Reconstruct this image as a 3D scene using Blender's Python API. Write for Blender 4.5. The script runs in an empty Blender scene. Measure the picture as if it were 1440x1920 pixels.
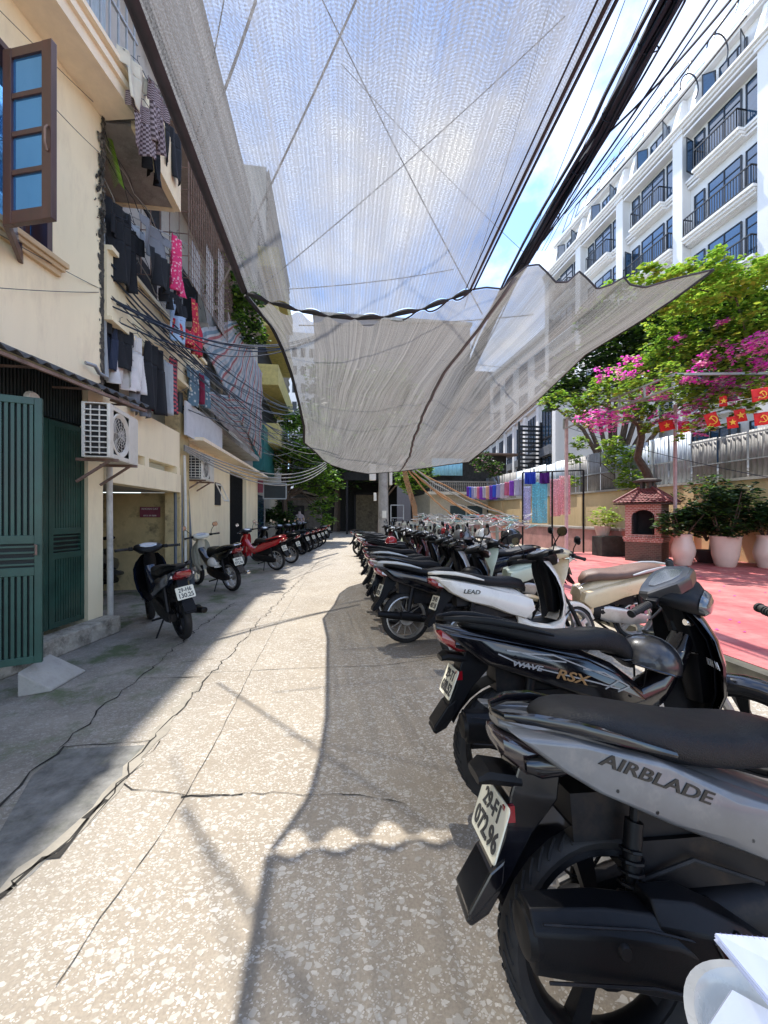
import bpy, bmesh, math, random
from mathutils import Vector, Matrix
R = math.radians
rnd = random.Random(7)
SC = bpy.context.scene
COL = SC.collection
# ---------------------------------------------------------------- camera
TH = R(7.9); CH = 1.45
cd = bpy.data.cameras.new("camera"); cam = bpy.data.objects.new("camera", cd); COL.objects.link(cam)
cam.location = (0, 0, CH); cam.rotation_euler = (R(90), 0, -TH)
cd.sensor_fit = 'AUTO'; cd.sensor_width = 36; cd.lens = 13.5; cd.shift_y = 5/1920.0
cd.clip_start = 0.05; cd.clip_end = 1500
SC.camera = cam
# ---------------------------------------------------------------- light
SUN = Vector((-.13, .45, 1)).normalized()
w = bpy.data.worlds.new("World"); SC.world = w; w.use_nodes = True
nt = w.node_tree; nt.nodes.clear()
out = nt.nodes.new('ShaderNodeOutputWorld'); bg = nt.nodes.new('ShaderNodeBackground')
sky = nt.nodes.new('ShaderNodeTexSky'); sky.sky_type = 'NISHITA'; sky.sun_disc = False
sky.sun_elevation = math.asin(SUN.z); sky.sun_rotation = math.atan2(SUN.x, SUN.y)
sky.air_density = 1.0; sky.dust_density = .3; sky.ozone_density = 3.0
tc = nt.nodes.new('ShaderNodeTexCoord'); mp = nt.nodes.new('ShaderNodeMapping')
mp.inputs['Scale'].default_value = (1, 1, 1.6); mp.inputs['Location'].default_value = (.35, .2, .1)
n1 = nt.nodes.new('ShaderNodeTexNoise'); n1.inputs['Scale'].default_value = 2.3; n1.inputs['Detail'].default_value = 8
n1.inputs['Roughness'].default_value = .58
rp = nt.nodes.new('ShaderNodeValToRGB'); rp.color_ramp.elements[0].position = .43; rp.color_ramp.elements[1].position = .66
mx = nt.nodes.new('ShaderNodeMix'); mx.data_type = 'RGBA'
nt.links.new(tc.outputs['Generated'], mp.inputs['Vector']); nt.links.new(mp.outputs[0], n1.inputs['Vector'])
nt.links.new(n1.outputs['Fac'], rp.inputs[0]); nt.links.new(rp.outputs[0], mx.inputs[0])
sm = nt.nodes.new('ShaderNodeMix'); sm.data_type = 'RGBA'; sm.blend_type = 'MULTIPLY'; sm.inputs[0].default_value = 1; sm.inputs[7].default_value = (.87, .97, 1.09, 1)
nt.links.new(sky.outputs[0], sm.inputs[6]); nt.links.new(sm.outputs[2], mx.inputs[6]); mx.inputs[7].default_value = (5.2, 5.3, 5.5, 1)
nt.links.new(mx.outputs[2], bg.inputs[0]); nt.links.new(bg.outputs[0], out.inputs[0])
bg.inputs[1].default_value = .15
sl = bpy.data.lights.new("sun", 'SUN'); sl.energy = 2.9; sl.angle = R(.6); sl.color = (1, .95, .87)
so = bpy.data.objects.new("sun", sl); COL.objects.link(so); so.location = (0, 0, 30)
so.rotation_euler = SUN.to_track_quat('Z', 'Y').to_euler()
SC.view_settings.view_transform = 'Standard'; SC.view_settings.look = 'None'
SC.view_settings.exposure = 1.5; SC.view_settings.gamma = 1
SC.cycles.transparent_max_bounces = 24; SC.cycles.max_bounces = 7

def at(px, py, z):
    """point at depth z (m) in front of the lens, used to place real things at their own distance"""
    x = (px-720)/720*z; h = (965-py)/720*z
    return Vector((z*math.sin(TH)+x*math.cos(TH), z*math.cos(TH)-x*math.sin(TH), CH+h))
# ---------------------------------------------------------------- materials
_M = {}
def new_mat(name):
    m = bpy.data.materials.new(name); m.use_nodes = True
    return m, m.node_tree, m.node_tree.nodes['Principled BSDF']
def M(name, col=(.5, .5, .5), rough=.6, metal=0, var=.12, scale=6, bump=0, bscale=60, spec=.5, coat=0, dirt=0, dirtcol=(.06, .055, .045), dscale=2.0, emit=None, trans=0, stretch=None, thresh=.52):
    if name in _M: return _M[name]
    m, t, b = new_mat(name); L = t.links.new
    b.inputs['Roughness'].default_value = rough; b.inputs['Metallic'].default_value = metal
    b.inputs['Specular IOR Level'].default_value = spec; b.inputs['Coat Weight'].default_value = coat
    b.inputs['Coat Roughness'].default_value = .08
    if trans:
        b.inputs['Transmission Weight'].default_value = trans
    tc = t.nodes.new('ShaderNodeTexCoord'); vec = tc.outputs['Object']
    c4 = (*col, 1)
    if stretch:
        mp = t.nodes.new('ShaderNodeMapping'); mp.inputs['Scale'].default_value = stretch; L(vec, mp.inputs[0]); vec = mp.outputs[0]
    n = t.nodes.new('ShaderNodeTexNoise'); n.inputs['Scale'].default_value = scale; n.inputs['Detail'].default_value = 6; n.inputs['Roughness'].default_value = .65
    L(vec, n.inputs['Vector'])
    r = t.nodes.new('ShaderNodeValToRGB'); r.color_ramp.elements[0].position = .3; r.color_ramp.elements[1].position = .7
    r.color_ramp.elements[0].color = tuple(min(1, c*(1-var)) for c in col)+(1,); r.color_ramp.elements[1].color = tuple(min(1, c*(1+var)) for c in col)+(1,)
    L(n.outputs['Fac'], r.inputs[0]); csock = r.outputs[0]
    if dirt:
        n2 = t.nodes.new('ShaderNodeTexNoise'); n2.inputs['Scale'].default_value = dscale; n2.inputs['Detail'].default_value = 9; n2.inputs['Roughness'].default_value = .72
        L(vec, n2.inputs['Vector'])
        r2 = t.nodes.new('ShaderNodeValToRGB'); r2.color_ramp.elements[0].position = thresh; r2.color_ramp.elements[1].position = thresh+.2
        r2.color_ramp.elements[1].color = (dirt, dirt, dirt, 1); L(n2.outputs['Fac'], r2.inputs[0])
        x = t.nodes.new('ShaderNodeMix'); x.data_type = 'RGBA'; L(r2.outputs[0], x.inputs[0]); L(csock, x.inputs[6]); x.inputs[7].default_value = (*dirtcol, 1)
        csock = x.outputs[2]
    L(csock, b.inputs['Base Color'])
    if rough < .5 and metal < .9:
        rr = t.nodes.new('ShaderNodeMapRange'); rr.inputs[3].default_value = rough*.7; rr.inputs[4].default_value = min(1, rough*1.6); L(n.outputs['Fac'], rr.inputs[0]); L(rr.outputs[0], b.inputs['Roughness'])
    if bump:
        n3 = t.nodes.new('ShaderNodeTexNoise'); n3.inputs['Scale'].default_value = bscale; n3.inputs['Detail'].default_value = 5; L(tc.outputs['Object'], n3.inputs['Vector'])
        bp = t.nodes.new('ShaderNodeBump'); bp.inputs['Strength'].default_value = bump; bp.inputs['Distance'].default_value = .02
        L(n3.outputs['Fac'], bp.inputs['Height']); L(bp.outputs[0], b.inputs['Normal'])
    _M[name] = m
    return m
def leafmat(name, col, var=.35, trans=.45):
    if name in _M: return _M[name]
    m, t, b = new_mat(name); L = t.links.new
    g = t.nodes.new('ShaderNodeNewGeometry')
    r = t.nodes.new('ShaderNodeValToRGB')
    r.color_ramp.elements[0].color = tuple(c*(1-var) for c in col)+(1,); r.color_ramp.elements[1].color = tuple(min(1, c*(1+var)) for c in col)+(1,)
    L(g.outputs['Random Per Island'], r.inputs[0]); L(r.outputs[0], b.inputs['Base Color'])
    b.inputs['Roughness'].default_value = .5
    tr = t.nodes.new('ShaderNodeBsdfTranslucent'); L(r.outputs[0], tr.inputs[0])
    x = t.nodes.new('ShaderNodeMixShader'); x.inputs[0].default_value = trans
    L(b.outputs[0], x.inputs[1]); L(tr.outputs[0], x.inputs[2]); L(x.outputs[0], t.nodes['Material Output'].inputs[0])
    _M[name] = m
    return m
def brickmat(name, c1, c2, mortar, scale=6, rough=.85, rot=None):
    if name in _M: return _M[name]
    m, t, b = new_mat(name); L = t.links.new
    tc = t.nodes.new('ShaderNodeTexCoord'); br = t.nodes.new('ShaderNodeTexBrick')
    cx = t.nodes.new('ShaderNodeSeparateXYZ'); cb = t.nodes.new('ShaderNodeCombineXYZ'); ad = t.nodes.new('ShaderNodeMath')
    L(tc.outputs['Object'], cx.inputs[0]); L(cx.outputs[0], ad.inputs[0]); L(cx.outputs[1], ad.inputs[1]); L(ad.outputs[0], cb.inputs[0]); L(cx.outputs[2], cb.inputs[1])
    L(cb.outputs[0], br.inputs['Vector']); br.inputs['Color1'].default_value = (*c1, 1); br.inputs['Color2'].default_value = (*c2, 1); br.inputs['Mortar'].default_value = (*mortar, 1)
    br.inputs['Scale'].default_value = scale; br.inputs['Mortar Size'].default_value = .035
    b.inputs['Roughness'].default_value = rough
    n = t.nodes.new('ShaderNodeTexNoise'); n.inputs['Scale'].default_value = 4; n.inputs['Detail'].default_value = 8; L(tc.outputs['Object'], n.inputs['Vector'])
    r = t.nodes.new('ShaderNodeValToRGB'); r.color_ramp.elements[0].position = .55; r.color_ramp.elements[1].position = .9
    L(n.outputs['Fac'], r.inputs[0]); x = t.nodes.new('ShaderNodeMix'); x.data_type = 'RGBA'; L(r.outputs[0], x.inputs[0]); L(br.outputs[0], x.inputs[6]); x.inputs[7].default_value = (.05, .04, .035, 1)
    L(x.outputs[2], b.inputs['Base Color'])
    bp = t.nodes.new('ShaderNodeBump'); bp.inputs['Strength'].default_value = .6; bp.inputs['Distance'].default_value = .01; bp.invert = True
    L(br.outputs['Fac'], bp.inputs['Height']); L(bp.outputs[0], b.inputs['Normal'])
    _M[name] = m
    return m
def stripemat(name, cols, axis=0, scale=3.0, rough=.6, alpha=None):
    """hard edged stripes of cols repeating along one object axis"""
    if name in _M: return _M[name]
    m, t, b = new_mat(name); L = t.links.new
    tc = t.nodes.new('ShaderNodeTexCoord'); s = t.nodes.new('ShaderNodeSeparateXYZ'); L(tc.outputs['UV' if axis > 2 else 'Object'], s.inputs[0])
    mu = t.nodes.new('ShaderNodeMath'); mu.operation = 'MULTIPLY'; mu.inputs[1].default_value = scale; L(s.outputs[axis % 3], mu.inputs[0])
    fr = t.nodes.new('ShaderNodeMath'); fr.operation = 'FRACT'; L(mu.outputs[0], fr.inputs[0])
    r = t.nodes.new('ShaderNodeValToRGB'); r.color_ramp.interpolation = 'CONSTANT'; L(fr.outputs[0], r.inputs[0])
    el = r.color_ramp.elements
    while len(el) < len(cols): el.new(.5)
    for i, c in enumerate(cols):
        el[i].position = i/len(cols); el[i].color = (*c, 1)
    L(r.outputs[0], b.inputs['Base Color']); b.inputs['Roughness'].default_value = rough
    _M[name] = m
    return m
# ---------------------------------------------------------------- mesh builder
class MB:
    def __init__(self, mat=None):
        self.bm = bmesh.new(); self.x = mat or Matrix.Identity(4); self.slot = 0; self.uv = None
    def v(self, p): return self.bm.verts.new(self.x @ Vector(p))
    def f(self, vs):
        try:
            fa = self.bm.faces.new(vs); fa.material_index = self.slot; return fa
        except ValueError: return None
    def quad(self, a, b, c, d): self.f([self.v(a), self.v(b), self.v(c), self.v(d)]); return self
    def poly(self, pts): self.f([self.v(p) for p in pts]); return self
    def box(self, c, s, rot=None):
        c = Vector(c); hx, hy, hz = s[0]/2, s[1]/2, s[2]/2
        P = [Vector((sx*hx, sy*hy, sz*hz)) for sx in (-1, 1) for sy in (-1, 1) for sz in (-1, 1)]
        if rot is not None: P = [rot @ p for p in P]
        V = [self.v(c+p) for p in P]
        for q in ((0, 1, 3, 2), (4, 6, 7, 5), (0, 4, 5, 1), (2, 3, 7, 6), (0, 2, 6, 4), (1, 5, 7, 3)): self.f([V[i] for i in q])
        return self
    def bb(self, a, b):
        a = Vector(a); b = Vector(b)
        return self.box((a+b)/2, tuple(abs(q) for q in (b-a)))
    def bar(self, a, b, wd, ht=None):
        a = Vector(a); b = Vector(b); d = b-a; ht = ht or wd
        q = d.to_track_quat('X', 'Z').to_matrix()
        return self.box((a+b)/2, (d.length, wd, ht), q)
    def loft(self, rings, cap=True, closed=True):
        R_ = [[self.v(p) for p in r] for r in rings]; n = len(R_[0])
        for i in range(len(R_)-1):
            for j in range(n if closed else n-1):
                k = (j+1) % n
                self.f([R_[i][j], R_[i][k], R_[i+1][k], R_[i+1][j]])
        if cap and closed: self.f(R_[0][::-1]); self.f(R_[-1])
        return self
    def tube(self, pts, r, n=8, cap=True):
        pts = [Vector(p) for p in pts]; rr = r if isinstance(r, (list, tuple)) else [r]*len(pts)
        rings = []; up = Vector((0, 0, 1)); prev = None
        for i, p in enumerate(pts):
            d = (pts[min(i+1, len(pts)-1)]-pts[max(i-1, 0)])
            if d.length < 1e-9: d = Vector((0, 0, 1))
            d.normalize()
            if prev is None:
                a = d.cross(up if abs(d.z) < .95 else Vector((0, 1, 0))).normalized()
            else:
                a = (prev-d*prev.dot(d)).normalized()
            prev = a; b = d.cross(a)
            rings.append([p+(a*math.cos(k*2*math.pi/n)+b*math.sin(k*2*math.pi/n))*rr[i] for k in range(n)])
        return self.loft(rings, cap)
    def lathe(self, prof, c=(0, 0, 0), axis='z', n=24, a0=0, a1=2*math.pi, cap=False):
        c = Vector(c); rings = []
        full = abs(a1-a0-2*math.pi) < 1e-6; m = n if full else n+1
        for i in range(m):
            a = a0+(a1-a0)*i/n; ca, sa = math.cos(a), math.sin(a); ring = []
            for r, h in prof:
                if axis == 'z': ring.append(c+Vector((r*ca, r*sa, h)))
                elif axis == 'y': ring.append(c+Vector((r*ca, h, r*sa)))
                else: ring.append(c+Vector((h, r*ca, r*sa)))
            rings.append(ring)
        R_ = [[self.v(p) for p in r] for r in rings]
        for i in range(m if full else m-1):
            k = (i+1) % m
            for j in range(len(prof)-1): self.f([R_[i][j], R_[i][j+1], R_[k][j+1], R_[k][j]])
        return self
    def prism(self, poly, y0, y1, inset=0, plane='xz'):
        cx = sum(p[0] for p in poly)/len(poly); cz = sum(p[1] for p in poly)/len(poly)
        def P(p, y, s):
            a = cx+(p[0]-cx)*s; b = cz+(p[1]-cz)*s
            return (a, y, b) if plane == 'xz' else ((a, b, y) if plane == 'xy' else (y, a, b))
        return self.loft([[P(p, y0, 1) for p in poly], [P(p, y1, 1-inset) for p in poly]])
    def panel(self, poly, y0, b, inset=.18, mid=.5):
        """outlined body panel bulging sideways from y0 by b, with a softened edge"""
        cx = sum(p[0] for p in poly)/len(poly); cz = sum(p[1] for p in poly)/len(poly)
        def ring(y, k):
            o = []
            for p in poly:
                dx, dz = p[0]-cx, p[1]-cz; l = math.hypot(dx, dz) or 1; q = max(0, l-k)/l
                o.append((cx+dx*q, y, cz+dz*q))
            return o
        return self.loft([ring(y0, 0), ring(y0+b*mid, 0), ring(y0+b*.9, inset*.12), ring(y0+b, inset*.35)])
    def grid(self, P, uv=False):
        V = [[self.v(p) for p in row] for row in P]
        if uv and self.uv is None: self.uv = self.bm.loops.layers.uv.new("UVMap")
        nr = len(V); nc = len(V[0])
        for i in range(nr-1):
            for j in range(nc-1):
                fa = self.f([V[i][j], V[i][j+1], V[i+1][j+1], V[i+1][j]])
                if uv and fa:
                    for lp, (a, b) in zip(fa.loops, ((i, j), (i, j+1), (i+1, j+1), (i+1, j))): lp[self.uv].uv = (b/(nc-1), a/(nr-1))
        return self
    def build(self, name, mats, parent=None, smooth=False, bevel=0, sub=0, solid=0, angle=40):
        me = bpy.data.meshes.new(name)
        bmesh.ops.recalc_face_normals(self.bm, faces=self.bm.faces[:])
        if smooth:
            ca = R(angle)
            for f in self.bm.faces: f.smooth = True
            for e in self.bm.edges:
                if len(e.link_faces) == 2 and e.calc_face_angle(0) > ca: e.smooth = False
        self.bm.to_mesh(me); self.bm.free()
        for m in (mats if isinstance(mats, (list, tuple)) else [mats]): me.materials.append(m)
        o = bpy.data.objects.new(name, me); COL.objects.link(o)
        if parent: o.parent = parent
        if sub:
            s = o.modifiers.new("sub", 'SUBSURF'); s.levels = sub; s.render_levels = sub
        if solid:
            s = o.modifiers.new("solid", 'SOLIDIFY'); s.thickness = solid; s.offset = 0
        if bevel:
            s = o.modifiers.new("bevel", 'BEVEL'); s.width = bevel; s.segments = 2; s.limit_method = 'ANGLE'
        return o
def tag(o, label=None, cat=None, group=None, kind=None):
    if label: o['label'] = label
    if cat: o['category'] = cat
    if group: o['group'] = group
    if kind: o['kind'] = kind
    return o
def empty(name, loc=(0, 0, 0), rot=(0, 0, 0)):
    o = bpy.data.objects.new(name, None); COL.objects.link(o); o.location = loc; o.rotation_euler = rot
    o.empty_display_size = .1
    return o
def thing(name, label, cat, loc=(0, 0, 0), rot=(0, 0, 0), group=None):
    return tag(empty(name, loc, rot), label, cat, group)
KIDS = {}
def dup(root, loc=None, rot=None, label=None, group=None, par=None):
    c = root.copy(); COL.objects.link(c)
    if par: c.parent = par
    for ch in list(root.children): dup(ch, par=c)
    if loc is not None: c.location = loc
    if rot is not None: c.rotation_euler = rot
    if label: c['label'] = label
    if group: c['group'] = group
    return c
def se(cx, cy, cz, hw, hh, n=16, p=.8, plane='yz', top=1.0, bot=1.0):
    """superellipse ring"""
    o = []
    for i in range(n):
        a = 2*math.pi*i/n; c, s = math.cos(a), math.sin(a)
        u = math.copysign(abs(c)**p, c)*hw; v = math.copysign(abs(s)**p, s)*hh*(top if s > 0 else bot)
        o.append((cx, cy+u, cz+v) if plane == 'yz' else ((cx+v, cy+u, cz) if plane == 'xy' else (cx+u, cy, cz+v)))
    return o
def text_obj(s, size, mat, parent, M4, ext=.0015, name='lettering', bold=0, align='CENTER', shear=0, sx=1):
    cu = bpy.data.curves.new("txt", 'FONT'); cu.body = s; cu.size = size; cu.extrude = ext; cu.align_x = align; cu.align_y = 'CENTER'; cu.offset = bold; cu.shear = shear
    cu.resolution_u = 3
    tmp = bpy.data.objects.new("txt", cu); COL.objects.link(tmp)
    me = bpy.data.meshes.new_from_object(tmp); bpy.data.objects.remove(tmp); bpy.data.curves.remove(cu)
    me.transform(M4 @ Matrix.Diagonal((sx, 1, 1, 1))); me.materials.clear(); me.materials.append(mat)
    o = bpy.data.objects.new(name, me); COL.objects.link(o)
    if parent: o.parent = parent
    return o
def frame(o, X, Y):
    X = Vector(X).normalized(); Y = Vector(Y).normalized(); Z = X.cross(Y).normalized(); Y = Z.cross(X)
    m = Matrix((X, Y, Z)).transposed().to_4x4(); m.translation = Vector(o); return m
def cat_pts(a, b, sag, n=16):
    a = Vector(a); b = Vector(b)
    return [a.lerp(b, i/n)+Vector((0, 0, -sag*4*(i/n)*(1-i/n))) for i in range(n+1)]
# ================================================================ motorbikes (x forward, y left, z up, origin on the ground under the rear axle)
def mats_bike():
    m, t, b = new_mat("rubber"); L = t.links.new
    tc = t.nodes.new('ShaderNodeTexCoord'); n = t.nodes.new('ShaderNodeTexNoise'); n.inputs['Scale'].default_value = 9; n.inputs['Detail'].default_value = 8
    L(tc.outputs['Object'], n.inputs['Vector']); r = t.nodes.new('ShaderNodeValToRGB'); r.color_ramp.elements[0].position = .4; r.color_ramp.elements[1].position = .75
    r.color_ramp.elements[0].color = (.007, .007, .008, 1); r.color_ramp.elements[1].color = (.035, .032, .03, 1)
    L(n.outputs['Fac'], r.inputs[0]); L(r.outputs[0], b.inputs['Base Color']); b.inputs['Roughness'].default_value = .75
    _M['rubber'] = m
mats_bike()
RUB = _M['rubber']
BLKP = M('black_plastic', (.0035, .0038, .005), .36, spec=.22, var=.3, dirt=.09, dirtcol=(.05, .047, .043), dscale=7, bump=.05, bscale=300)
BLKG = M('black_gloss', (.004, .004, .006), .12, var=.2, coat=.6, dirt=.07, dirtcol=(.12, .11, .10), dscale=9)
DARKM = M('dark_metal', (.018, .018, .02), .45, metal=.7, var=.3, dirt=.5, dirtcol=(.07, .05, .035), dscale=8)
ALU = M('aluminium', (.5, .49, .47), .38, metal=.85, var=.2, dirt=.4, dirtcol=(.14, .11, .08), dscale=9)
CHR = M('chrome', (.75, .75, .76), .12, metal=1, var=.05)
SEATB = M('seat_vinyl', (.0055, .006, .0075), .38, spec=.3, var=.25, bump=.3, bscale=260, dirt=.2, dirtcol=(.06, .06, .06), dscale=5)
SEATBR = M('brown_seat', (.13, .075, .055), .5, var=.2, bump=.2, bscale=260)
REDL = M('red_lens', (.24, .006, .012), .12, var=.15, coat=1)
ORL = M('orange_lens', (.75, .3, .12), .2, var=.1, coat=1)
CLRL = M('clear_lens', (.75, .76, .78), .1, var=.05, coat=1, metal=.3)
PLATE = M('plate_white', (.72, .70, .58), .5, var=.08, dirt=.3, dirtcol=(.3, .27, .2), dscale=14)
INK = M('plate_ink', (.05, .05, .05), .6, var=.05)
GREY = M('grey_paint', (.16, .165, .17), .32, var=.12, metal=.35, coat=.35, dirt=.5, dirtcol=(.30, .285, .26), dscale=9)
SILV = M('silver_paint', (.42, .42, .41), .3, var=.1, metal=.4, coat=.5, dirt=.2, dirtcol=(.25, .22, .2), dscale=5)
WHT = M('white_paint', (.72, .68, .60), .25, var=.05, coat=.6, dirt=.2, dirtcol=(.35, .3, .24), dscale=4)
CRM = M('cream_paint', (.66, .52, .32), .25, var=.06, coat=.6, dirt=.15, dirtcol=(.35, .28, .2), dscale=4)
REDP = M('red_paint', (.42, .01, .015), .2, var=.1, coat=.8)
BLUEP = M('navy_paint', (.012, .018, .035), .15, var=.2, coat=.8, dirt=.15, dirtcol=(.12, .12, .12), dscale=6)
BEIGE = M('beige_leg', (.55, .52, .42), .35, var=.1, coat=.3, dirt=.3, dirtcol=(.25, .22, .16))
GRNW = M('pale_green_paint', (.62, .70, .55), .25, var=.05, coat=.5)
LET = M('letter_chrome', (.05, .052, .055), .15, metal=.85, var=.1)
LETG = M('letter_gold', (.35, .2, .08), .4, metal=.3, var=.1)
LETW = M('letter_pale', (.38, .38, .37), .4, metal=.3, var=.1)
DIAL = M('dial_face', (.45, .5, .56), .15, var=.2, coat=1)

def wheel(par, x, r, style, rimmat, S=None, tw=.05, near=False):
    W = MB(S) if S else MB(); ns = 48
    rr = r-.062
    prof = [(rr+.004, -.022), (rr+.010, -.032), (rr-.004, -.036), (rr-.014, -.024), (rr-.02, 0), (rr-.014, .024), (rr-.004, .036), (rr+.010, .032), (rr+.004, .022)]
    W.lathe(prof, (x, 0, r), 'y', 40)
    W.lathe([(.0, -.05), (.045, -.05), (.05, -.03), (.03, -.02), (.03, .02), (.05, .03), (.045, .05), (0, .05)], (x, 0, r), 'y', 16)
    if style == 'alloy':
        for k in range(5):
            a = k*2*math.pi/5+.5
            c, s = math.cos(a), math.sin(a)
            p0 = (x+.03*c, 0, r+.03*s); p1 = (x+(rr-.012)*c, 0, r+(rr-.012)*s)
            q = Vector(p1)-Vector(p0); m = Matrix(((c, 0, -s), (0, 1, 0), (s, 0, c)))
            def rg(t, w_, th):
                return [tuple(Vector(p0)+q*t+m@Vector((0, yy, zz))) for yy, zz in ((-th, -w_), (th, -w_), (th, w_), (-th, w_))]
            W.loft([rg(0, .032, .022), rg(.5, .018, .014), rg(1, .026, .02)])
    else:
        for k in range(28):
            a = k*2*math.pi/28; b = a+(.35 if k % 2 else -.35); yy = .03 if k % 4 < 2 else -.03
            W.tube([(x+.035*math.cos(a), yy, r+.035*math.sin(a)), (x+(rr-.01)*math.cos(b), 0, r+(rr-.01)*math.sin(b))], .0024, 4, False)
    # brake disc / drum
    W.lathe([(.05, -.055), (.085, -.055), (.085, -.05), (.05, -.05)], (x, 0, r), 'y', 20)
    wo = W.build('wheel', rimmat, par, True)
    T = MB(S) if S else MB()
    pr = [(rr+.002, -.026), (rr+.018, -.040), (rr+.036, -tw*.95), (rr+.050, -tw*.82), (r-.004, -tw*.5), (r, 0), (r-.004, tw*.5), (rr+.050, tw*.82), (rr+.036, tw*.95), (rr+.018, .040), (rr+.002, .026)]
    T.lathe(pr, (x, 0, r), 'y', ns)
    if near:
        for k in range(44):            # tread sipes as raised blocks
            a = k*2*math.pi/44
            for sgn in (-1, 1):
                pp = []
                for t_ in range(5):
                    aa = a+t_*.045+(0 if sgn < 0 else .07); yy = sgn*(tw*.30+t_*tw*.14); rd = r-.0005-.016*((abs(yy)/tw)**2)
                    pp.append((x+rd*math.cos(aa), yy, r+rd*math.sin(aa)))
                T.tube(pp, .0045, 5)
    T.build('tyre', RUB, wo, True)
    return wo
def add_plate(par, x, z, tilt, l1, l2, near=True, mat=None):
    F = frame((x, 0, z), (0, -1, 0), (math.sin(tilt), 0, math.cos(tilt)))
    p = MB(F); P = []
    for (cx, cy) in ((.095, .07), (-.095, .07), (-.095, -.07), (.095, -.07)):
        for k in range(4):
            a = math.atan2(cy, cx); base = {(1, 1): 0, (-1, 1): 90, (-1, -1): 180, (1, -1): 270}[(1 if cx > 0 else -1, 1 if cy > 0 else -1)]
            a = R(base+k*30); P.append((cx-math.copysign(.012, cx)+.012*math.cos(a), cy-math.copysign(.012, cy)+.012*math.sin(a)))
    p.loft([[(a, b, -.001) for a, b in P], [(a, b, .0015) for a, b in P]])
    po = p.build('licence_plate', mat or PLATE, par)
    if near:
        r = MB(F)
        for i in range(len(P)):
            a = P[i]; b = P[(i+1) % len(P)]
            r.bar((a[0]*.97, a[1]*.96, .0015), (b[0]*.97, b[1]*.96, .0015), .003, .002)
        r.build('plate_rim', PLATE, po)
    if l1:
        text_obj(l1, .062, INK, po, F @ Matrix.Translation((0, .030, .0025)), name='plate_lettering', bold=.0012, sx=.86)
        text_obj(l2, .070, INK, po, F @ Matrix.Translation((0, -.032, .0025)), name='plate_lettering', bold=.0016, sx=.86)
    return po
def mirror(par, S, s, L=.17, mat=BLKP, rd=.062):
    g = MB(S); b = Vector((.86, s*.20, 1.04)); t = b+Vector((.02, s*.11, L))
    g.tube([b, b+Vector((.01, s*.03, L*.5)), t], .006, 6)
    g.loft([se(t.x+dx, t.y+s*.02, t.z+.02, rd*q, rd*.75*q, 14, .8) for dx, q in ((.0, .96), (.004, 1), (.02, .8), (.03, .4))])
    mo = g.build('mirror', mat, par, True)
    h = MB(S); h.loft([se(t.x-.001, t.y+s*.02, t.z+.02, rd*.9, rd*.66, 14, .8), se(t.x-.0025, t.y+s*.02, t.z+.02, rd*.9, rd*.66, 14, .8)]); h.build('mirror_glass', CHR, mo)
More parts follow.
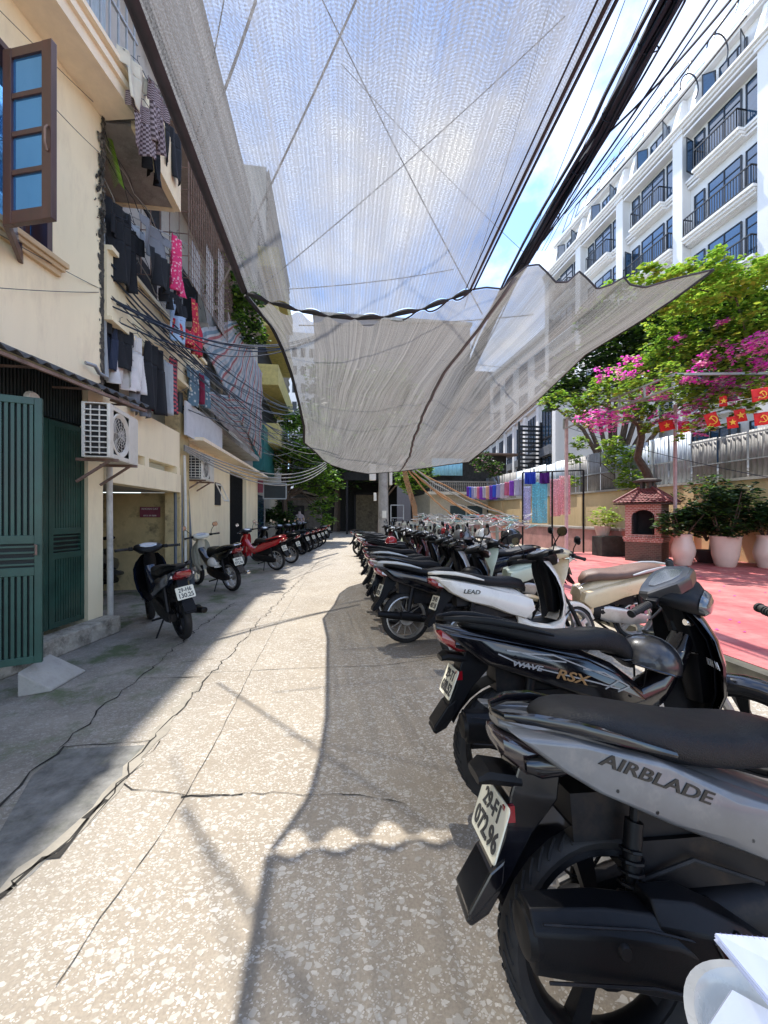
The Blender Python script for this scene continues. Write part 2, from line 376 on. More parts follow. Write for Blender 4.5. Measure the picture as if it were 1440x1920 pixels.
def bike(label, kind='scooter', body=BLKG, trim=BLKP, seat=SEATB, shield=None, inner=None, rim='alloy', rimmat=DARKM, steer=0, lean=-8, loc=(0, 0), head=0,
         plate=('29-F1', '072.96'), side=None, mirrors=True, muffler='shield', mufmat=None, near=False, group=None, low=False, tail=REDL, rail=None, fairing=None, name=None, frontmat=None, rr=.285, sport=False):
    nm = name or ('scooter' if kind == 'scooter' else 'motorbike')
    root = thing(nm, label, nm.replace('_', ' '), (loc[0], loc[1], 0), (R(lean), 0, R(head)), group)
    shield = shield or body; inner = inner or trim; wb = 1.24; mufmat = mufmat or BLKP; rail = rail or trim
    U = kind == 'underbone'
    ax = Vector((.90, 0, .98)); ax2 = Vector((1.15, 0, .45)); A = (ax-ax2).normalized()
    S = Matrix.Translation(ax) @ Matrix.Rotation(R(steer), 4, A) @ Matrix.Translation(-ax)
    wheel(root, 0, rr, rim, rimmat, None, .052 if not U else .04, near)
    wheel(root, wb, rr, rim, rimmat, S, .042)
    # ---- bodywork
    B = MB()
    if sport:
        for s in (-1, 1):
            B.panel([(-.345, .872), (-.15, .855), (.1, .80), (.3, .72), (.5, .645), (.75, .565), (.95, .52), (.97, .43), (.7, .42), (.5, .49), (.3, .565), (.1, .65), (-.1, .735), (-.22, .795)], s*.10, s*.07, .10)
        B.loft([se(x_, 0, z_, w_, h_, 16, .75) for x_, z_, w_, h_ in ((-.34, .86, .04, .015), (-.25, .84, .085, .03), (0, .78, .12, .05), (.3, .67, .125, .07), (.55, .57, .12, .08), (.75, .5, .10, .08))])
    elif not U:
        for s in (-1, 1):
            B.panel([(-.33, .835), (-.16, .815), (.05, .775), (.3, .715), (.52, .65), (.68, .60), (.70, .50), (.60, .42), (.42, .47), (.22, .545), (.0, .61), (-.18, .70)], s*.095, s*.075, .14)
        B.loft([se(x_, 0, z_, w_, h_, 16, .75) for x_, z_, w_, h_ in ((-.34, .84, .04, .015), (-.25, .81, .085, .035), (0, .74, .12, .07), (.3, .67, .125, .09), (.55, .57, .12, .13), (.69, .5, .10, .12))])
    else:
        for s in (-1, 1):
            B.panel([(-.35, .86), (-.2, .83), (.1, .765), (.35, .70), (.50, .62), (.62, .50), (.50, .47), (.30, .53), (.05, .62), (-.18, .71)], s*.075, s*.062, .12)
        B.loft([se(x_, 0, z_, w_, h_, 16, .75) for x_, z_, w_, h_ in ((-.36, .865, .03, .015), (-.25, .83, .075, .035), (0, .76, .095, .06), (.3, .68, .10, .08), (.5, .57, .09, .1), (.64, .47, .07, .09), (.76, .53, .065, .085), (.88, .68, .07, .085), (.97, .85, .07, .07))])
    bo = B.build('body', body, root, True, bevel=.004 if near else 0)
    if side:
        for s in side:
            txt, size, x_, z_, ang, mt, sy, sxx = s
            F = frame((x_, sy, z_), (math.cos(R(ang)), 0, math.sin(R(ang))), (-math.sin(R(ang)), 0, math.cos(R(ang))))
            text_obj(txt, size, mt, bo, F, ext=.0015, bold=size*.02, sx=sxx, shear=.2)
    # ---- seat
    q = MB()
    if sport: sec = ((-.16, .855, .05, .018), (-.1, .862, .10, .04), (.02, .845, .14, .055), (.16, .815, .15, .06), (.28, .79, .15, .06), (.42, .775, .13, .06), (.56, .775, .11, .065), (.68, .745, .085, .06), (.74, .69, .05, .04))
    elif not U: sec = ((-.26, .855, .05, .018), (-.2, .86, .095, .035), (-.05, .845, .135, .05), (.1, .815, .15, .055), (.22, .79, .15, .055), (.34, .775, .135, .055), (.5, .77, .11, .06), (.61, .745, .085, .055), (.66, .70, .05, .04))
    else: sec = ((-.24, .875, .05, .02), (-.16, .875, .095, .032), (0, .845, .12, .045), (.15, .80, .125, .045), (.28, .775, .12, .045), (.42, .785, .115, .055), (.54, .765, .10, .07), (.60, .71, .085, .075), (.625, .65, .05, .04))
    q.loft([se(x_, 0, z_, w_, h_, 20, .62, bot=.9) for x_, z_, w_, h_ in sec])
    q.build('seat', seat, root, True, sub=1 if near else 0, angle=70)
    # ---- grab rail
    g = MB(); zz = .875 if not U else .90
    for s in (-1, 1):
        g.loft([se(x_, s*y_, z_, .014, h_, 8, .8) for x_, y_, z_, h_ in ((.16, .15, zz-.07, .008), (.02, .15, zz-.03, .016), (-.12, .14, zz, .018), (-.24, .105, zz+.012, .016), (-.33, .055, zz+.008, .012), (-.35, .0, zz+.006, .01))])
    g.build('grab_rail', rail, root, True)
    # ---- tail light and turn signals
    t = MB()
    zt = .80 if not U else .815
    t.loft([se(x_, 0, z_, w_, h_, 14, .6) for x_, z_, w_, h_ in ((-.355, zt+.025, .03, .012), (-.34, zt+.01, .075, .03), (-.27, zt-.02, .105, .045), (-.19, zt-.035, .112, .035))])
    to = t.build('tail_light', tail, root, True)
    for s in (-1, 1):
        t = MB(); t.loft([se(x_, s*.115, z_, w_, h_, 10, .7) for x_, z_, w_, h_ in ((-.29, zt-.02, .008, .015), (-.24, zt-.025, .014, .028), (-.15, zt-.03, .010, .018))]); t.build('turn_signal', CLRL if not near else BLKG, root, True)
    # ---- rear mudguard with plate
    k = MB()
    k.prism([(-.10, .76), (-.22, .77), (-.255, .68), (-.28, .58), (-.325, .49), (-.395, .39), (-.38, .375), (-.33, .40), (-.26, .49), (-.20, .58), (-.12, .66)], -.055, .055, 0)
    k.prism([(-.28, .53), (-.325, .50), (-.39, .41), (-.38, .39), (-.29, .47)], -.062, .062, 0)
    for i in range(10):            # inner arch over the tyre
        a0 = R(35+i*12); a1 = R(35+(i+1)*12); ri = rr+.045
        k.quad((ri*math.cos(a0), -.065, rr+ri*math.sin(a0)), (ri*math.cos(a0), .065, rr+ri*math.sin(a0)), (ri*math.cos(a1), .065, rr+ri*math.sin(a1)), (ri*math.cos(a1), -.065, rr+ri*math.sin(a1)))
    mg = k.build('rear_mudguard', trim, root, False, bevel=.006 if near else 0, solid=0)
    if plate is not None:
        add_plate(root, -.298, .60, R(22), plate[0], plate[1], near or loc[1] < 5)
        if near:
            lb = MB(); lb.loft([se(x_, 0, z_, w_, h_, 10, .6) for x_, z_, w_, h_ in ((-.34, .715, .05, .012), (-.31, .725, .06, .022), (-.22, .71, .06, .02))]); lb.build('plate_lamp', BLKP, root, True)
            rf = MB(); rf.box((-.265, -.062, .64), (.03, .012, .04)); rf.build('reflector', REDL, root)
    # ---- engine, swing arm, shocks, chain
    e = MB()
    e.loft([se(x_, .09, z_, w_, h_, 12, .7) for x_, z_, w_, h_ in ((-.06, .29, .03, .045), (.05, .30, .045, .075), (.28, .34, .05, .085), (.45, .37, .05, .09), (.56, .38, .04, .06))])
    e.loft([se(x_, 0, z_, w_, h_, 12, .7) for x_, z_, w_, h_ in ((.24, .33, .09, .08), (.40, .34, .12, .12), (.58, .34, .10, .10), (.72, .36, .06, .07))])
    e.box((.33, 0, .50), (.5, .16, .12)); e.box((.12, 0, .62), (.42, .13, .12))
    e.tube([(.35, .10, .22), (.35, -.10, .22)], .012); e.tube([(.42, .20, .20), (.42, -.2, .20)], .014)
    e.tube([(.30, .08, .25), (.24, .22, .03), (.20, .24, .02)], .01)
    for i in range(6): e.box((.60+i*.022, 0, .355), (.008, .13-.005*i, .13))
    eo = e.build('engine', DARKM, root, True)
    tc_ = MB(); tc_.loft([se(x_, .125, z_, w_, h_, 12, .7) for x_, z_, w_, h_ in ((-.05, .29, .012, .05), (.1, .31, .018, .085), (.38, .35, .018, .095), (.47, .36, .012, .07))]); tc_.build('engine_cover', ALU if not U else DARKM, root, True)
    sh = MB()
    for s in (-1, 1):
        p0 = Vector((-.01, s*.12, .32)); p1 = Vector((.07, s*.10, .66)); sh.tube([p0, p1], .011, 8)
        sh.tube([p0.lerp(p1, .55), p0.lerp(p1, .9)], .022, 10)
        if near or loc[1] < 4:
            pts = []; d = (p1-p0).normalized(); a_ = d.cross(Vector((0, 1, 0))).normalized(); b_ = d.cross(a_)
            for i in range(70):
                tt = i/69; pts.append(p0.lerp(p1, .12+.6*tt)+(a_*math.cos(tt*52)+b_*math.sin(tt*52))*.027)
            sh.tube(pts, .0048, 5)
        else: sh.tube([p0.lerp(p1, .12), p0.lerp(p1, .7)], .026, 8)
    sh.build('rear_shock', BLKP if near else DARKM, root, True)
    if near:
        bc = MB(); bc.loft([se(x_, -.075, z_, .018, h_, 10, .7) for x_, z_, h_ in ((.06, .36, .02), (.09, .37, .045), (.16, .39, .05), (.20, .40, .02))]); bc.build('brake_caliper', ALU, root, True)
        fp = MB(); fp.tube([(.22, -.12, .44), (.20, -.24, .43), (.17, -.30, .43)], [.014, .016, .018], 8); fp.build('foot_peg', BLKP, root, True)
        hs = MB(); hs.tube([(-.05, -.07, .36), (.05, -.09, .47), (.22, -.10, .52), (.4, -.11, .46)], .006, 6); hs.tube([(-.02, .07, .34), (.12, .10, .46), (.34, .09, .52)], .005, 6); hs.build('brake_hose', RUB, root, True)
        for bx, bz in ((-.02, .735), (.33, .60), (.52, .53), (.08, .68)): bt_ = MB(); bt_.lathe([(0, -.004), (.005, -.004), (.006, .002)], (bx, -.166 if sport else -.138, bz), 'y', 8); bt_.build('screw', DARKM, bo, True)
    # ---- exhaust on the right
    x = MB()
    if muffler == 'shield':
        def ring(x_, z_, w_, h_): return [(x_, -.165+dy*w_, z_+dz*h_) for dy, dz in ((-.75, -1), (-1, -.55), (-1, .45), (-.55, 1), (.5, 1), (1, .4), (1, -.5), (.5, -1))]
        x.loft([ring(*a) for a in ((-.285, .452, .035, .045), (-.28, .452, .052, .062), (-.10, .43, .062, .075), (.05, .40, .066, .08), (.16, .35, .062, .075), (.30, .29, .052, .06), (.46, .24, .042, .045))])
        x.loft([ring(*a) for a in ((.02, .43, .05, .08), (.12, .42, .069, .082), (.24, .375, .067, .07), (.38, .30, .05, .05))])
        xo = x.build('muffler', mufmat, root, True, bevel=.005 if near else 0, angle=28)
        if near:
            c = MB(); c.lathe([(.0, -.295), (.028, -.297), (.05, -.290), (.058, -.275), (.054, -.26)], (0, -.165, .452), 'x', 20); c.build('muffler_cap', BLKP, xo, True)
            for bx, bz in ((-.08, .44), (.10, .33), (.30, .28), (.17, .41)):
                b_ = MB(); b_.lathe([(0, -.004), (.013, -.004), (.017, .004), (.018, .012)], (bx, -.232, bz), 'y', 12); b_.build('shield_bolt', DARKM, xo, True)
        if near:
            rc = MB(); rc.panel([(.13, .445), (.20, .44), (.33, .355), (.36, .305), (.27, .33), (.15, .40)], -.228, -.012, .03); rc.build('shield_recess', BLKG, xo, True)
            sc_ = MB(); sc_.tube([(-.26, -.232, .40), (-.02, -.236, .372), (.20, -.234, .31), (.42, -.21, .225)], .0035, 5); sc_.tube([(-.262, -.225, .505), (-.02, -.229, .478), (.14, -.225, .43)], .003, 5); sc_.build('shield_seam', DARKM, xo, True)
    else:
        x.loft([[(x_, -.15+r_*math.cos(a*.52), z_+r_*math.sin(a*.52)) for a in range(12)] for x_, z_, r_ in ((-.36, .36, .022), (-.355, .36, .034), (-.15, .33, .043), (.18, .275, .042), (.24, .265, .02))])
        x.tube([(.22, -.15, .265), (.45, -.14, .22), (.62, -.08, .24), (.68, 0, .30)], .016, 8)
        x.loft([[(x_, -.165+r_*math.cos(a*.52), z_+.005+r_*math.sin(a*.52)) for a in range(12)] for x_, z_, r_ in ((-.12, .33, .02), (-.10, .325, .046), (.12, .29, .046), (.14, .285, .02))])
        x.build('muffler', mufmat, root, True)
    # ---- floor and leg shield
    if not U:
        fl = MB()
        fl.loft([se(x_, 0, z_, w_, h_, 16, .6) for x_, z_, w_, h_ in ((.52, .40, .12, .08), (.66, .335, .17, .055), (.85, .31, .18, .045), (.97, .33, .17, .06), (1.03, .40, .14, .07))])
        fl.build('footboard', shield, root, True)
        fm = MB(); fm.loft([se(x_, 0, z_, w_, .006, 12, .5) for x_, z_, w_ in ((.62, .385, .12), (.82, .362, .14), (.94, .38, .12))]); fm.build('foot_mat', BLKP, root, True)
        lv = ((.36, 1.04, .13, .03), (.42, 1.065, .175, .035), (.55, 1.075, .205, .035), (.70, 1.05, .215, .035), (.82, 1.01, .20, .035), (.91, .975, .155, .035), (.97, .955, .10, .03))
    else:
        lv = ((.33, .98, .10, .025), (.40, 1.01, .155, .03), (.52, 1.045, .19, .035), (.66, 1.05, .20, .035), (.78, 1.03, .195, .035), (.87, 1.00, .16, .035), (.945, .975, .10, .03))
    ls = MB()
    def cres(z_, x_, w_, t_, k=1.0, off=0):
        n = 9; f = []; b = []
        for i in range(n):
            u = -1+2*i/(n-1); cx_ = x_+off-.10*k*u*u
            f.append((cx_+t_*(1-.6*u*u), w_*u, z_)); b.append((cx_, w_*u, z_))
        return f+b[::-1]
    ls.loft([cres(z_, x_, w_, t_) for z_, x_, w_, t_ in lv])
    ls.build('leg_shield', shield, root, True)
    li = MB(); li.loft([cres(z_, x_, w_*.84, .012, 1.0, -.016) for z_, x_, w_, t_ in lv])
    li.loft([se(.99+dx, 0, z_, w_, .05, 12, .7, 'xy') for dx, z_, w_ in ((.0, .45, .06), (-.015, .7, .08), (-.05, .85, .085), (-.08, .95, .07))])
    lo = li.build('inner_shield', inner, root, True)
    if near:
        kl = MB(); kl.lathe([(.0, -.03), (.014, -.03), (.02, -.02), (.022, 0)], (.0, -.07, .86), 'x', 14); kl.x = Matrix.Identity(4)
        kk = MB(Matrix.Translation((.905, 0, 0))); kk.lathe([(.0, -.02), (.016, -.02), (.022, -.012), (.024, .01)], (0, -.085, .86), 'x', 14); kk.build('ignition', CHR, lo, True)
        kl.bm.free()
    # ---- steering head: bars, dash, grips, levers, mirrors
    hd = MB(S)
    hd.loft([se(x_, 0, z_, w_, h_, 16, .7) for x_, z_, w_, h_ in ((.79, 1.0, .05, .02), (.81, 1.01, .12, .032), (.86, 1.035, .17, .042), (.93, 1.035, .165, .055), (1.0, 1.00, .12, .06), (1.05, .965, .07, .04))])
    hd.tube([(.90, 0, 1.0), (.93, 0, .90), (.96, 0, .84)], [.06, .05, .05], 12)
    ho = hd.build('handlebar_cover', fairing or frontmat or trim, root, True)
    if near and U:
        FD = S @ frame((.865, 0, 1.085), (0, -1, 0), (.9, 0, .43)); dp = MB(FD)
        PP = [(-.19, -.03), (-.15, -.085), (-.06, -.10), (.06, -.10), (.15, -.085), (.19, -.03), (.12, .09), (.05, .13), (-.05, .13), (-.12, .09)]
        dp.loft([[(a*.9, b*.9, -.06) for a, b in PP], [(a, b, -.02) for a, b in PP], [(a, b, 0) for a, b in PP], [(a*.93, b*.92, .008) for a, b in PP]]); dpo = dp.build('dash_panel', M('dash_black', (.02, .021, .024), .3, coat=.4, dirt=.3, dirtcol=(.15, .15, .15)), ho, True, angle=25)
        gl_ = MB(FD); gl_.loft([[(a*.62, b*.62+.005, .006) for a, b in PP], [(a*.6, b*.6+.005, .012) for a, b in PP]]); gl_.build('gauge_glass', M('gauge_smoke', (.12, .13, .15), .08, coat=1), dpo)
        nk = MB(S); nk.loft([[(x_-.04, -w_, z_), (x_-.04, w_, z_), (x_+.06, w_*.7, z_), (x_+.06, -w_*.7, z_)] for x_, z_, w_ in ((.875, 1.04, .12), (.905, .96, .075), (.94, .87, .06), (.96, .82, .075))]); nk.build('neck_cover', trim, ho, bevel=.006)
        stk = MB(S); stk.box((.862, -.02, .955), (.003, .05, .022), Matrix.Rotation(R(-22), 3, 'Y')); stk.build('sticker', CLRL, ho)
    dl = MB(S); dl.loft([se(x_, 0, z_, w_, .006, 14, .7) for x_, z_, w_ in ((.815, 1.052, .05), (.83, 1.06, .09), (.89, 1.082, .10), (.93, 1.088, .06))]); dl.build('dashboard', DIAL if not near else BLKG, ho, True)
    hl = MB(S); hl.loft([se(x_, 0, z_, w_, h_, 14, .8) for x_, z_, w_, h_ in ((1.03, .99, .095, .045), (1.055, .975, .085, .042), (1.07, .965, .05, .025))]); hl.build('headlight', CLRL if not near else M('smoked_headlight', (.06, .065, .07), .08, coat=1), root, True)
    br = MB(S)
    for s in (-1, 1): br.tube([(.88, s*.12, 1.02), (.86, s*.2, 1.035), (.82, s*.33, 1.035)], .011, 8)
    bo2 = br.build('handlebar', DARKM, root, True)
    for s in (-1, 1):
        gp = MB(S); gp.tube([(.853, s*.225, 1.035), (.817, s*.345, 1.035)], .0175, 12); gp.tube([(.815, s*.35, 1.035), (.812, s*.36, 1.035)], .02, 12)
        for i in range(8 if near else 0): gp.tube([(.85-.004*i, s*(.235+.012*i), 1.035), (.849-.004*i, s*(.24+.012*i), 1.035)], .0195, 12)
        gp.build('grip', RUB, bo2, True)
        lvv = MB(S); lvv.tube([(.875, s*.2, 1.03), (.905, s*.23, 1.025), (.885, s*.34, 1.015)], [.009, .007, .005], 6); lvv.build('brake_lever', ALU if not near else BLKP, bo2, True)
        cl = MB(S); cl.box((.86, s*.195, 1.035), (.05, .05, .045)); cl.build('switch_housing', BLKP, bo2, bevel=.006)
    if mirrors:
        for s in (-1, 1): mirror(root, S, s)
    # ---- fork, front mudguard
    fk = MB(S)
    for s in (-1, 1):
        fk.tube([(1.0, s*.075, .74), (1.17, s*.075, .42)], .015, 8); fk.tube([(1.13, s*.075, .50), (wb, s*.075, rr)], .022, 8)
    fk.build('fork', ALU if U else DARKM, root, True)
    fm = MB(S); ri = rr+.03; rings = []
    for i in range(13):
        a = R(20+i*11); wv = .055 if 1 < i < 11 else .04; ring = []
        for u in (-1, -.85, -.4, 0, .4, .85, 1):
            rd = ri-(.05 if abs(u) == 1 else (.015 if abs(u) > .8 else 0)); ring.append((wb+rd*math.cos(a), wv*u, rr+rd*math.sin(a)))
        rings.append(ring)
    fm.loft(rings, cap=False, closed=False); fm.build('front_mudguard', shield, root, True, solid=.004)
    return root
def helmet(label, loc, rot=(0, 0, 0), mat=BLKP, vis=None, sc=1.0, band=None):
    root = thing('helmet', label, 'helmet', loc, rot)
    s = MB(Matrix.Scale(sc, 4)); rings = []
    n = 20
    for j in range(9):
        a = R(-12+j*102/8); ring = []
        for i in range(n):
            b = 2*math.pi*i/n; ring.append((.135*math.cos(a)*math.cos(b), .112*math.cos(a)*math.sin(b), .118*math.sin(a)+.02))
        rings.append(ring)
    s.loft(rings); s.build('shell', mat, root, True, angle=60)
    r_ = MB(Matrix.Scale(sc, 4)); r_.tube([(.134*math.cos(2*math.pi*i/n), .112*math.sin(2*math.pi*i/n), -.006) for i in range(n+1)], .005, 6, False)
    r_.tube([(.137*math.cos(R(a)), 0, .02+.120*math.sin(R(a))) for a in range(0, 181, 15)], .003, 5)
    r_.build('trim', band or BLKG, root, True)
    v = MB(Matrix.Scale(sc, 4)); rows = []
    for k in range(3):
        rows.append([((.13+.035*k)*math.cos(R(a)), (.112+.01*k)*math.sin(R(a)), .012-.008*k) for a in range(-55, 56, 11)])
    v.grid(rows); v.build('peak', vis or mat, root, True, solid=.003)
    t = MB(Matrix.Scale(sc, 4)); t.tube([(.03, .105, 0), (.02, .07, -.09), (.02, 0, -.12), (.02, -.07, -.09), (.03, -.105, 0)], .005, 5); t.build('chin_strap', BLKP, root, True)
    return root
# ================================================================ ground
def ground_mat():
    m, t, b = new_mat("terrazzo_concrete"); L = t.links.new; N = t.nodes.new
    tc = N('ShaderNodeTexCoord'); O = tc.outputs['Object']
    def noise(sc_, det=8, ro=.65):
        n = N('ShaderNodeTexNoise'); n.inputs['Scale'].default_value = sc_; n.inputs['Detail'].default_value = det; n.inputs['Roughness'].default_value = ro; L(O, n.inputs['Vector']); return n.outputs['Fac']
    def ramp(f, a, b_, c1, c2):
        r = N('ShaderNodeValToRGB'); r.color_ramp.elements[0].position = a; r.color_ramp.elements[1].position = b_; r.color_ramp.elements[0].color = (*c1, 1); r.color_ramp.elements[1].color = (*c2, 1); L(f, r.inputs[0]); return r.outputs[0]
    def mix(f, a, b_, mode='MIX'):
        x = N('ShaderNodeMix'); x.data_type = 'RGBA'; x.blend_type = mode
        L(f, x.inputs[0]) if not isinstance(f, float) else setattr(x.inputs[0], 'default_value', f)
        for i, s in ((6, a), (7, b_)):
            if isinstance(s, tuple): x.inputs[i].default_value = (*s, 1)
            else: L(s, x.inputs[i])
        return x.outputs[2]
    def math_(op, a, b_=None):
        n = N('ShaderNodeMath'); n.operation = op
        for i, s in ((0, a), (1, b_)):
            if s is None: continue
            if isinstance(s, (int, float)): n.inputs[i].default_value = s
            else: L(s, n.inputs[i])
        return n.outputs[0]
    base = ramp(noise(1.3), .3, .7, (.25, .213, .165), (.35, .308, .245))
    base = mix(ramp(noise(90, 3), .4, .6, (0, 0, 0), (.35, .35, .35)), base, (.15, .12, .095))
    chips = []
    warp = N('ShaderNodeTexNoise'); warp.inputs['Scale'].default_value = 25; L(O, warp.inputs['Vector'])
    wm = N('ShaderNodeMix'); wm.data_type = 'RGBA'; wm.blend_type = 'ADD'; wm.inputs[0].default_value = .012; L(O, wm.inputs[6]); L(warp.outputs['Color'], wm.inputs[7])
    stack = base; hts = None
    for sc_, th, keep, seed in ((32, .06, .74, 0), (52, .07, .66, 3), (95, .09, .58, 7)):
        mp = N('ShaderNodeMapping'); mp.inputs['Location'].default_value = (seed, seed*.7, 0); mp.inputs['Rotation'].default_value = (0, 0, seed); mp.inputs['Scale'].default_value = (1, 1.35, 1); L(wm.outputs[2], mp.inputs[0])
        v = N('ShaderNodeTexVoronoi'); v.feature = 'F1'; v.inputs['Scale'].default_value = sc_; L(mp.outputs[0], v.inputs['Vector']); ve = N('ShaderNodeTexVoronoi'); ve.feature = 'DISTANCE_TO_EDGE'; ve.inputs['Scale'].default_value = sc_; L(mp.outputs[0], ve.inputs['Vector'])
        s = N('ShaderNodeSeparateColor'); L(v.outputs['Color'], s.inputs[0])
        edge = math_('GREATER_THAN', ve.outputs['Distance'], math_('ADD', math_('MULTIPLY', s.outputs[1], .16), th))
        pres = math_('GREATER_THAN', s.outputs[0], keep)
        patch = math_('GREATER_THAN', noise(.9+.2*seed, 5), .44)
        f = math_('MULTIPLY', math_('MULTIPLY', edge, pres), patch)
        cc = ramp(s.outputs[2], 0, 1, (.36, .34, .30), (.58, .55, .50))
        stack = mix(math_('MULTIPLY', f, .72), stack, cc); hts = f if hts is None else math_('ADD', hts, f)
    # grime: darker, greyer toward the left gutter; moss in blotches there
    sx = N('ShaderNodeSeparateXYZ'); L(O, sx.inputs[0])
    g = N('ShaderNodeMapRange'); g.inputs[1].default_value = -.55; g.inputs[2].default_value = -1.55; L(math_('ADD', sx.outputs[0], math_('MULTIPLY', noise(1.6), .5)), g.inputs[0])
    col = mix(math_('MULTIPLY', g.outputs[0], .62), stack, ramp(noise(2.2), .35, .65, (.10, .097, .085), (.27, .25, .215)))
    gm = N('ShaderNodeMapRange'); gm.inputs[1].default_value = -1.1; gm.inputs[2].default_value = -1.9; L(sx.outputs[0], gm.inputs[0])
    col = mix(math_('MULTIPLY', math_('MULTIPLY', gm.outputs[0], ramp(noise(1.9, 9, .7), .50, .62, (0, 0, 0), (1, 1, 1))), .8), col, (.06, .095, .025))
    col = mix(ramp(noise(3.5, 10, .75), .60, .78, (0, 0, 0), (.5, .5, .5)), col, (.12, .10, .08))
    L(col, b.inputs['Base Color']); b.inputs['Roughness'].default_value = .82
    bp = N('ShaderNodeBump'); bp.inputs['Strength'].default_value = .5; bp.inputs['Distance'].default_value = .006
    L(math_('ADD', math_('MULTIPLY', hts, .6), noise(60, 6)), bp.inputs['Height']); L(bp.outputs[0], b.inputs['Normal'])
    return m
GND = ground_mat()
g = MB(); g.quad((-150, -60, 0), (150, -60, 0), (150, 250, 0), (-150, 250, 0)); tag(g.build('ground', GND), kind='structure')
CRK = M('crack_black', (.02, .018, .015), .95, var=.4)
SLAB = M('grey_slab', (.15, .147, .135), .85, var=.5, scale=9, bump=.4, bscale=50, dirt=.6, dirtcol=(.09, .10, .06), dscale=2.5)
MORT = M('pale_mortar', (.27, .245, .20), .9, var=.2, bump=.3)
def G(px, py, z=0): d = (CH-z)*720/(py-965); p = at(px, py, d); return Vector((p.x, p.y, z))
def crack(pts, wd, z=.004, jit=.03, mb=None, seed=1):
    r = random.Random(seed); P = []
    for i in range(len(pts)-1):
        a = Vector(pts[i]); b = Vector(pts[i+1]); n = max(3, int((b-a).length/.07))
        for k in range(n): P.append(a.lerp(b, k/n)+Vector((r.uniform(-jit, jit), r.uniform(-jit, jit), 0)))
    P.append(Vector(pts[-1])); Lf = []; Rt = []
    for i, p in enumerate(P):
        d = (P[min(i+1, len(P)-1)]-P[max(0, i-1)]).normalized(); nrm = Vector((-d.y, d.x, 0)); ww = wd*r.uniform(.15, 1.0)
        Lf.append((p.x+nrm.x*ww, p.y+nrm.y*ww, z)); Rt.append((p.x-nrm.x*ww, p.y-nrm.y*ww, z))
    for i in range(len(P)-1): mb.quad(Lf[i], Lf[i+1], Rt[i+1], Rt[i])
ck = MB()
crack([G(0, 1680), G(130, 1570), G(200, 1495), G(280, 1395), G(380, 1280), G(455, 1200), G(530, 1120), G(600, 1050)], .007, mb=ck, seed=2, jit=.034)
crack([G(0, 1690), G(60, 1640), G(135, 1575), G(200, 1500)], .020, mb=ck, seed=31, jit=.04)
crack([G(180, 1540), G(240, 1450), G(300, 1390)], .004, mb=ck, seed=32, jit=.03)
crack([G(0, 1515), G(60, 1450), G(120, 1400)], .011, mb=ck, seed=3, jit=.02)
crack([G(120, 1400), G(200, 1320), G(280, 1255), G(370, 1180), G(440, 1130)], .008, mb=ck, seed=4)
crack([G(120, 1402), G(200, 1396), G(282, 1389)], .007, mb=ck, seed=5, jit=.01)
crack([G(225, 1474), G(300, 1488), G(350, 1493), G(460, 1489), G(570, 1488), G(650, 1492), G(760, 1508)], .0035, mb=ck, seed=6, jit=.022)
crack([G(340, 1495), G(400, 1492), G(455, 1490)], .007, mb=ck, seed=9, jit=.01)
crack([G(340, 1242), G(400, 1236)], .007, mb=ck, seed=7, jit=.01)
crack([G(270, 1272), G(380, 1270)], .007, mb=ck, seed=8, jit=.01)
crack([G(385, 1262), G(500, 1256), G(600, 1252), G(720, 1248), G(830, 1232)], .004, mb=ck, seed=10, jit=.008)
crack([G(105, 1850), G(190, 1720), G(270, 1612), G(350, 1490), G(400, 1400), G(470, 1260), G(520, 1170), G(590, 1060)], .002, mb=ck, seed=11, jit=.004)
tag(ck.build('ground_cracks', CRK), kind='structure')
sl_ = MB(); sl_.poly([Vector((p.x, p.y, .002)) for p in (G(0, 1560), G(0, 1680), G(60, 1640), G(135, 1566), G(205, 1492), G(280, 1397), G(120, 1405), G(60, 1455))]); tag(sl_.build('concrete_slab', SLAB), kind='structure')
mt_ = MB(); crack([G(0, 1676), G(130, 1566), G(204, 1490), G(282, 1392), G(380, 1276)], .055, z=.003, mb=mt_, seed=22, jit=.012); tag(mt_.build('mortar_seam', MORT), kind='structure')
# red plaza with its kerb
def plaza_mat():
    m, t, b = new_mat("red_paving"); L = t.links.new; N = t.nodes.new
    tc = N('ShaderNodeTexCoord'); br = N('ShaderNodeTexBrick'); L(tc.outputs['Object'], br.inputs['Vector']); br.offset = 0
    br.inputs['Scale'].default_value = 1.7; br.inputs['Mortar Size'].default_value = .008; br.inputs['Row Height'].default_value = .5; br.inputs['Brick Width'].default_value = .5
    br.inputs['Color1'].default_value = (.43, .10, .10, 1); br.inputs['Color2'].default_value = (.36, .08, .085, 1); br.inputs['Mortar'].default_value = (.2, .05, .05, 1)
    n = N('ShaderNodeTexNoise'); n.inputs['Scale'].default_value = 1.7; n.inputs['Detail'].default_value = 9; n.inputs['Roughness'].default_value = .7; L(tc.outputs['Object'], n.inputs['Vector'])
    r = N('ShaderNodeValToRGB'); r.color_ramp.elements[0].position = .42; r.color_ramp.elements[1].position = .75; L(n.outputs['Fac'], r.inputs[0])
    x = N('ShaderNodeMix'); x.data_type = 'RGBA'; L(r.outputs[0], x.inputs[0]); L(br.outputs[0], x.inputs[6]); x.inputs[7].default_value = (.50, .22, .20, 1)
    L(x.outputs[2], b.inputs['Base Color']); b.inputs['Roughness'].default_value = .7
    bp = N('ShaderNodeBump'); bp.inputs['Strength'].default_value = .3; bp.inputs['Distance'].default_value = .01; L(n.outputs['Fac'], bp.inputs['Height']); L(bp.outputs[0], b.inputs['Normal'])
    return m
pz = MB(); pz.bb((3.72, -6, -.3), (11.6, 12.6, .12)); tag(pz.build('plaza', plaza_mat()), kind='structure')
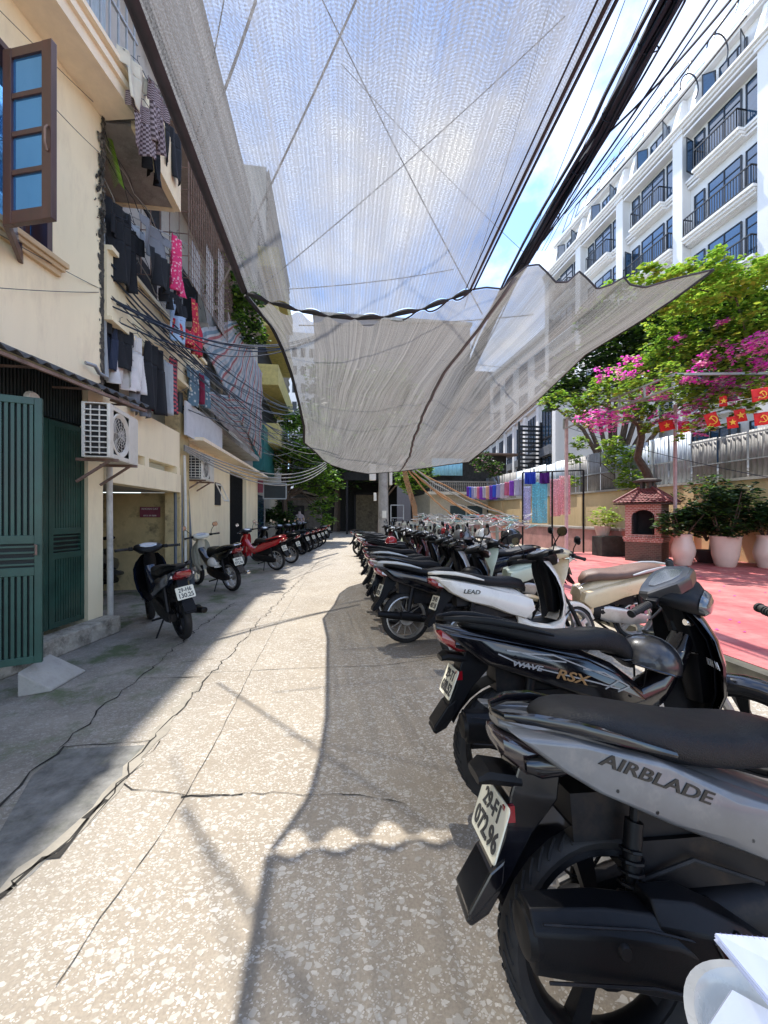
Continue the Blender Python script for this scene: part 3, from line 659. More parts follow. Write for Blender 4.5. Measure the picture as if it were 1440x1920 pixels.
kb = MB(); kb.bb((3.58, -6, -.3), (3.715, 12.6, .115)); tag(kb.build('kerb', M('kerb_dark', (.07, .065, .05), .9, var=.4, dirt=.6, dirtcol=(.12, .14, .06))), kind='structure')
lt = MB()
for i in range(70):
    x_ = rnd.uniform(3.8, 8.5); y_ = rnd.uniform(2, 9.5); a = rnd.uniform(0, 6.3); s_ = .018+.012*rnd.random()
    lt.poly([(x_+s_*math.cos(a+k*1.57), y_+s_*math.sin(a+k*1.57)*.7, .127+.006*(k % 2)) for k in range(4)])
tag(lt.build('fallen_petals', leafmat('petal', (.62, .05, .55), .4), None), 'scattered magenta petals fallen on the red paving', 'petals', kind='stuff')
# step by the gate
# ================================================================ left buildings
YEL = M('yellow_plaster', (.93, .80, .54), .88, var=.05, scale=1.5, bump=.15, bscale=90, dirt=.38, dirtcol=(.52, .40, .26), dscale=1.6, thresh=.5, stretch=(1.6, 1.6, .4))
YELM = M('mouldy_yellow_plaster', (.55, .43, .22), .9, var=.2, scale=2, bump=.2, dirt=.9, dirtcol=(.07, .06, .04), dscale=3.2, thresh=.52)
SOF = M('cream_soffit', (.88, .76, .56), .9, var=.08)
MOUL = M('black_mould', (.06, .055, .045), .95, var=.5, bump=.5, dirt=.6, dirtcol=(.35, .3, .22), dscale=12)
CONC = M('concrete', (.34, .32, .29), .88, var=.2, bump=.3, dirt=.7, dirtcol=(.10, .09, .07), dscale=2.5)
GRNP = M('green_gate_paint', (.019, .066, .048), .4, var=.4, scale=3, dirt=.35, dirtcol=(.012, .04, .045), dscale=2.2, coat=.15)
WOODR = M('red_brown_wood', (.075, .03, .022), .4, var=.3, scale=12, coat=.25, stretch=(1, 1, .1))
DARK = M('dark_interior', (.018, .018, .02), .9, var=.3)
STL = M('galvanised_pipe', (.35, .37, .38), .45, metal=.4, var=.2, dirt=.5, dirtcol=(.18, .15, .12), dscale=6)
PVC = M('grey_pvc', (.13, .15, .17), .5, var=.12, dirt=.3, dirtcol=(.05, .05, .05))
WPLA = M('old_white_plastic', (.70, .67, .58), .5, var=.08, dirt=.4, dirtcol=(.35, .28, .18), dscale=5)
RUST = M('rust_iron', (.20, .13, .10), .85, var=.4, dirt=.5, dirtcol=(.3, .27, .24), dscale=10)
TIN = M('corrugated_tin', (.24, .235, .23), .6, metal=.2, var=.25, scale=2, dirt=.6, dirtcol=(.17, .13, .11), dscale=1.7)
GLS = M('window_glass', (.03, .07, .13), .06, metal=0, spec=1, var=.2, coat=1)
def blue_glass():
    m, t, b = new_mat('blue_pane'); b.inputs['Base Color'].default_value = (.10, .34, .72, 1); b.inputs['Roughness'].default_value = .03; b.inputs['Metallic'].default_value = .75
    return m
BGL = blue_glass()
C1 = Vector((-2.80, 5.2, 0)); d1 = Vector((.1925, .981, 0)).normalized()
F1 = Matrix(((d1.x, -d1.y, 0, C1.x), (d1.y, d1.x, 0, C1.y), (0, 0, 1, 0), (0, 0, 0, 1)))
b1 = tag(empty('house'), 'pale yellow plaster house with green folding gate and open blue glass window', 'house')
b1.matrix_world = F1
m = MB()
m.bb((-.224, 0, 0), (0, .25, 6.36)); m.bb((-7, 0, 3.0), (-.224, .25, 4.17)); m.bb((-7, 0, 4.17), (-1.75, .25, 5.85)); m.bb((-.70, 0, 4.17), (-.224, .25, 5.85)); m.bb((-7, 0, 5.85), (-.224, .25, 6.36))
m.bb((-7, 0, 0), (-3.2, .25, 3.0)); m.bb((-7, .0, 6.72), (-.02, .25, 12)); m.bb((-.2, .25, 0), (0, 6, 12))
m.build('wall', YEL, b1)
m = MB(); m.bb((-7, .8, 0), (-.2, 6, 6.3)); m.build('interior', DARK, b1)
# mould strip on the corner
m = MB(); r_ = random.Random(4)
for i in range(520):
    z_ = 3.0+r_.random()*3.4; th_ = 1+1.8*max(0, 1-abs(z_-5.3)/1.1); wx = -abs(r_.gauss(0, .022))*th_; s_ = r_.uniform(.006, .036)
    m.poly([(wx+s_*math.cos(a*1.05+i)*.7+.0, -.003-.004*r_.random()-(.03*r_.random() if z_ > 4.9 else 0), z_+s_*math.sin(a*1.05+i)*1.3) for a in range(6)])
m.bb((-.02, -.004, 3.0), (.012, .01, 6.36))
m.build('mouldy_corner', MOUL, b1)
# balcony slab 1 with mouldings, rail and glass
m = MB(); m.bb((-7, -.42, 6.36), (.02, -.002, 6.50)); m.bb((-7, -.46, 6.50), (.04, .24, 6.58)); m.bb((-7, -.42, 6.58), (.02, .24, 6.66)); m.bb((-7, -.48, 6.66), (.05, .24, 6.72)); m.build('balcony_slab', SOF, b1)
m = MB(); m.bb((.021, -.43, 6.36), (.035, -.01, 6.44)); m.build('slab_stain', MOUL, b1)
m = MB()
for i in range(24): m.bar((-.05-i*.13, -.44, 6.72), (-.05-i*.13, -.44, 7.6), .018)
m.bar((-7, -.44, 7.6), (0, -.44, 7.6), .05); m.bar((-7, -.44, 7.25), (0, -.44, 7.25), .03); m.build('balcony_rail', STL, b1)
m = MB(); m.bb((-7, -.32, 6.73), (-.35, -.30, 8.3)); m.build('curtain_panel', M('pale_curtain', (.45, .55, .6), .7, var=.2, stretch=(8, 1, .5)), b1)
# window: frame, sill, open leaf
m = MB()
for a, b in (((-.76, -.02, 4.17), (-.70, .2, 5.85)), ((-1.75, -.02, 4.17), (-1.69, .2, 5.85)), ((-1.69, -.02, 5.79), (-.76, .2, 5.85)), ((-1.69, -.02, 4.17), (-.76, .2, 4.23))): m.bb(a, b)
wf = m.build('window_frame', WOODR, b1, bevel=.004)
m = MB()
for i in range(2): m.bb((-.80-i*.4, .13, 4.23), (-.80-i*.4-.05, .17, 5.79))
m.build('inner_shutter', WOODR, wf)
m = MB(); m.bb((-.76, .16, 4.23), (-1.69, .165, 5.79)); m.build('pane', BGL, wf)
m = MB(); m.bb((-2.1, -.10, 4.115), (-.58, 0, 4.17)); m.bb((-2.08, -.075, 4.07), (-.60, 0, 4.115)); m.bb((-2.06, -.045, 4.01), (-.62, 0, 4.07)); m.build('window_sill', M('sill_tan', (.62, .45, .26), .85, var=.08), b1, bevel=.006)
F1i = F1.inverted()
h0 = F1i @ Vector((-2.74, 3.68, 0)); f0 = F1i @ Vector((-2.275, 3.535, 0))
X_ = (f0-h0); X_.z = 0; Ln = X_.length; FL = frame((h0.x, h0.y, 3.90), X_, (0, 0, 1))
m = MB(FL); H = 1.48; Wd = Ln
for a, b in (((0, 0, -.025), (.085, H, .025)), ((Wd-.095, 0, -.025), (Wd, H, .025)), ((.085, 0, -.022), (Wd-.095, .11, .022)), ((.085, H-.08, -.022), (Wd-.095, H, .022))): m.bb(a, b)
for k in (1, 2, 3):
    yy = .11+(H-.19)*k/4; m.bb((.085, yy-.022, -.02), (Wd-.095, yy+.022, .02))
lf = m.build('window_leaf', WOODR, b1, bevel=.004)
m = MB(FL); m.bb((.08, .10, -.004), (Wd-.09, H-.07, .004)); m.build('pane', BGL, lf)
m = MB(FL); m.tube([(Wd-.03, .55, .03), (Wd-.03, .60, .05), (Wd-.03, .72, .05), (Wd-.03, .76, .03)], .008, 6); m.build('latch', RUST, lf)
FL2 = frame((h0.x, h0.y, 3.90), Vector((-1.02, .0, 0))-Vector((h0.x, h0.y, 0)), (0, 0, 1)); W2 = (Vector((-1.02, .0, 0))-Vector((h0.x, h0.y, 0))).length
m = MB(FL2)
for a, b in (((0, 0, -.02), (.07, H, .02)), ((W2-.07, 0, -.02), (W2, H, .02)), ((.07, 0, -.018), (W2-.07, .1, .018)), ((.07, H-.08, -.018), (W2-.07, H, .018))): m.bb(a, b)
for k in (1, 2, 3): m.bb((.07, .1+(H-.18)*k/4-.02, -.018), (W2-.07, .1+(H-.18)*k/4+.02, .018))
lf2 = m.build('window_leaf', WOODR, b1, bevel=.004)
m = MB(FL2); m.bb((.06, .09, -.004), (W2-.06, H-.07, .004)); m.build('pane', BGL, lf2)
# awning of corrugated sheet over the gate
m = MB(); rows = []
for j in range(2):
    row = []
    for i in range(200):
        x_ = -6.5+i*.0335; row.append((x_, -.02-.46*j, 3.02-.20*j+.022*math.sin(x_*2*math.pi/.14)))
    rows.append(row)
m.grid(rows); m.build('awning', M('awning_sheet', (.05, .05, .05), .7, var=.4, dirt=.7, dirtcol=(.3, .28, .25), dscale=5), b1, True, solid=.008)
m = MB(); m.bar((-6.5, -.45, 2.77), (.15, -.45, 2.77), .03); m.bar((.1, -.45, 2.76), (.1, -.02, 2.9), .03)
for i in range(6): m.bar((-.1-i*.6, -.02, 2.80), (-.1-i*.6, -.45, 2.77), .02)
m.build('awning_bracket', RUST, b1)
# gate: closed leaves in the wall and louvre above
def gate_leaf(parent, name, F, wd, h, rows=((.10, .42), (.50, .60), (.66, .985)), n=14, lock=False):
    m = MB(F); fw = .05
    m.bb((0, 0, -.02), (fw, h, .02)); m.bb((wd-fw, 0, -.02), (wd, h, .02)); m.bb((fw, 0, -.018), (wd-fw, .06, .018)); m.bb((fw, h-.06, -.018), (wd-fw, h, .018))
    m.bb((fw, h*.33, -.018), (wd-fw, h*.33+.07, .018)); m.bb((fw, h*.45, -.018), (wd-fw, h*.45+.07, .018))
    lo = m.build(name, GRNP, parent, bevel=.003)
    m = MB(F)
    for k in range(n):
        x_ = fw+(wd-2*fw)*(k+.5)/n
        for a, b in ((.06, h*.33), (h*.45+.07, h-.06)): m.bb((x_-.011, a, -.012), (x_+.011, b, .012))
    for k in range(4):
        y_ = h*.33+.07+(h*.12-.07)*(k+.5)/4; m.bb((fw, y_-.008, -.012), (wd-fw, y_+.008, .012))
    m.build('slat', GRNP, lo)
    m = MB(F); m.bb((fw, .06, -.016), (wd-fw, h-.06, -.013)); m.build('backing', M('gate_backing', (.006, .012, .012), .6, var=.3), lo)
    return lo
for k in range(4):
    x1 = -.224-k*.46; gate_leaf(b1, 'gate_leaf', frame((x1-.455, .06, .22), (1, 0, 0), (0, 0, 1)), .45, 2.25, n=11)
m = MB()
for k in range(90): m.bb((-.24-k*.035-.018, .06, 2.50), (-.24-k*.035, .09, 2.99))
m.bb((-3.3, .10, 2.48), (-.224, .12, 3.0)); m.build('louvre', M('louvre_dark', (.02, .028, .027), .5, var=.3), b1)
gl = gate_leaf(b1, 'open_gate_leaf', F1i @ frame((-3.95, 3.02, .22), (-2.39+3.95, 3.58-3.02, 0), (0, 0, 1)), 1.657, 2.20, n=40)
m = MB(F1i); m.tube([(-2.43, 3.55, 1.12), (-2.40, 3.52, 1.12), (-2.40, 3.52, 1.2), (-2.43, 3.55, 1.2)], .008, 6); m.build('bolt', RUST, gl)
m = MB(); m.bb((-4, -.22, 0), (.02, 0, .20)); m.build('step', M('stained_step', (.42, .38, .31), .9, var=.3, scale=5, bump=.6, bscale=30, dirt=1, dirtcol=(.07, .06, .04), dscale=4, thresh=.46), b1, bevel=.015)
m = MB(Matrix.Translation((0, -.33, 2.55))); m.lathe([(0, -.05), (.06, -.045), (.075, -.02), (.075, 0), (.06, .01)], (-.95, .3, .05), 'y', 20); m.build('wall_lamp', WPLA, b1, True)
# loose ramp slab at the gate foot
m = MB(); 
q = [Vector((-2.75, 3.1, 0)), Vector((-2.15, 3.05, 0)), Vector((-1.98, 3.55, 0)), Vector((-2.45, 3.95, 0))]
q = [at(32, 1261, 3.04), at(94, 1225, 3.46), at(161, 1260, 3.54), at(97, 1297, 3.145)]
zs = (.20, .20, .02, .02)
m.loft([[(p.x, p.y, 0) for p in q], [(p.x, p.y, z_) for p, z_ in zip(q, zs)]])
tag(m.build('ramp_slab', M('ramp_concrete', (.36, .34, .30), .88, var=.2, bump=.4, dirt=.6, dirtcol=(.12, .12, .08), dscale=3), bevel=.012), 'worn concrete ramp wedge at the foot of the green gate', 'ramp')
# ---------------------------------------------------------------- apartment block beyond
b2 = tag(empty('apartment_block'), 'old yellow apartment block with caged balconies and hanging washing', 'apartment block')
m = MB()
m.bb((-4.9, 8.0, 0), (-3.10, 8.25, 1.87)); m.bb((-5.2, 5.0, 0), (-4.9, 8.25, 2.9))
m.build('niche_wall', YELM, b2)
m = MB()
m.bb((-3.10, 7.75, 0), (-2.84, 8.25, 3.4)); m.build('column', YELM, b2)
m = MB(); m.bb((-3.05, 5.23, 1.87), (-2.82, 7.75, 2.20)); m.bb((-3.05, 5.23, 2.34), (-2.84, 7.75, 3.0))
for y_ in (5.3, 5.95, 6.35, 7.6): m.bb((-3.05, y_, 2.20), (-2.83, y_+.14, 2.34))
m.build('beam', YEL, b2)
m = MB(); m.bb((-4.9, 5.1, 1.88), (-3.05, 8.0, 2.0)); m.build('ceiling', CONC, b2)
m = MB()
m.bb((-3.2, 8.25, 0), (-2.95, 11.85, 2.95)); m.bb((-3.2, 11.85, 2.75), (-2.95, 14.1, 2.95)); m.bb((-3.2, 14.1, 0), (-2.95, 16.2, 2.95)); m.bb((-6, 16.0, 0), (-3.2, 16.2, 2.95))
m.build('ground_floor_wall', YEL, b2)
m = MB(); m.bb((-3.15, 8.2, 2.95), (-2.55, 16.3, 3.02)); m.bb((-3.1, 8.2, 3.02), (-2.75, 16.3, 3.12)); m.build('ledge', SOF, b2)
m = MB(); m.bb((-3.14, 11.87, .02), (-3.08, 14.08, 2.74)); m.build('door', M('black_iron_door', (.012, .014, .017), .4, var=.4), b2)
m = MB()
for k in range(16): m.bb((-3.08, 11.9+k*.14, .05), (-3.06, 11.92+k*.14, 2.7))
m.build('door_bars', DARKM, b2)
m = MB(); m.bb((-2.952, 10.35, 1.70), (-2.93, 10.85, 2.28)); w1 = m.build('window', DARK, b2)
m = MB(Matrix.Translation((-2.93, 10.85, 2.25)) @ Matrix.Rotation(R(-25), 4, 'Y'))
m.bb((0, -.5, -.5), (.02, -.46, 0)); m.bb((0, -.04, -.5), (.02, 0, 0)); m.bb((0, -.46, -.5), (.02, -.04, -.46)); m.bb((0, -.46, -.04), (.02, -.04, 0)); m.build('window_sash', WPLA, w1)
# upper walls
UP = M('upper_plaster', (.50, .48, .43), .9, var=.2, scale=1.5, dirt=.7, dirtcol=(.14, .12, .10), dscale=1.5)
m = MB(); m.bb((-6, 5.25, 3.0), (-3.5, 16.0, 11.5)); m.build('upper_wall', UP, b2)
m = MB(); m.bb((-3.49, 5.25, 6.36), (-2.50, 6.55, 6.46)); m.bb((-3.49, 5.25, 6.62), (-2.52, 6.53, 6.66)); m.build('balcony_slab', CONC, b2)
m = MB(); m.bb((-2.50, 5.25, 6.34), (-2.40, 6.60, 7.15)); m.bb((-3.49, 6.55, 6.34), (-2.50, 6.62, 7.0)); m.build('balcony_parapet', YEL, b2)
m = MB(); m.bb((-2.86, 5.25, 3.95), (-2.78, 9.0, 4.78)); m.bb((-2.9, 5.25, 4.78), (-2.72, 9.0, 4.84)); m.bb((-2.9, 5.25, 3.90), (-2.72, 9.0, 3.95)); m.bb((-3.49, 5.25, 3.86), (-2.9, 9.0, 3.92)); m.build('balcony_parapet', YEL, b2)
m = MB(); m.bb((-3.49, 9, 3.6), (-2.85, 16, 3.75)); m.bb((-3.49, 7.2, 8.6), (-2.6, 16, 8.8)); m.bb((-3.49, 9, 5.6), (-2.7, 16, 5.72)); m.build('floor_slab', CONC, b2)
m = MB()
for (y_, z_) in ((5.4, 4.9), (5.4, 3.1), (7.0, 7.2), (9.2, 6.0), (12.0, 6.0), (9.5, 9.2), (12.8, 9.2), (9.3, 3.9), (12.3, 3.9), (6.8, 4.9)): m = MB(); m.bb((-3.51, y_, z_), (-3.47, y_+1.5, z_+1.3)); m.build('window', DARK, b2)
# rusted cage over the upper balcony
m = MB()
for i in range(46): m.bar((-2.55, 7.4+i*.12, 5.75), (-2.55, 7.4+i*.12, 8.6), .010)
for k in range(18): m.bar((-2.55, 7.4, 5.75+k*.16), (-2.55, 12.9, 5.75+k*.16), .007)
for k in range(8): m.bar((-2.55, 7.4, 5.75+k*.4), (-3.45, 7.4, 5.75+k*.4), .012)
for k in range(6): m.bar((-2.56-k*.16, 7.4, 5.75), (-2.56-k*.16, 7.4, 8.6), .012)
m.build('balcony_cage', RUST, b2)
m = MB()
for i in range(7): m.bb((-2.58, 7.6+i*.85, 5.8), (-2.57, 8.1+i*.85, 6.6+.5*(i % 3)))
for i in range(5): m.bb((-3.0, 9.2+i*.7, 4.0), (-2.99, 9.6+i*.7, 5.4))
m.build('balcony_panel', M('pale_sheet', (.45, .46, .44), .7, var=.3, dirt=.6, dirtcol=(.2, .1, .06)), b2)
# corrugated upper cladding seen through the net
m = MB(); rows = []
for j in range(150):
    z_ = 10.4+j*.024; rows.append([(-3.12-.03*math.sin(z_*2*math.pi/.26), y_, z_) for y_ in (4.3, 7, 11, 15.6)])
m.grid(rows); m.build('corrugated_cladding', M('old_cladding', (.42, .37, .31), .8, var=.15, scale=3, stretch=(1, .2, 3), dirt=.4, dirtcol=(.2, .17, .14)), b2, True, solid=.02)
m = MB(); m.bb((-5.9, 4.2, 13.9), (-3.2, 15.8, 14.0)); m.bb((-5.8, 5.3, 11.5), (-3.3, 15.6, 13.9)); m.build('roof_storey', UP, b2)
# stair tower / next block
b3 = tag(empty('apartment_tower'), 'tall narrow tenement with yellow balconies beyond the striped awning', 'apartment block')
m = MB(); m.bb((-7.5, 16.5, 0), (-3.2, 19.9, 15.3)); m.build('wall', UP, b3)
m = MB(); m.bb((-7.5, 19.9, 0), (-3.22, 30, 18.9)); m.build('wall', UP, b3)
m = MB(); rows = []
for j in range(120):
    z_ = 10+j*.075; rows.append([(-3.15-.06*math.sin(z_*2*math.pi/.5), y_, z_) for y_ in (20.0, 24, 30.0)])
m.grid(rows); m.build('cladding', _M['old_cladding'], b3, True, solid=.02)
m = MB()
for k in range(4):
    z_ = 4.6+k*2.6
    m.bb((-3.19, 17.5, z_), (-2.3, 24, z_+.9)); 
m.build('balcony', M('mustard_paint', (.50, .43, .16), .8, var=.2, dirt=.5, dirtcol=(.2, .18, .1)), b3)
m = MB()
for k in range(4):
    z_ = 5.55+k*2.6; m.bb((-3.22, 17.6, z_), (-3.17, 23.5, z_+1.5))
m.build('opening', DARK, b3)
m = MB(); m.bb((-3.2, 16.5, 3.3), (-2.75, 19.5, 5.2)); m.build('green_hoarding', M('teal_sheet', (.015, .13, .13), .55, var=.25), b3)
m = MB(); m.bb((-3.5, 16.4, 0), (-3.1, 19.0, 2.8)); m.build('shop_wall', CONC, b3)
m = MB(); m.bb((-3.09, 16.6, .2), (-3.07, 18.4, 2.3)); m.build('shop_glass', GLS, b3)
# ================================================================ right wall, tin fence, white buildings
WY = M('ochre_wall', (.68, .50, .27), .9, var=.1, scale=1.2, bump=.2, dirt=.5, dirtcol=(.30, .22, .12), dscale=1.4, stretch=(1, 1, .35))
bw = tag(empty('boundary_wall'), 'long ochre boundary wall with pilasters behind the brick oven', 'wall')
m = MB(); m.bb((11.5, -6, 0), (11.75, 32, 2.42)); m.build('wall', WY, bw)
m = MB()
for k in range(13): m.bb((11.44, -3+k*2.75, 0), (11.5, -2.65+k*2.75, 2.38))
m.build('pilaster', WY, bw)
m = MB(); m.bb((11.42, -6, 2.42), (11.8, 32, 2.50)); m.build('coping', CONC, bw)
tf = tag(empty('tin_fence'), 'weathered grey corrugated tin fence standing on the ochre wall', 'fence')
def tin(y0, y1, z0, z1, x_, mat, nm='tin_sheet'):
    m = MB(); n = int((y1-y0)/.024); rows = []
    for j in range(2): rows.append([(x_+.02*math.sin(i*.024*2*math.pi/.145)+.012*math.sin(i*.3), y0+i*.024, (z0, z1)[j]) for i in range(n)])
    m.grid(rows); return m.build(nm, mat, tf, True, solid=.003)
TINP = M('pale_blue_tin', (.40, .45, .50), .5, metal=.3, var=.2, scale=2, dirt=.5, dirtcol=(.25, .22, .2), dscale=1.7)
r_ = random.Random(3); y_ = -6
while y_ < 32:
    wd = .85; far = y_ > 10.8
    tin(y_, y_+wd-.01, 2.5, (3.78 if not far else 4.15)+r_.uniform(-.04, .05), 11.6, TINP if far and r_.random() < .8 else TIN); y_ += wd
m = MB()
for k in range(9): m.bar((11.52, -4+k*4.1, 2.4), (11.52, -4+k*4.1, 4.1), .06)
m.bar((11.53, -6, 3.72), (11.53, 11, 3.72), .04); m.bar((11.53, -6, 3.0), (11.53, 11, 3.0), .03); m.bar((11.53, 11, 3.25), (11.53, 32, 3.25), .05); m.build('fence_frame', STL, tf)
# low pink planter wall
PINK = brickmat('pink_brick', (.36, .15, .14), (.45, .22, .20), (.28, .16, .15), 5)
pw = tag(empty('planter_wall'), 'low pinkish rendered planter wall at the back of the red plaza', 'planter wall')
m = MB(); m.bb((9.3, 11.2, 0), (9.55, 30, .92)); m.bb((9.55, 11.2, 0), (11.4, 11.4, .92)); m.build('wall', M('pink_render', (.42, .22, .20), .9, var=.25, scale=2, bump=.3, dirt=.8, dirtcol=(.12, .08, .07), dscale=1.6), pw)
m = MB(); m.bb((9.25, 11.15, .92), (9.60, 30, 1.0)); m.build('coping', CONC, pw)
m = MB(); m.bb((9.6, 11.5, .5), (11.3, 30, .8)); m.build('soil', M('soil', (.06, .045, .03), .95, var=.4), pw)
# ---- big white building, ornate facade at X = 20 facing -X
WB = M('white_facade', (.75, .745, .74), .75, var=.04, scale=1)
WBT = M('cornice_white', (.80, .79, .78), .7, var=.03)
FR = M('window_black_frame', (.02, .023, .028), .4, var=.2)
wbld = tag(empty('apartment_building'), 'tall white neoclassical apartment building with black balcony rails', 'apartment building')
XF = 20.0; FH = 3.3; BAY = 4.49; Y0 = 1.19; NB = 7; NF = 7
TOP = 23.4
m = MB(); m.bb((XF+.3, Y0, 0), (XF+12, Y0+NB*BAY+.6, TOP)); m.build('wall', WB, wbld)
m = MB()
for i in range(NB+1):
    m = MB(); y_ = Y0+i*BAY+.1; m.bb((XF-.25, y_, 0), (XF+.3, y_+.62, TOP-.35)); m.bb((XF-.35, y_-.08, TOP-.35), (XF+.3, y_+.70, TOP+.05)); m.build('pilaster', WB, wbld)
m = MB(); Ye = Y0+NB*BAY+.8
for k in range(1, NF+1):
    z_ = TOP-FH*(NF-k)
    if k == NF:
        m = MB()
        for dz, dx in ((0, .55), (-.14, .42), (-.3, .3), (-.55, .2)): m.bb((XF-dx, Y0-.6, z_+dz), (XF+.3, Ye, z_+dz+.13))
        m.build('top_cornice', WBT, wbld)
    else:
        for i in range(NB):
            ya = Y0+i*BAY+.73; yb = ya+BAY-.64
            m = MB()
            for dz, dx in ((.10, .22), (-.03, .14), (-.22, .08)): m.bb((XF-dx+.15, ya, z_+dz), (XF+.3, yb, z_+dz+.12))
            m.build('cornice', WBT, wbld)
def glz(nm, parent, x, ya, yb, za, zb, nv=2):
    m = MB(); m.bb((x, ya, za), (x+.06, yb, zb)); o = m.build(nm, GLS, parent)
    m = MB(); t_ = .05
    for a, b in (((ya, za), (ya+t_, zb)), ((yb-t_, za), (yb, zb)), ((ya, za), (yb, za+t_)), ((ya, zb-t_), (yb, zb))): m.bb((x-.04, a[0], a[1]), (x-.001, b[0], b[1]))
    for k in range(1, nv):
        yy = ya+(yb-ya)*k/nv; m.bb((x-.035, yy-t_/2, za), (x-.002, yy+t_/2, zb))
    m.bb((x-.035, ya, zb-.55), (x-.002, yb, zb-.5)); m.build('frame', FR, o)
    return o
def rail(parent, x, ya, yb, z_, h=1.0, dx=.55):
    m = MB(); n = int((yb-ya)/.13)
    for k in range(n+1): m.bar((x, ya+(yb-ya)*k/n, z_), (x, ya+(yb-ya)*k/n, z_+h), .03)
    m.bar((x, ya, z_+h), (x, yb, z_+h), .06); m.bar((x, ya, z_+.1), (x, yb, z_+.1), .04)
    for yy in (ya, yb):
        m.bar((x, yy, z_+h), (x+dx, yy, z_+h), .05)
        for k in range(4): m.bar((x+dx*k/4, yy, z_), (x+dx*k/4, yy, z_+h), .03)
    m.build('balcony_rail', FR, parent)
def sash(parent, x, y_, za, zb, ang, wd=.62):
    F = Matrix.Translation((x, y_, 0)) @ Matrix.Rotation(R(ang), 4, 'Z'); m = MB(F)
    for a, b in (((0, za), (.06, zb)), ((wd-.06, za), (wd, zb)), ((0, za), (wd, za+.06)), ((0, zb-.06), (wd, zb))): m.bb((-b[0], -.02, a[1]), (-a[0], .02, b[1]))
    o = m.build('open_sash', FR, parent); m = MB(F); m.bb((-wd+.05, -.008, za+.05), (-.05, .008, zb-.05)); m.build('pane', GLS, o)
r_ = random.Random(11)
for i in range(NB):
    ya = Y0+i*BAY+.72; mid = ya+(BAY-.62)/2
    for k in range(1, NF):
        zf = TOP-FH*(NF-k)
        if zf < 2: continue
        if k == NF-1 or k == NF-3 or k == 0 or (k == NF-2):
            glz('balcony_door', wbld, XF+.24, mid-.85, mid+.85, zf+.1, zf+2.55, 2)
            for s in (-1, 1): glz('window', wbld, XF+.24, mid+s*1.35-.3, mid+s*1.35+.3, zf+.35, zf+2.5, 1)
            wide = 1.1 if k == NF-1 else 1.75
            m = MB()
            for dz, dx in ((0, .62), (-.14, .5), (-.26, .36)): m.bb((XF-dx+.2, mid-wide-dx*.2, zf+.22+dz-.15), (XF+.3, mid+wide+dx*.2, zf+.22+dz-.02))
            m.build('balcony_slab', WBT, wbld)
            rail(wbld, XF-.36, mid-wide, mid+wide, zf+.2)
            if r_.random() < .45: sash(wbld, XF+.15, mid+1.65, zf+.4, zf+2.3, 15)
        else:
            glz('window', wbld, XF+.24, mid-.75, mid+.75, zf+.5, zf+2.4, 3); 
            for s in (-1, 1): glz('window', wbld, XF+.24, mid+s*1.5-.28, mid+s*1.5+.28, zf+.5, zf+2.4, 1)
            sash(wbld, XF+.15, mid-.75, zf+.5, zf+2.3, r_.uniform(-5, 25)); sash(wbld, XF+.15, mid+.75, zf+.5, zf+2.3, r_.uniform(-30, 5))
    # attic storey set back with dormer-like pier tops
    zf = TOP
    glz('attic_window', wbld, XF+.75, mid-.7, mid+.7, zf+.45, zf+2.1, 3)
    sash(wbld, XF+.6, mid-.7, zf+.45, zf+2.05, 25); sash(wbld, XF+.6, mid+.75, zf+.45, zf+2.05, -30)
m = MB(); m.bb((XF+.8, Y0, TOP), (XF+12, Y0+NB*BAY, TOP+2.5)); m.bb((XF+.45, Y0-.2, TOP+2.5), (XF+12, Y0+NB*BAY+.3, TOP+2.65)); m.bb((XF+.3, Y0-.2, TOP+2.65), (XF+12, Y0+NB*BAY+.4, TOP+2.8))
m.build('attic_wall', WB, wbld)
m = MB()
for i in range(NB+1):
    y_ = Y0+i*BAY+.4
    for s in (-1, 1): m = MB(); m.loft([[(XF-.1, y_+s*.62-.16, TOP+.1), (XF-.1, y_+s*.62+.16, TOP+.1), (XF+.9, y_+s*.62+.16, TOP+.1), (XF+.9, y_+s*.62-.16, TOP+.1)], [(XF+.5, y_+s*.5-.12, TOP+2.4), (XF+.5, y_+s*.5+.12, TOP+2.4), (XF+.9, y_+s*.5+.12, TOP+2.4), (XF+.9, y_+s*.5-.12, TOP+2.4)]]); m.build('attic_buttress', WBT, wbld)
# glazed mansard on top
m = MB()
m.loft([[(XF+1.2, Y0+.5, TOP+2.8), (XF+1.2, Ye-1.5, TOP+2.8), (XF+10, Ye-1.5, TOP+2.8), (XF+10, Y0+.5, TOP+2.8)], [(XF+2.6, Y0+.5, TOP+6.3), (XF+2.6, Ye-1.5, TOP+6.3), (XF+10, Ye-1.5, TOP+6.3), (XF+10, Y0+.5, TOP+6.3)]])
mo = m.build('mansard', WB, wbld)
for i in range(NB):
    for o_ in (-.9, .9):
        yy = Y0+i*BAY+2.4+o_; m = MB(frame((XF+1.33, yy-.6, TOP+3.2), (0, 1, 0), (1.4, 0, 3.5))); m.bb((0, 0, 0), (1.2, 2.1, .08)); po = m.build('roof_window', GLS, wbld)
        m = MB(frame((XF+1.25, yy-.6, TOP+5.1), (0, 1, 0), (.15, 0, -1))); m.x = m.x @ Matrix.Rotation(R(28*(1 if o_ > 0 else 1)), 4, 'X')
        m.bb((0, 0, 0), (1.2, .06, .05)); m.bb((0, 1.8, 0), (1.2, 1.86, .05)); m.bb((0, .06, 0), (.06, 1.8, .05)); m.bb((1.14, .06, 0), (1.2, 1.8, .05)); m.build('frame', FR, po)
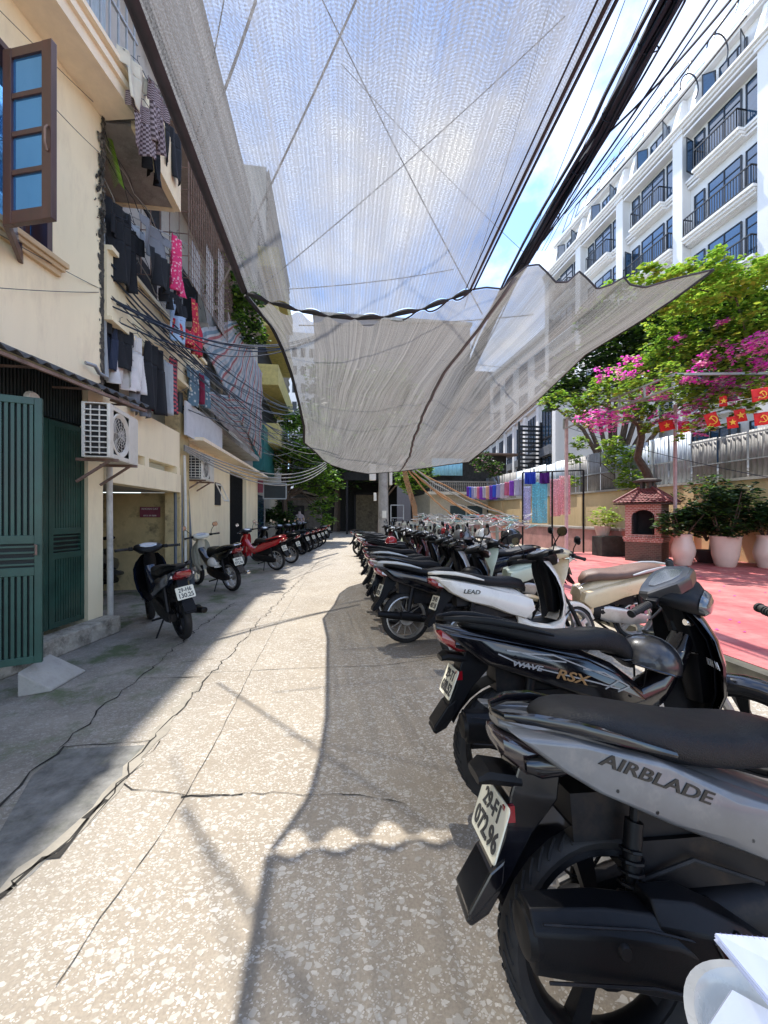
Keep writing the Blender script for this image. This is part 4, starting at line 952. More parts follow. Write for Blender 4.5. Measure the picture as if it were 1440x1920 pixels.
# lower wing of the white building, turned slightly
lw = tag(empty('white_annex'), 'lower white building with tall dark windows behind the tin fence', 'building')
lwa = Vector((13.9, 22, 0)); lwb = Vector((18.0, 43, 0)); dd = (lwb-lwa).normalized(); LL = (lwb-lwa).length
lw.matrix_world = Matrix(((dd.x, dd.y, 0, lwa.x), (dd.y, -dd.x, 0, lwa.y), (0, 0, 1, 0), (0, 0, 0, 1)))   # local x along, local -y toward the lane... y away
m = MB(); m.bb((0, 0, 0), (LL, 6, 9.5)); m.build('wall', WB, lw)
m = MB()
for dz, dx in ((0, .5), (-.2, .35), (-.45, .2)): m.bb((-.3, -dx, 9.5+dz), (LL+.3, 6, 9.5+dz+.18))
for k in range(8): m.bb((k*3.0-.05, -.18, 0), (k*3.0+.5, 0, 9.0))
m.build('cornice', WBT, lw)
for k in range(7):
    for za, zb in ((3.3, 5.3), (5.6, 8.6)):
        m = MB(); m.bb((k*3.0+.9, -.03, za), (k*3.0+2.6, .0, zb)); o = m.build('window', GLS, lw)
        m = MB()
        for q in range(4): m.bb((k*3.0+.9+q*.55, -.07, za), (k*3.0+.95+q*.55, -.031, zb))
        m.bb((k*3.0+.9, -.07, za+.9), (k*3.0+2.6, -.031, za+1.0)); m.bb((k*3.0+.9, -.07, za), (k*3.0+2.6, -.031, za+.1)); m.build('frame', FR, o)
    m = MB(); m.bb((k*3.0+.8, -.25, 5.35), (k*3.0+2.7, -.05, 5.95)); m.build('window_guard', M('grey_guard', (.16, .17, .19), .6, var=.2), lw)
# ================================================================ far end of the lane
fh = tag(empty('house'), 'two storey house with a white balustrade balcony at the end of the lane', 'house')
FHm = M('dirty_cream', (.60, .54, .43), .85, var=.15, dirt=.5, dirtcol=(.3, .26, .2), dscale=1)
yh = 27.0
m = MB(); m.bb((7.1, yh, 0), (13.2, yh+6, 3.0)); m.build('wall', FHm, fh)
m = MB(); m.bb((6.7, yh-1.2, 2.85), (13.6, yh, 3.05)); m.build('balcony_slab', FHm, fh)
m = MB()
for k in range(46): m.lathe([(.03, 3.05), (.05, 3.2), (.03, 3.4), (.055, 3.55), (.03, 3.7)], (6.85+k*.145, yh-1.1, 0), 'z', 6)
m.bb((6.75, yh-1.17, 3.7), (13.5, yh-1.03, 3.8)); m.build('balustrade', M('balustrade_grey', (.28, .26, .23), .85, var=.2), fh)
m = MB(); m.bb((7.1, yh+.6, 3.0), (13.2, yh+6, 5.9)); m.build('upper_storey', M('dark_upper', (.05, .05, .05), .8, var=.4), fh)
m = MB(); m.loft([[(6.6, yh-1.0, 5.75), (13.9, yh-1.0, 5.75), (13.9, yh+7, 6.4), (6.6, yh+7, 6.4)], [(6.6, yh-1.0, 5.85), (13.9, yh-1.0, 5.85), (13.9, yh+7, 6.5), (6.6, yh+7, 6.5)]]); m.build('roof', RUST, fh)
for a in (8.6, 9.9):
    m = MB(); m.bb((a, yh-.03, 1.0), (a+1.15, yh, 2.1)); m.build('window', M('green_shutter', (.04, .07, .075), .6, var=.2), fh)
m = MB(); m.bb((11.4, yh-.03, 1.6), (11.75, yh, 2.1)); m.bb((12.3, yh-.03, .1), (13.1, yh, 2.4)); m.build('door', DARK, fh)
m = MB(); rows = []
for j in range(2): rows.append([(7.0+i*.03, yh-.9+.03*math.sin(i*.03*2*math.pi/.3), 4.2+j*1.2) for i in range(75)])
m.grid(rows); m.build('blue_sheet', M('light_blue_sheet', (.30, .62, .78), .5, var=.12), fh, True, solid=.01)
m = MB()
for k in range(16): m.bb((12.7, yh-2.4, 3.2+k*.28), (14.4, yh-2.33, 3.33+k*.28))
m.bb((12.7, yh-2.32, 3.0), (12.8, yh-2.2, 7.8)); m.bb((14.3, yh-2.32, 3.0), (14.4, yh-2.2, 7.8)); m.build('slat_screen', FR, fh)
de = tag(empty('covered_passage'), 'dark covered passage with a rusty doorway at the end of the lane', 'passage')
m = MB(); m.bb((-3.2, 34, 0), (5.9, 40, 7.5)); m.build('wall', M('shade_black_wall', (.010, .010, .009), .9, var=.5), de)  # near-black base colour stands in for the shade deep in the passage
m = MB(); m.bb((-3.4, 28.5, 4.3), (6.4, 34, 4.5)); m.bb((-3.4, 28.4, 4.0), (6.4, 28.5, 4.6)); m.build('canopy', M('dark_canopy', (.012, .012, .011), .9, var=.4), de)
m = MB()
for x_ in (-3.2, 1.2, 6.1): m.bar((x_, 28.6, 0), (x_, 28.6, 4.1), .14)
m.build('post', DARKM, de)
m = MB(); m.bb((2.2, 33.9, .0), (4.3, 33.99, 3.2)); m.build('door', M('pale_rusty_door', (.20, .16, .10), .8, var=.4, dirt=.9, dirtcol=(.05, .04, .03), dscale=1.4), de)
m = MB(); m.bb((2.05, 33.8, 0), (2.2, 33.9, 3.4)); m.bb((4.3, 33.8, 0), (4.45, 33.9, 3.4)); m.bb((2.05, 33.8, 3.2), (4.45, 33.9, 3.4)); m.build('door_frame', DARKM, de)
kh = tag(empty('hut'), 'small hut with tiled roof under the trees left of the passage', 'hut')
m = MB(); m.bb((-3.0, 24, 0), (-.6, 27, 2.5)); m.build('wall', M('hut_wall', (.12, .11, .10), .9, var=.4), kh)
m = MB(); m.loft([[(-3.4, 23.4, 3.15), (-3.4, 27.4, 3.15), (-3.4, 27.4, 3.25), (-3.4, 23.4, 3.25)], [(-.2, 23.4, 2.45), (-.2, 27.4, 2.45), (-.2, 27.4, 2.55), (-.2, 23.4, 2.55)]]); m.build('roof', M('old_tile', (.20, .16, .13), .9, var=.4, scale=14), kh)
m = MB(); m.bb((-2.9, 23.96, 0), (-1.6, 23.99, 2.0)); m.build('door', DARK, kh)
# rear wing of the white building
rw = tag(empty('rear_wing'), 'lower rear wing beyond the tall white building, seen dimly through the net', 'building')
m = MB(); m.bb((XF+.5, 33.6, 0), (XF+10, 47.5, 18.8)); m.bb((XF+.1, 33.5, 18.8), (XF+10, 47.8, 19.2)); m.build('wall', WB, rw)
for k in range(5):
    for j in range(4): m = MB(); m.bb((XF+.44, 34.6+j*3.3, 2.5+k*3.2), (XF+.5, 36.4+j*3.3, 4.7+k*3.2)); m.build('window', GLS, rw)
lb_ = tag(empty('distant_block'), 'lower right shoulder of the distant grey slab behind the net', 'apartment block')
m = MB(); m.bb((18.3, 50, 0), (30, 60, 21)); m.build('wall', M('far_grey', (.24, .21, .20), .85, var=.1), lb_)
for k in range(6):
    for j in range(4): m = MB(); m.bb((19+j*2.6, 49.96, 2.2+k*3), (20.3+j*2.6, 49.99, 3.8+k*3)); m.build('window', FR, lb_)
# distant block behind the net
db = tag(empty('distant_block'), 'distant grey apartment slab rising behind the shade net', 'apartment block')
m = MB(); m.bb((-2, 48, 0), (18, 60, 26)); m.build('wall', M('far_grey', (.24, .21, .20), .85, var=.1), db)
m = MB(); m.bb((-2.2, 47.8, 26), (18.2, 60.2, 26.4)); m.build('parapet', CONC, db)
dt = tag(empty('distant_tower'), 'distant white tower block left of the grey slab behind the net', 'tower block')
m = MB(); m.bb((-7.4, 70, 0), (-2.6, 80, 34)); m.build('wall', WB, dt)
m = MB()
for k in range(9):
    for j in range(3): m.bb((-6.8+j*1.5, 69.96, 4+k*3.2), (-6.0+j*1.5, 69.99, 5.6+k*3.2))
m.build('window', FR, dt)
# ================================================================ shade nets
def netmat(name, cov=.68, su=1.0, sv=1.0, tcol=(.20, .20, .20), dcol=(.17, .17, .17)):
    m, t, b = new_mat(name); L = t.links.new; N = t.nodes.new; t.nodes.remove(b)
    tc = N('ShaderNodeTexCoord'); s = N('ShaderNodeSeparateXYZ'); L(tc.outputs['UV'], s.inputs[0])
    def mth(op, a, c=None):
        n = N('ShaderNodeMath'); n.operation = op
        for i, q in ((0, a), (1, c)):
            if q is None: continue
            if isinstance(q, (int, float)): n.inputs[i].default_value = q
            else: L(q, n.inputs[i])
        return n.outputs[0]
    def ns(vx, vy, sc_, det=4):
        c = N('ShaderNodeCombineXYZ'); L(mth('MULTIPLY', s.outputs[0], vx), c.inputs[0]); L(mth('MULTIPLY', s.outputs[1], vy), c.inputs[1])
        n = N('ShaderNodeTexNoise'); n.inputs['Scale'].default_value = sc_; n.inputs['Detail'].default_value = det; n.inputs['Roughness'].default_value = .7; L(c.outputs[0], n.inputs['Vector']); return n.outputs['Fac']
    # uv is in metres: u across, v along the lane. knitted rows across, streaks along
    rows = mth('SINE', mth('MULTIPLY', mth('ADD', s.outputs[1], mth('MULTIPLY', ns(3, 3, 1), .001)), 2*math.pi/.011))
    ladder = mth('SINE', mth('MULTIPLY', s.outputs[0], 2*math.pi/.024))
    streak = ns(22*su, .5, 1, 6); fine = ns(150, 110, 1, 3); broad = ns(3, .35, 1, 3)
    f = mth('ADD', mth('ADD', cov, mth('MULTIPLY', rows, .06)), mth('MULTIPLY', ladder, .05))
    f = mth('ADD', f, mth('MULTIPLY', mth('SUBTRACT', streak, .5), .55)); f = mth('ADD', f, mth('MULTIPLY', mth('SUBTRACT', fine, .5), 1.1)); f = mth('ADD', f, mth('MULTIPLY', mth('SUBTRACT', broad, .5), .25))
    cl = N('ShaderNodeClamp'); cl.inputs['Min'].default_value = .12; cl.inputs['Max'].default_value = .96; L(f, cl.inputs[0])
    tr = N('ShaderNodeBsdfTransparent'); df = N('ShaderNodeBsdfDiffuse'); tl = N('ShaderNodeBsdfTranslucent'); mx_ = N('ShaderNodeMixShader'); mm = N('ShaderNodeMixShader')
    df.inputs[0].default_value = (*dcol, 1); tl.inputs[0].default_value = (*tcol, 1); mx_.inputs[0].default_value = .6
    yr = N('ShaderNodeValToRGB'); yr.color_ramp.elements[0].position = .36; yr.color_ramp.elements[1].position = .64; yr.color_ramp.elements[0].color = tuple(c*.45 for c in tcol)+(1,); yr.color_ramp.elements[1].color = tuple(c*1.5 for c in tcol)+(1,)
    L(mth('ADD', mth('MULTIPLY', streak, .6), mth('MULTIPLY', fine, .4)), yr.inputs[0]); L(yr.outputs[0], tl.inputs[0])
    L(df.outputs[0], mx_.inputs[1]); L(tl.outputs[0], mx_.inputs[2]); L(cl.outputs[0], mm.inputs[0]); L(tr.outputs[0], mm.inputs[1]); L(mx_.outputs[0], mm.inputs[2])
    L(mm.outputs[0], t.nodes['Material Output'].inputs[0])
    return m
NET = netmat('shade_net', .76, tcol=(.155, .155, .158)); NET2 = netmat('shade_net_dense', .82, su=1.6, tcol=(.185, .178, .17), dcol=(.13, .13, .13)); HEM = M('net_hem', (.05, .045, .055), .8, var=.3)
ROPE = M('dark_rope', (.012, .012, .015), .7, var=.3)
def uvgrid(mb, P):
    V = [[mb.v(p) for p in row] for row in P]; uv = mb.bm.loops.layers.uv.new("UVMap"); nr = len(V); nc = len(V[0])
    U = [[0]*nc for _ in range(nr)]; W_ = [[0]*nc for _ in range(nr)]
    for i in range(nr):
        for j in range(nc):
            if j: U[i][j] = U[i][j-1]+(V[i][j].co-V[i][j-1].co).length
            if i: W_[i][j] = W_[i-1][j]+(V[i][j].co-V[i-1][j].co).length
    sc = max(r[-1] for r in U)
    for i in range(nr-1):
        for j in range(nc-1):
            fa = mb.f([V[i][j], V[i][j+1], V[i+1][j+1], V[i+1][j]])
            for lp, (a, b) in zip(fa.loops, ((i, j), (i, j+1), (i+1, j+1), (i+1, j))): lp[uv].uv = (b/(nc-1)*sc, W_[a][nc//2])
# net 1: level sheet over the lane, seam at its far end with scallops
n1 = tag(empty('shade_net'), 'flat grey knitted shade net stretched straight overhead, nearest of the two', 'shade net')
seam = [at(458, 549, 3.0), at(505, 566, 3.0), at(560, 582, 3.0), at(615, 592, 3.0), at(665, 597, 3.0), at(720, 594, 3.0), at(790, 580, 3.0), at(845, 560, 3.02), at(886, 543, 3.05)]
def interp(P, t):
    t = max(0, min(.99999, t))*(len(P)-1); i = int(t); return P[i].lerp(P[i+1], t-i)
XL0 = -.66; rows = []; NR = 60; NCc = 80
for i in range(NR+1):
    v = i/NR; row = []
    for j in range(NCc+1):
        u = j/NCc; e = interp(seam, u)+Vector((0, -.07*max(0, abs(math.sin(u*8*math.pi))-.3), .012*abs(math.sin(u*8*math.pi))))
        nx = -.66+1.20*u; nr_ = Vector((nx, -3.2, 3.12+.05*math.cos(u*3.1)))
        w_ = v**1.0; p = e.lerp(nr_, w_); p.z += .02*math.sin(v*9)*math.sin(u*7)-.05*math.sin(u*math.pi)*(1-v)*0
        if u in (0, 1): pass
        row.append(p)
    rows.append(row)
m = MB(); uvgrid(m, rows); m.build('net_sheet', NET, n1, True)
m = MB(); m.tube([r[0]+Vector((-.015, 0, 0)) for r in rows[::4]], .008, 6); m.tube([r[-1]+Vector((.01, 0, 0)) for r in rows[::4]], .008, 6); m.build('hem_rope', HEM, n1, True)
m = MB()
def strip(mb, P, wd): mb.grid([[p+Vector((-wd/2, 0, 0)) for p in P], [p+Vector((wd/2, 0, .004)) for p in P]])
strip(m, [r[0]+Vector((.01, 0, -.006)) for r in rows[::3]], .04); strip(m, [r[-5]+Vector((0, 0, -.006)) for r in rows[::3]], .008); strip(m, [r[-1]+Vector((-.02, 0, -.008)) for r in rows[::3]], .018)
m.build('hem', HEM, n1, True, solid=.003)
m = MB()
for k in range(8):
    a = interp(seam, k/8); b = interp(seam, (k+1)/8); pts = [interp(seam, (k+q/8)/8)+Vector((0, -.07*max(0, math.sin(q/8*math.pi)-.3), -.018*math.sin(q/8*math.pi))) for q in range(9)]
    m.tube(pts, [.005+.015*math.sin(q/8*math.pi) for q in range(9)], 6)
m.build('seam_hem', ROPE, n1, True)
# net 2: hangs from the seam down toward the far end, right wing tied out to the pergola
n2 = tag(empty('shade_net'), 'sagging grey knitted shade net with scalloped far wing tied out to the right', 'shade net')
near = [at(460, 553, 3.02), at(560, 589, 3.02), at(615, 602, 3.02), at(675, 606, 3.02), at(790, 586, 3.03), at(884, 546, 3.06)]
wing = [(884, 546, 3.06), (912, 540, 3.06), (942, 543, 3.08), (960, 522, 3.05), (988, 500, 3.05), (1010, 497, 3.05), (1026, 512, 3.05), (1042, 530, 3.05), (1064, 530, 3.05), (1086, 510, 3.05), (1100, 522, 3.05), (1120, 543, 3.05), (1145, 535, 3.05), (1170, 521, 3.05), (1182, 535, 3.05), (1210, 540, 3.05), (1260, 525, 3.05), (1338, 506, 3.06)]
near = [interp(seam, k/64)+Vector((0, .12*max(0, abs(math.sin(k/8*math.pi))-.45)**.6*(1, .8, 1, .35, 1, .9, .8, .5)[min(7, k//8)], -.004-.02*abs(math.sin(k/8*math.pi)))) for k in range(65)]
NE = near+[at(*q) for q in wing[1:]]
def arc(P, n):
    Ls = [0]
    for i in range(1, len(P)): Ls.append(Ls[-1]+(P[i]-P[i-1]).length)
    o = []
    for k in range(n+1):
        s = Ls[-1]*k/n; i = 0
        while i < len(P)-2 and Ls[i+1] < s: i += 1
        o.append(P[i].lerp(P[i+1], (s-Ls[i])/max(1e-6, Ls[i+1]-Ls[i])))
    return o
LE = [at(460, 553, 3.02), at(478, 575, 3.1), at(510, 612, 3.3), at(530, 655, 3.6), at(546, 700, 4.0), at(560, 755, 4.9), at(570, 800, 5.7), at(570, 830, 6.5)]
RE = [at(1338, 506, 3.06), at(1270, 556, 3.15), at(1200, 602, 3.32), at(1100, 662, 3.7), at(1020, 738, 4.4), at(960, 792, 5.5), at(930, 826, 6.4), at(880, 866, 7.9)]
FE = [at(570, 830, 6.5), at(592, 848, 7.3), at(605, 862, 8.2), at(622, 872, 8.8), at(655, 882, 9.4), at(690, 888, 9.7), at(745, 884, 9.5), at(800, 877, 9.0), at(840, 871, 8.4), at(880, 866, 7.9)]
NU, NV = 190, 70
NEa = arc(NE, NU); LEa = arc(LE, NV); REa = arc(RE, NV); FEa = arc(FE, NU); rows = []
for i in range(NV+1):
    v = i/NV; row = []
    for j in range(NU+1):
        u = j/NU
        p = NEa[j]*(1-v)+FEa[j]*v+LEa[i]*(1-u)+REa[i]*u-(NEa[0]*(1-u)*(1-v)+NEa[-1]*u*(1-v)+FEa[0]*(1-u)*v+FEa[-1]*u*v)
        p = p+Vector((0, 0, .015*math.sin(u*23+3*v)*math.sin(v*math.pi)-.10*math.sin(u*math.pi)*math.sin(v*math.pi)))
        row.append(p)
    rows.append(row)
m = MB(); uvgrid(m, rows); m.build('net_sheet', NET2, n2, True)
m = MB(); m.tube([p for p in LEa[::2]], .018, 6); m.tube([p for p in FEa[::3]], .014, 6); m.tube(REa[::2], .012, 6); m.build('hem_rope', ROPE, n2, True)
m = MB(); m.tube([p+Vector((0, 0, .005)) for p in NEa[int(NU*.36):]], .007, 6); m.build('scalloped_hem', HEM, n2, True)
m = MB(); dk = [r[int(NU*.60+i*.22)] for i, r in enumerate(rows)]; strip(m, [p+Vector((0, 0, -.01)) for p in dk[::2]], .04); m.build('joining_strip', M('net_strip', (.14, .14, .145), .8, var=.2), n2, True, solid=.003)
# ================================================================ cables and ropes
CBK = M('haze_black_cable', (.008, .02, .042), .5, var=.3); CGR = M('grey_cable', (.28, .27, .24), .6, var=.2); COR = M('orange_conduit', (.42, .22, .10), .6, var=.25, dirt=.4, dirtcol=(.15, .1, .08)); CBR = M('frayed_rope', (.22, .19, .16), .8, var=.3)  # cable black carries a blue tint that paints haze into the colour
def cable(a, b, sag, r, mat, label, group, cat='cable', nm='overhead_cable', n=14, wob=0, seed=0):
    pts = cat_pts(a, b, sag, n)
    if wob:
        q = random.Random(seed); pts = [p+Vector((q.uniform(-wob, wob), q.uniform(-wob, wob), q.uniform(-wob, wob))) if 0 < i < n else p for i, p in enumerate(pts)]
    m = MB(); m.tube(pts, r, 5, False); return tag(m.build(nm, mat, None, True), label, cat, group)
# heavy bundle on the right
bd = tag(empty('cable_bundle'), 'thick haze-tinted black bundle of overhead cables sweeping down beside the white building', 'cable bundle')
r_ = random.Random(5); spine = [at(1330, -160, 2.9), at(1262, 0, 3.4), at(1135, 235, 4.6), at(1045, 385, 5.7), at(962, 525, 7.4), at(905, 640, 9.2), at(850, 765, 12), at(770, 880, 16.0)]
spine = [p for p in spine]
for k in range(46):
    ox = r_.gauss(0, .042); oz = r_.gauss(0, .04); ph = r_.uniform(0, 6); pts = []
    for i in range(29):
        p = interp(spine, i/28); pts.append(p+Vector((ox+.02*math.sin(i*.9+ph), 0, oz+.015*math.cos(i*.7+ph))))
    m = MB(); m.tube(pts, r_.choice((.009, .012, .017, .024)), 5, False); m.build('strand', CBK, bd, True)
for k in range(7):
    m = MB(); c_ = interp(spine, .1+k*.085); m.tube([c_+Vector((.11*math.cos(a*.63), .02*math.sin(a*1.3), .09*math.sin(a*.63))) for a in range(11)], .006, 5, False); m.build('cable_tie', CBK, bd, True)
for i, (x0, y0, x1, y1, z0, z1, rr_) in enumerate(((1345, 0, 1060, 400, 3.2, 5.6, .008), (1385, 0, 1080, 385, 3.2, 5.4, .010), (1400, 30, 1100, 385, 3.2, 5.2, .008), (1330, 0, 1020, 450, 3.3, 6.2, .012), (1370, 0, 1140, 250, 3.2, 4.6, .012))):
    cable(at(x0, y0, z0), at(x1, y1, z1), .05, rr_, CBK, 'black cable running just outside the thick bundle toward the white building', 'loose cables beside the thick bundle')
for i, (x0, x1) in enumerate(((1215, 1000), (1226, 1008), (1238, 1016), (1250, 1022), (1172, 985))):
    cable(at(x0, 0, 5.0), at(x1, 470, 9), .1, .006, CBK, 'thin wire crossing open sky left of the thick bundle', 'thin wires left of the thick bundle')
for i, (c, rd) in enumerate((((1345, 95), 20), ((1292, 165), 17))):
    m = MB(); m.tube([at(c[0]+rd*math.cos(R(a))*1.0, c[1]+rd*1.6*math.sin(R(a)), 3.6) for a in range(-170-20*i, 60, 12)], .006, 5, False); tag(m.build('cable_loop', CBK, None, True), ('upper' if i == 0 else 'lower')+' slack loop of black cable hanging off the bundle', 'cable loop')
# ropes above the net
for i, (x0, y0, x1, y1, z0, z1, rr_, mt) in enumerate(((480, 0, 372, 290, 3.6, 4.2, .014, CBR), (668, 0, 405, 555, 3.9, 5.2, .012, CBR), (590, -30, 905, 590, 4.4, 5.2, .007, ROPE), (640, 120, 990, 480, 4.0, 7, .004, ROPE), (1060, 30, 480, 545, 4.0, 4.2, .005, ROPE), (420, 0, 365, 270, 4, 5.0, .007, ROPE), (470, 545, 850, 505, 5, 6, .006, ROPE), (1030, 10, 870, 580, 4.6, 6, .004, ROPE), (560, 610, 1000, 590, 6, 7, .009, ROPE), (585, 720, 835, 775, 8, 11, .016, ROPE), (600, 735, 850, 760, 8, 11, .010, ROPE), (1060, 700, 600, 640, 7, 8, .005, ROPE))):
    cable(at(x0, y0, z0), at(x1, y1, z1), .06, rr_, mt, ('slanting grey rope seen through the shade net' if mt is CBR else 'thin dark line crossing above the shade nets'), 'ropes above the nets' if mt is CBR else 'thin lines above the nets', 'rope', 'rope')
# left-hand tangle: starts on the yellow corner/pole, ends in the far trees and under the net
r_ = random.Random(9)
for i in range(15):
    a = at(190+r_.uniform(-8, 20), 470+r_.uniform(0, 110), 4.9); b = at(565+r_.uniform(-25, 45), 800+r_.uniform(-30, 45), 15+r_.uniform(-2, 4))
    cable(a, b, r_.uniform(.1, .7), r_.choice((.006, .009, .012)), CBK, 'black cable of the tangle strung from the yellow corner along the apartment block', 'cable tangle along the apartment block', wob=.02, seed=i)
for i in range(12):
    a = at(335+r_.uniform(-8, 20), 640+r_.uniform(0, 130), 7.4); b = at(590+r_.uniform(-40, 40), 840+r_.uniform(-30, 40), 17+r_.uniform(-2, 4))
    cable(a, b, r_.uniform(.1, .9), r_.choice((.006, .009, .012)), r_.choice((CBK, CBK, CGR)), 'sagging cable strung from the dark pole toward the trees', 'cables from the dark pole', wob=.02, seed=40+i)
for i in range(9):
    a = at(180+r_.uniform(-8, 20), 180+r_.uniform(0, 380), 4.8); b = at(345+r_.uniform(-8, 20), 600+r_.uniform(-80, 130), 7.2)
    cable(a, b, r_.uniform(.0, .5), r_.choice((.004, .006, .009)), r_.choice((CBK, CBK, CGR)), 'loose wire hanging between the yellow corner and the dark pole', 'loose wires at the yellow corner', wob=.03, seed=80+i)
for i in range(5):
    cable(at(200+r_.uniform(-8, 8), 530+r_.uniform(0, 60), 4.9), at(600, 628+r_.uniform(-4, 6), 8.5), .38+.16*r_.random(), .011, CBK, 'heavy black cable drooping below the washing and out under the net', 'heavy drooping cables', n=20)
for i in range(4):
    cable(at(345, 835+i*3, 7.3), at(612, 865+i*4, 16), .55+.05*i, .016, CGR, 'pale grey cable drooping past the black sign board', 'pale cables by the sign board', n=20)
for i in range(8):
    cable(at(255, 790+i*2, 5.8), at(335, 805+i*3, 7.5), .10+.02*i, .009, r_.choice((CBK, CGR)), 'cable of the short sagging bunch beside the air conditioner', 'cable bunch beside the air conditioner', wob=.02, seed=i)
for i, (a, b) in enumerate((((0, 20), (190, 205)), ((105, 205), (185, 285)), ((0, 540), (185, 548)), ((0, 440), (185, 540)))):
    cable(F1 @ (F1i @ at(a[0], a[1], 3.45)), at(b[0], b[1], 4.7), .01, .0035, CBK, ('upper' if i == 0 else 'second' if i == 1 else 'lower' if i == 2 else 'slanting')+' thin wire along the yellow house wall', None)
# ================================================================ pipes and poles
m = MB(); m.tube([at(205, 868, 4.85), at(207, 1160, 4.85)], .035, 10); tag(m.build('drain_pipe', M('white_pipe', (.55, .53, .48), .5, var=.15, dirt=.6, dirtcol=(.15, .13, .1), dscale=5), None, True), 'white drain pipe with grey foot at the corner of the yellow house', 'pipe')
m = MB(); m.tube([at(192, 410, 4.85), at(196, 640, 4.85), at(200, 712, 4.85)], .028, 8); m.tube([at(160, 680, 4.4), at(178, 686, 4.5), at(186, 700, 4.6), at(202, 708, 4.8)], .022, 8); tag(m.build('wall_pipe', STL, None, True), 'thin galvanised pipe beside the hanging black skirts', 'pipe')
pb = at(360, 1097, 7.9); pb.z = 0
m = MB(); m.tube([pb, at(341, 790, 7.75), at(334, 785, 7.8)], .055, 12); m.build('utility_pole', PVC, None, True).name = 'utility_pole'
tag(bpy.data.objects['utility_pole'], 'leaning dark grey metal pole in front of the second air conditioner', 'pole')
m = MB(); m.tube([at(338, 500, 7.6), at(338, 790, 7.6)], .05, 10); tag(m.build('upper_pole', PVC, None, True), 'upright dark post rising between the hanging washing', 'pole')
for i, dx in enumerate((0, .09, .16)):
    m = MB(); q = at(330, 950, 7.3); q.x += dx*.7; q.y += dx; m.tube([(q.x, q.y, 0), (q.x, q.y, 1.6), (q.x-.02, q.y, 2.6)], .028+.01*(i == 0), 8); tag(m.build('drain_pipe', PVC if i < 2 else WPLA, None, True), ('thick dark', 'thin dark', 'pale')[i]+' pipe running down the mouldy column', 'pipe')
# concrete pole
cp = tag(empty('concrete_pole'), 'concrete utility pole with pale meter boxes in the middle of the lane end', 'utility pole')
P0 = at(719, 1010, 17); P0.z = 0
m = MB(); m.tube([P0, P0+Vector((-.01, 0, 3.9))], [.25, .19], 16); m.build('pole', CONC, cp, True)
for dx, z0, z1, w_, d in ((-.50, 2.95, 3.65, .28, .2), (.30, 2.75, 3.5, .12, .2), (-.40, 2.05, 2.4, .12, .1)):
    m = MB(); m.bb((P0.x+dx-w_/2, P0.y-.25, z0), (P0.x+dx+w_/2, P0.y-.25+d, z1)); m.build('meter_box', WPLA, cp, bevel=.02)
m = MB(); m.bb((P0.x-.09, P0.y-.285, 1.3), (P0.x+.09, P0.y-.27, 1.62)); m.build('poster', WPLA, cp)
r_ = random.Random(3)
for i in range(7):
    a = P0+Vector((.8, .1, 3.9)); b = P0+Vector((3.5+r_.uniform(0, 4.5), 1+r_.uniform(0, 3), r_.uniform(.8, 1.6)))
    cable(a, b, r_.uniform(.1, .5), .035, COR if i < 5 else CGR, 'orange-brown conduit fanning down from the pole to the washing racks' if i < 5 else 'pale conduit slanting down from the pole to the washing racks', 'conduits fanning from the pole', 'conduit', 'conduit', wob=.04, seed=i)
m = MB()
for i in range(5): m.tube([P0+Vector((.75+.04*i, .1, 4.1)), P0+Vector((.95+.05*i, .1, 3.0)), P0+Vector((1.3+.05*i, 0, 1.8)), P0+Vector((1.45+.04*i, 0, 0))], .017, 6)
tag(m.build('conduit_stack', COR, None, True), 'vertical stack of brown conduits right of the concrete pole', 'conduit')
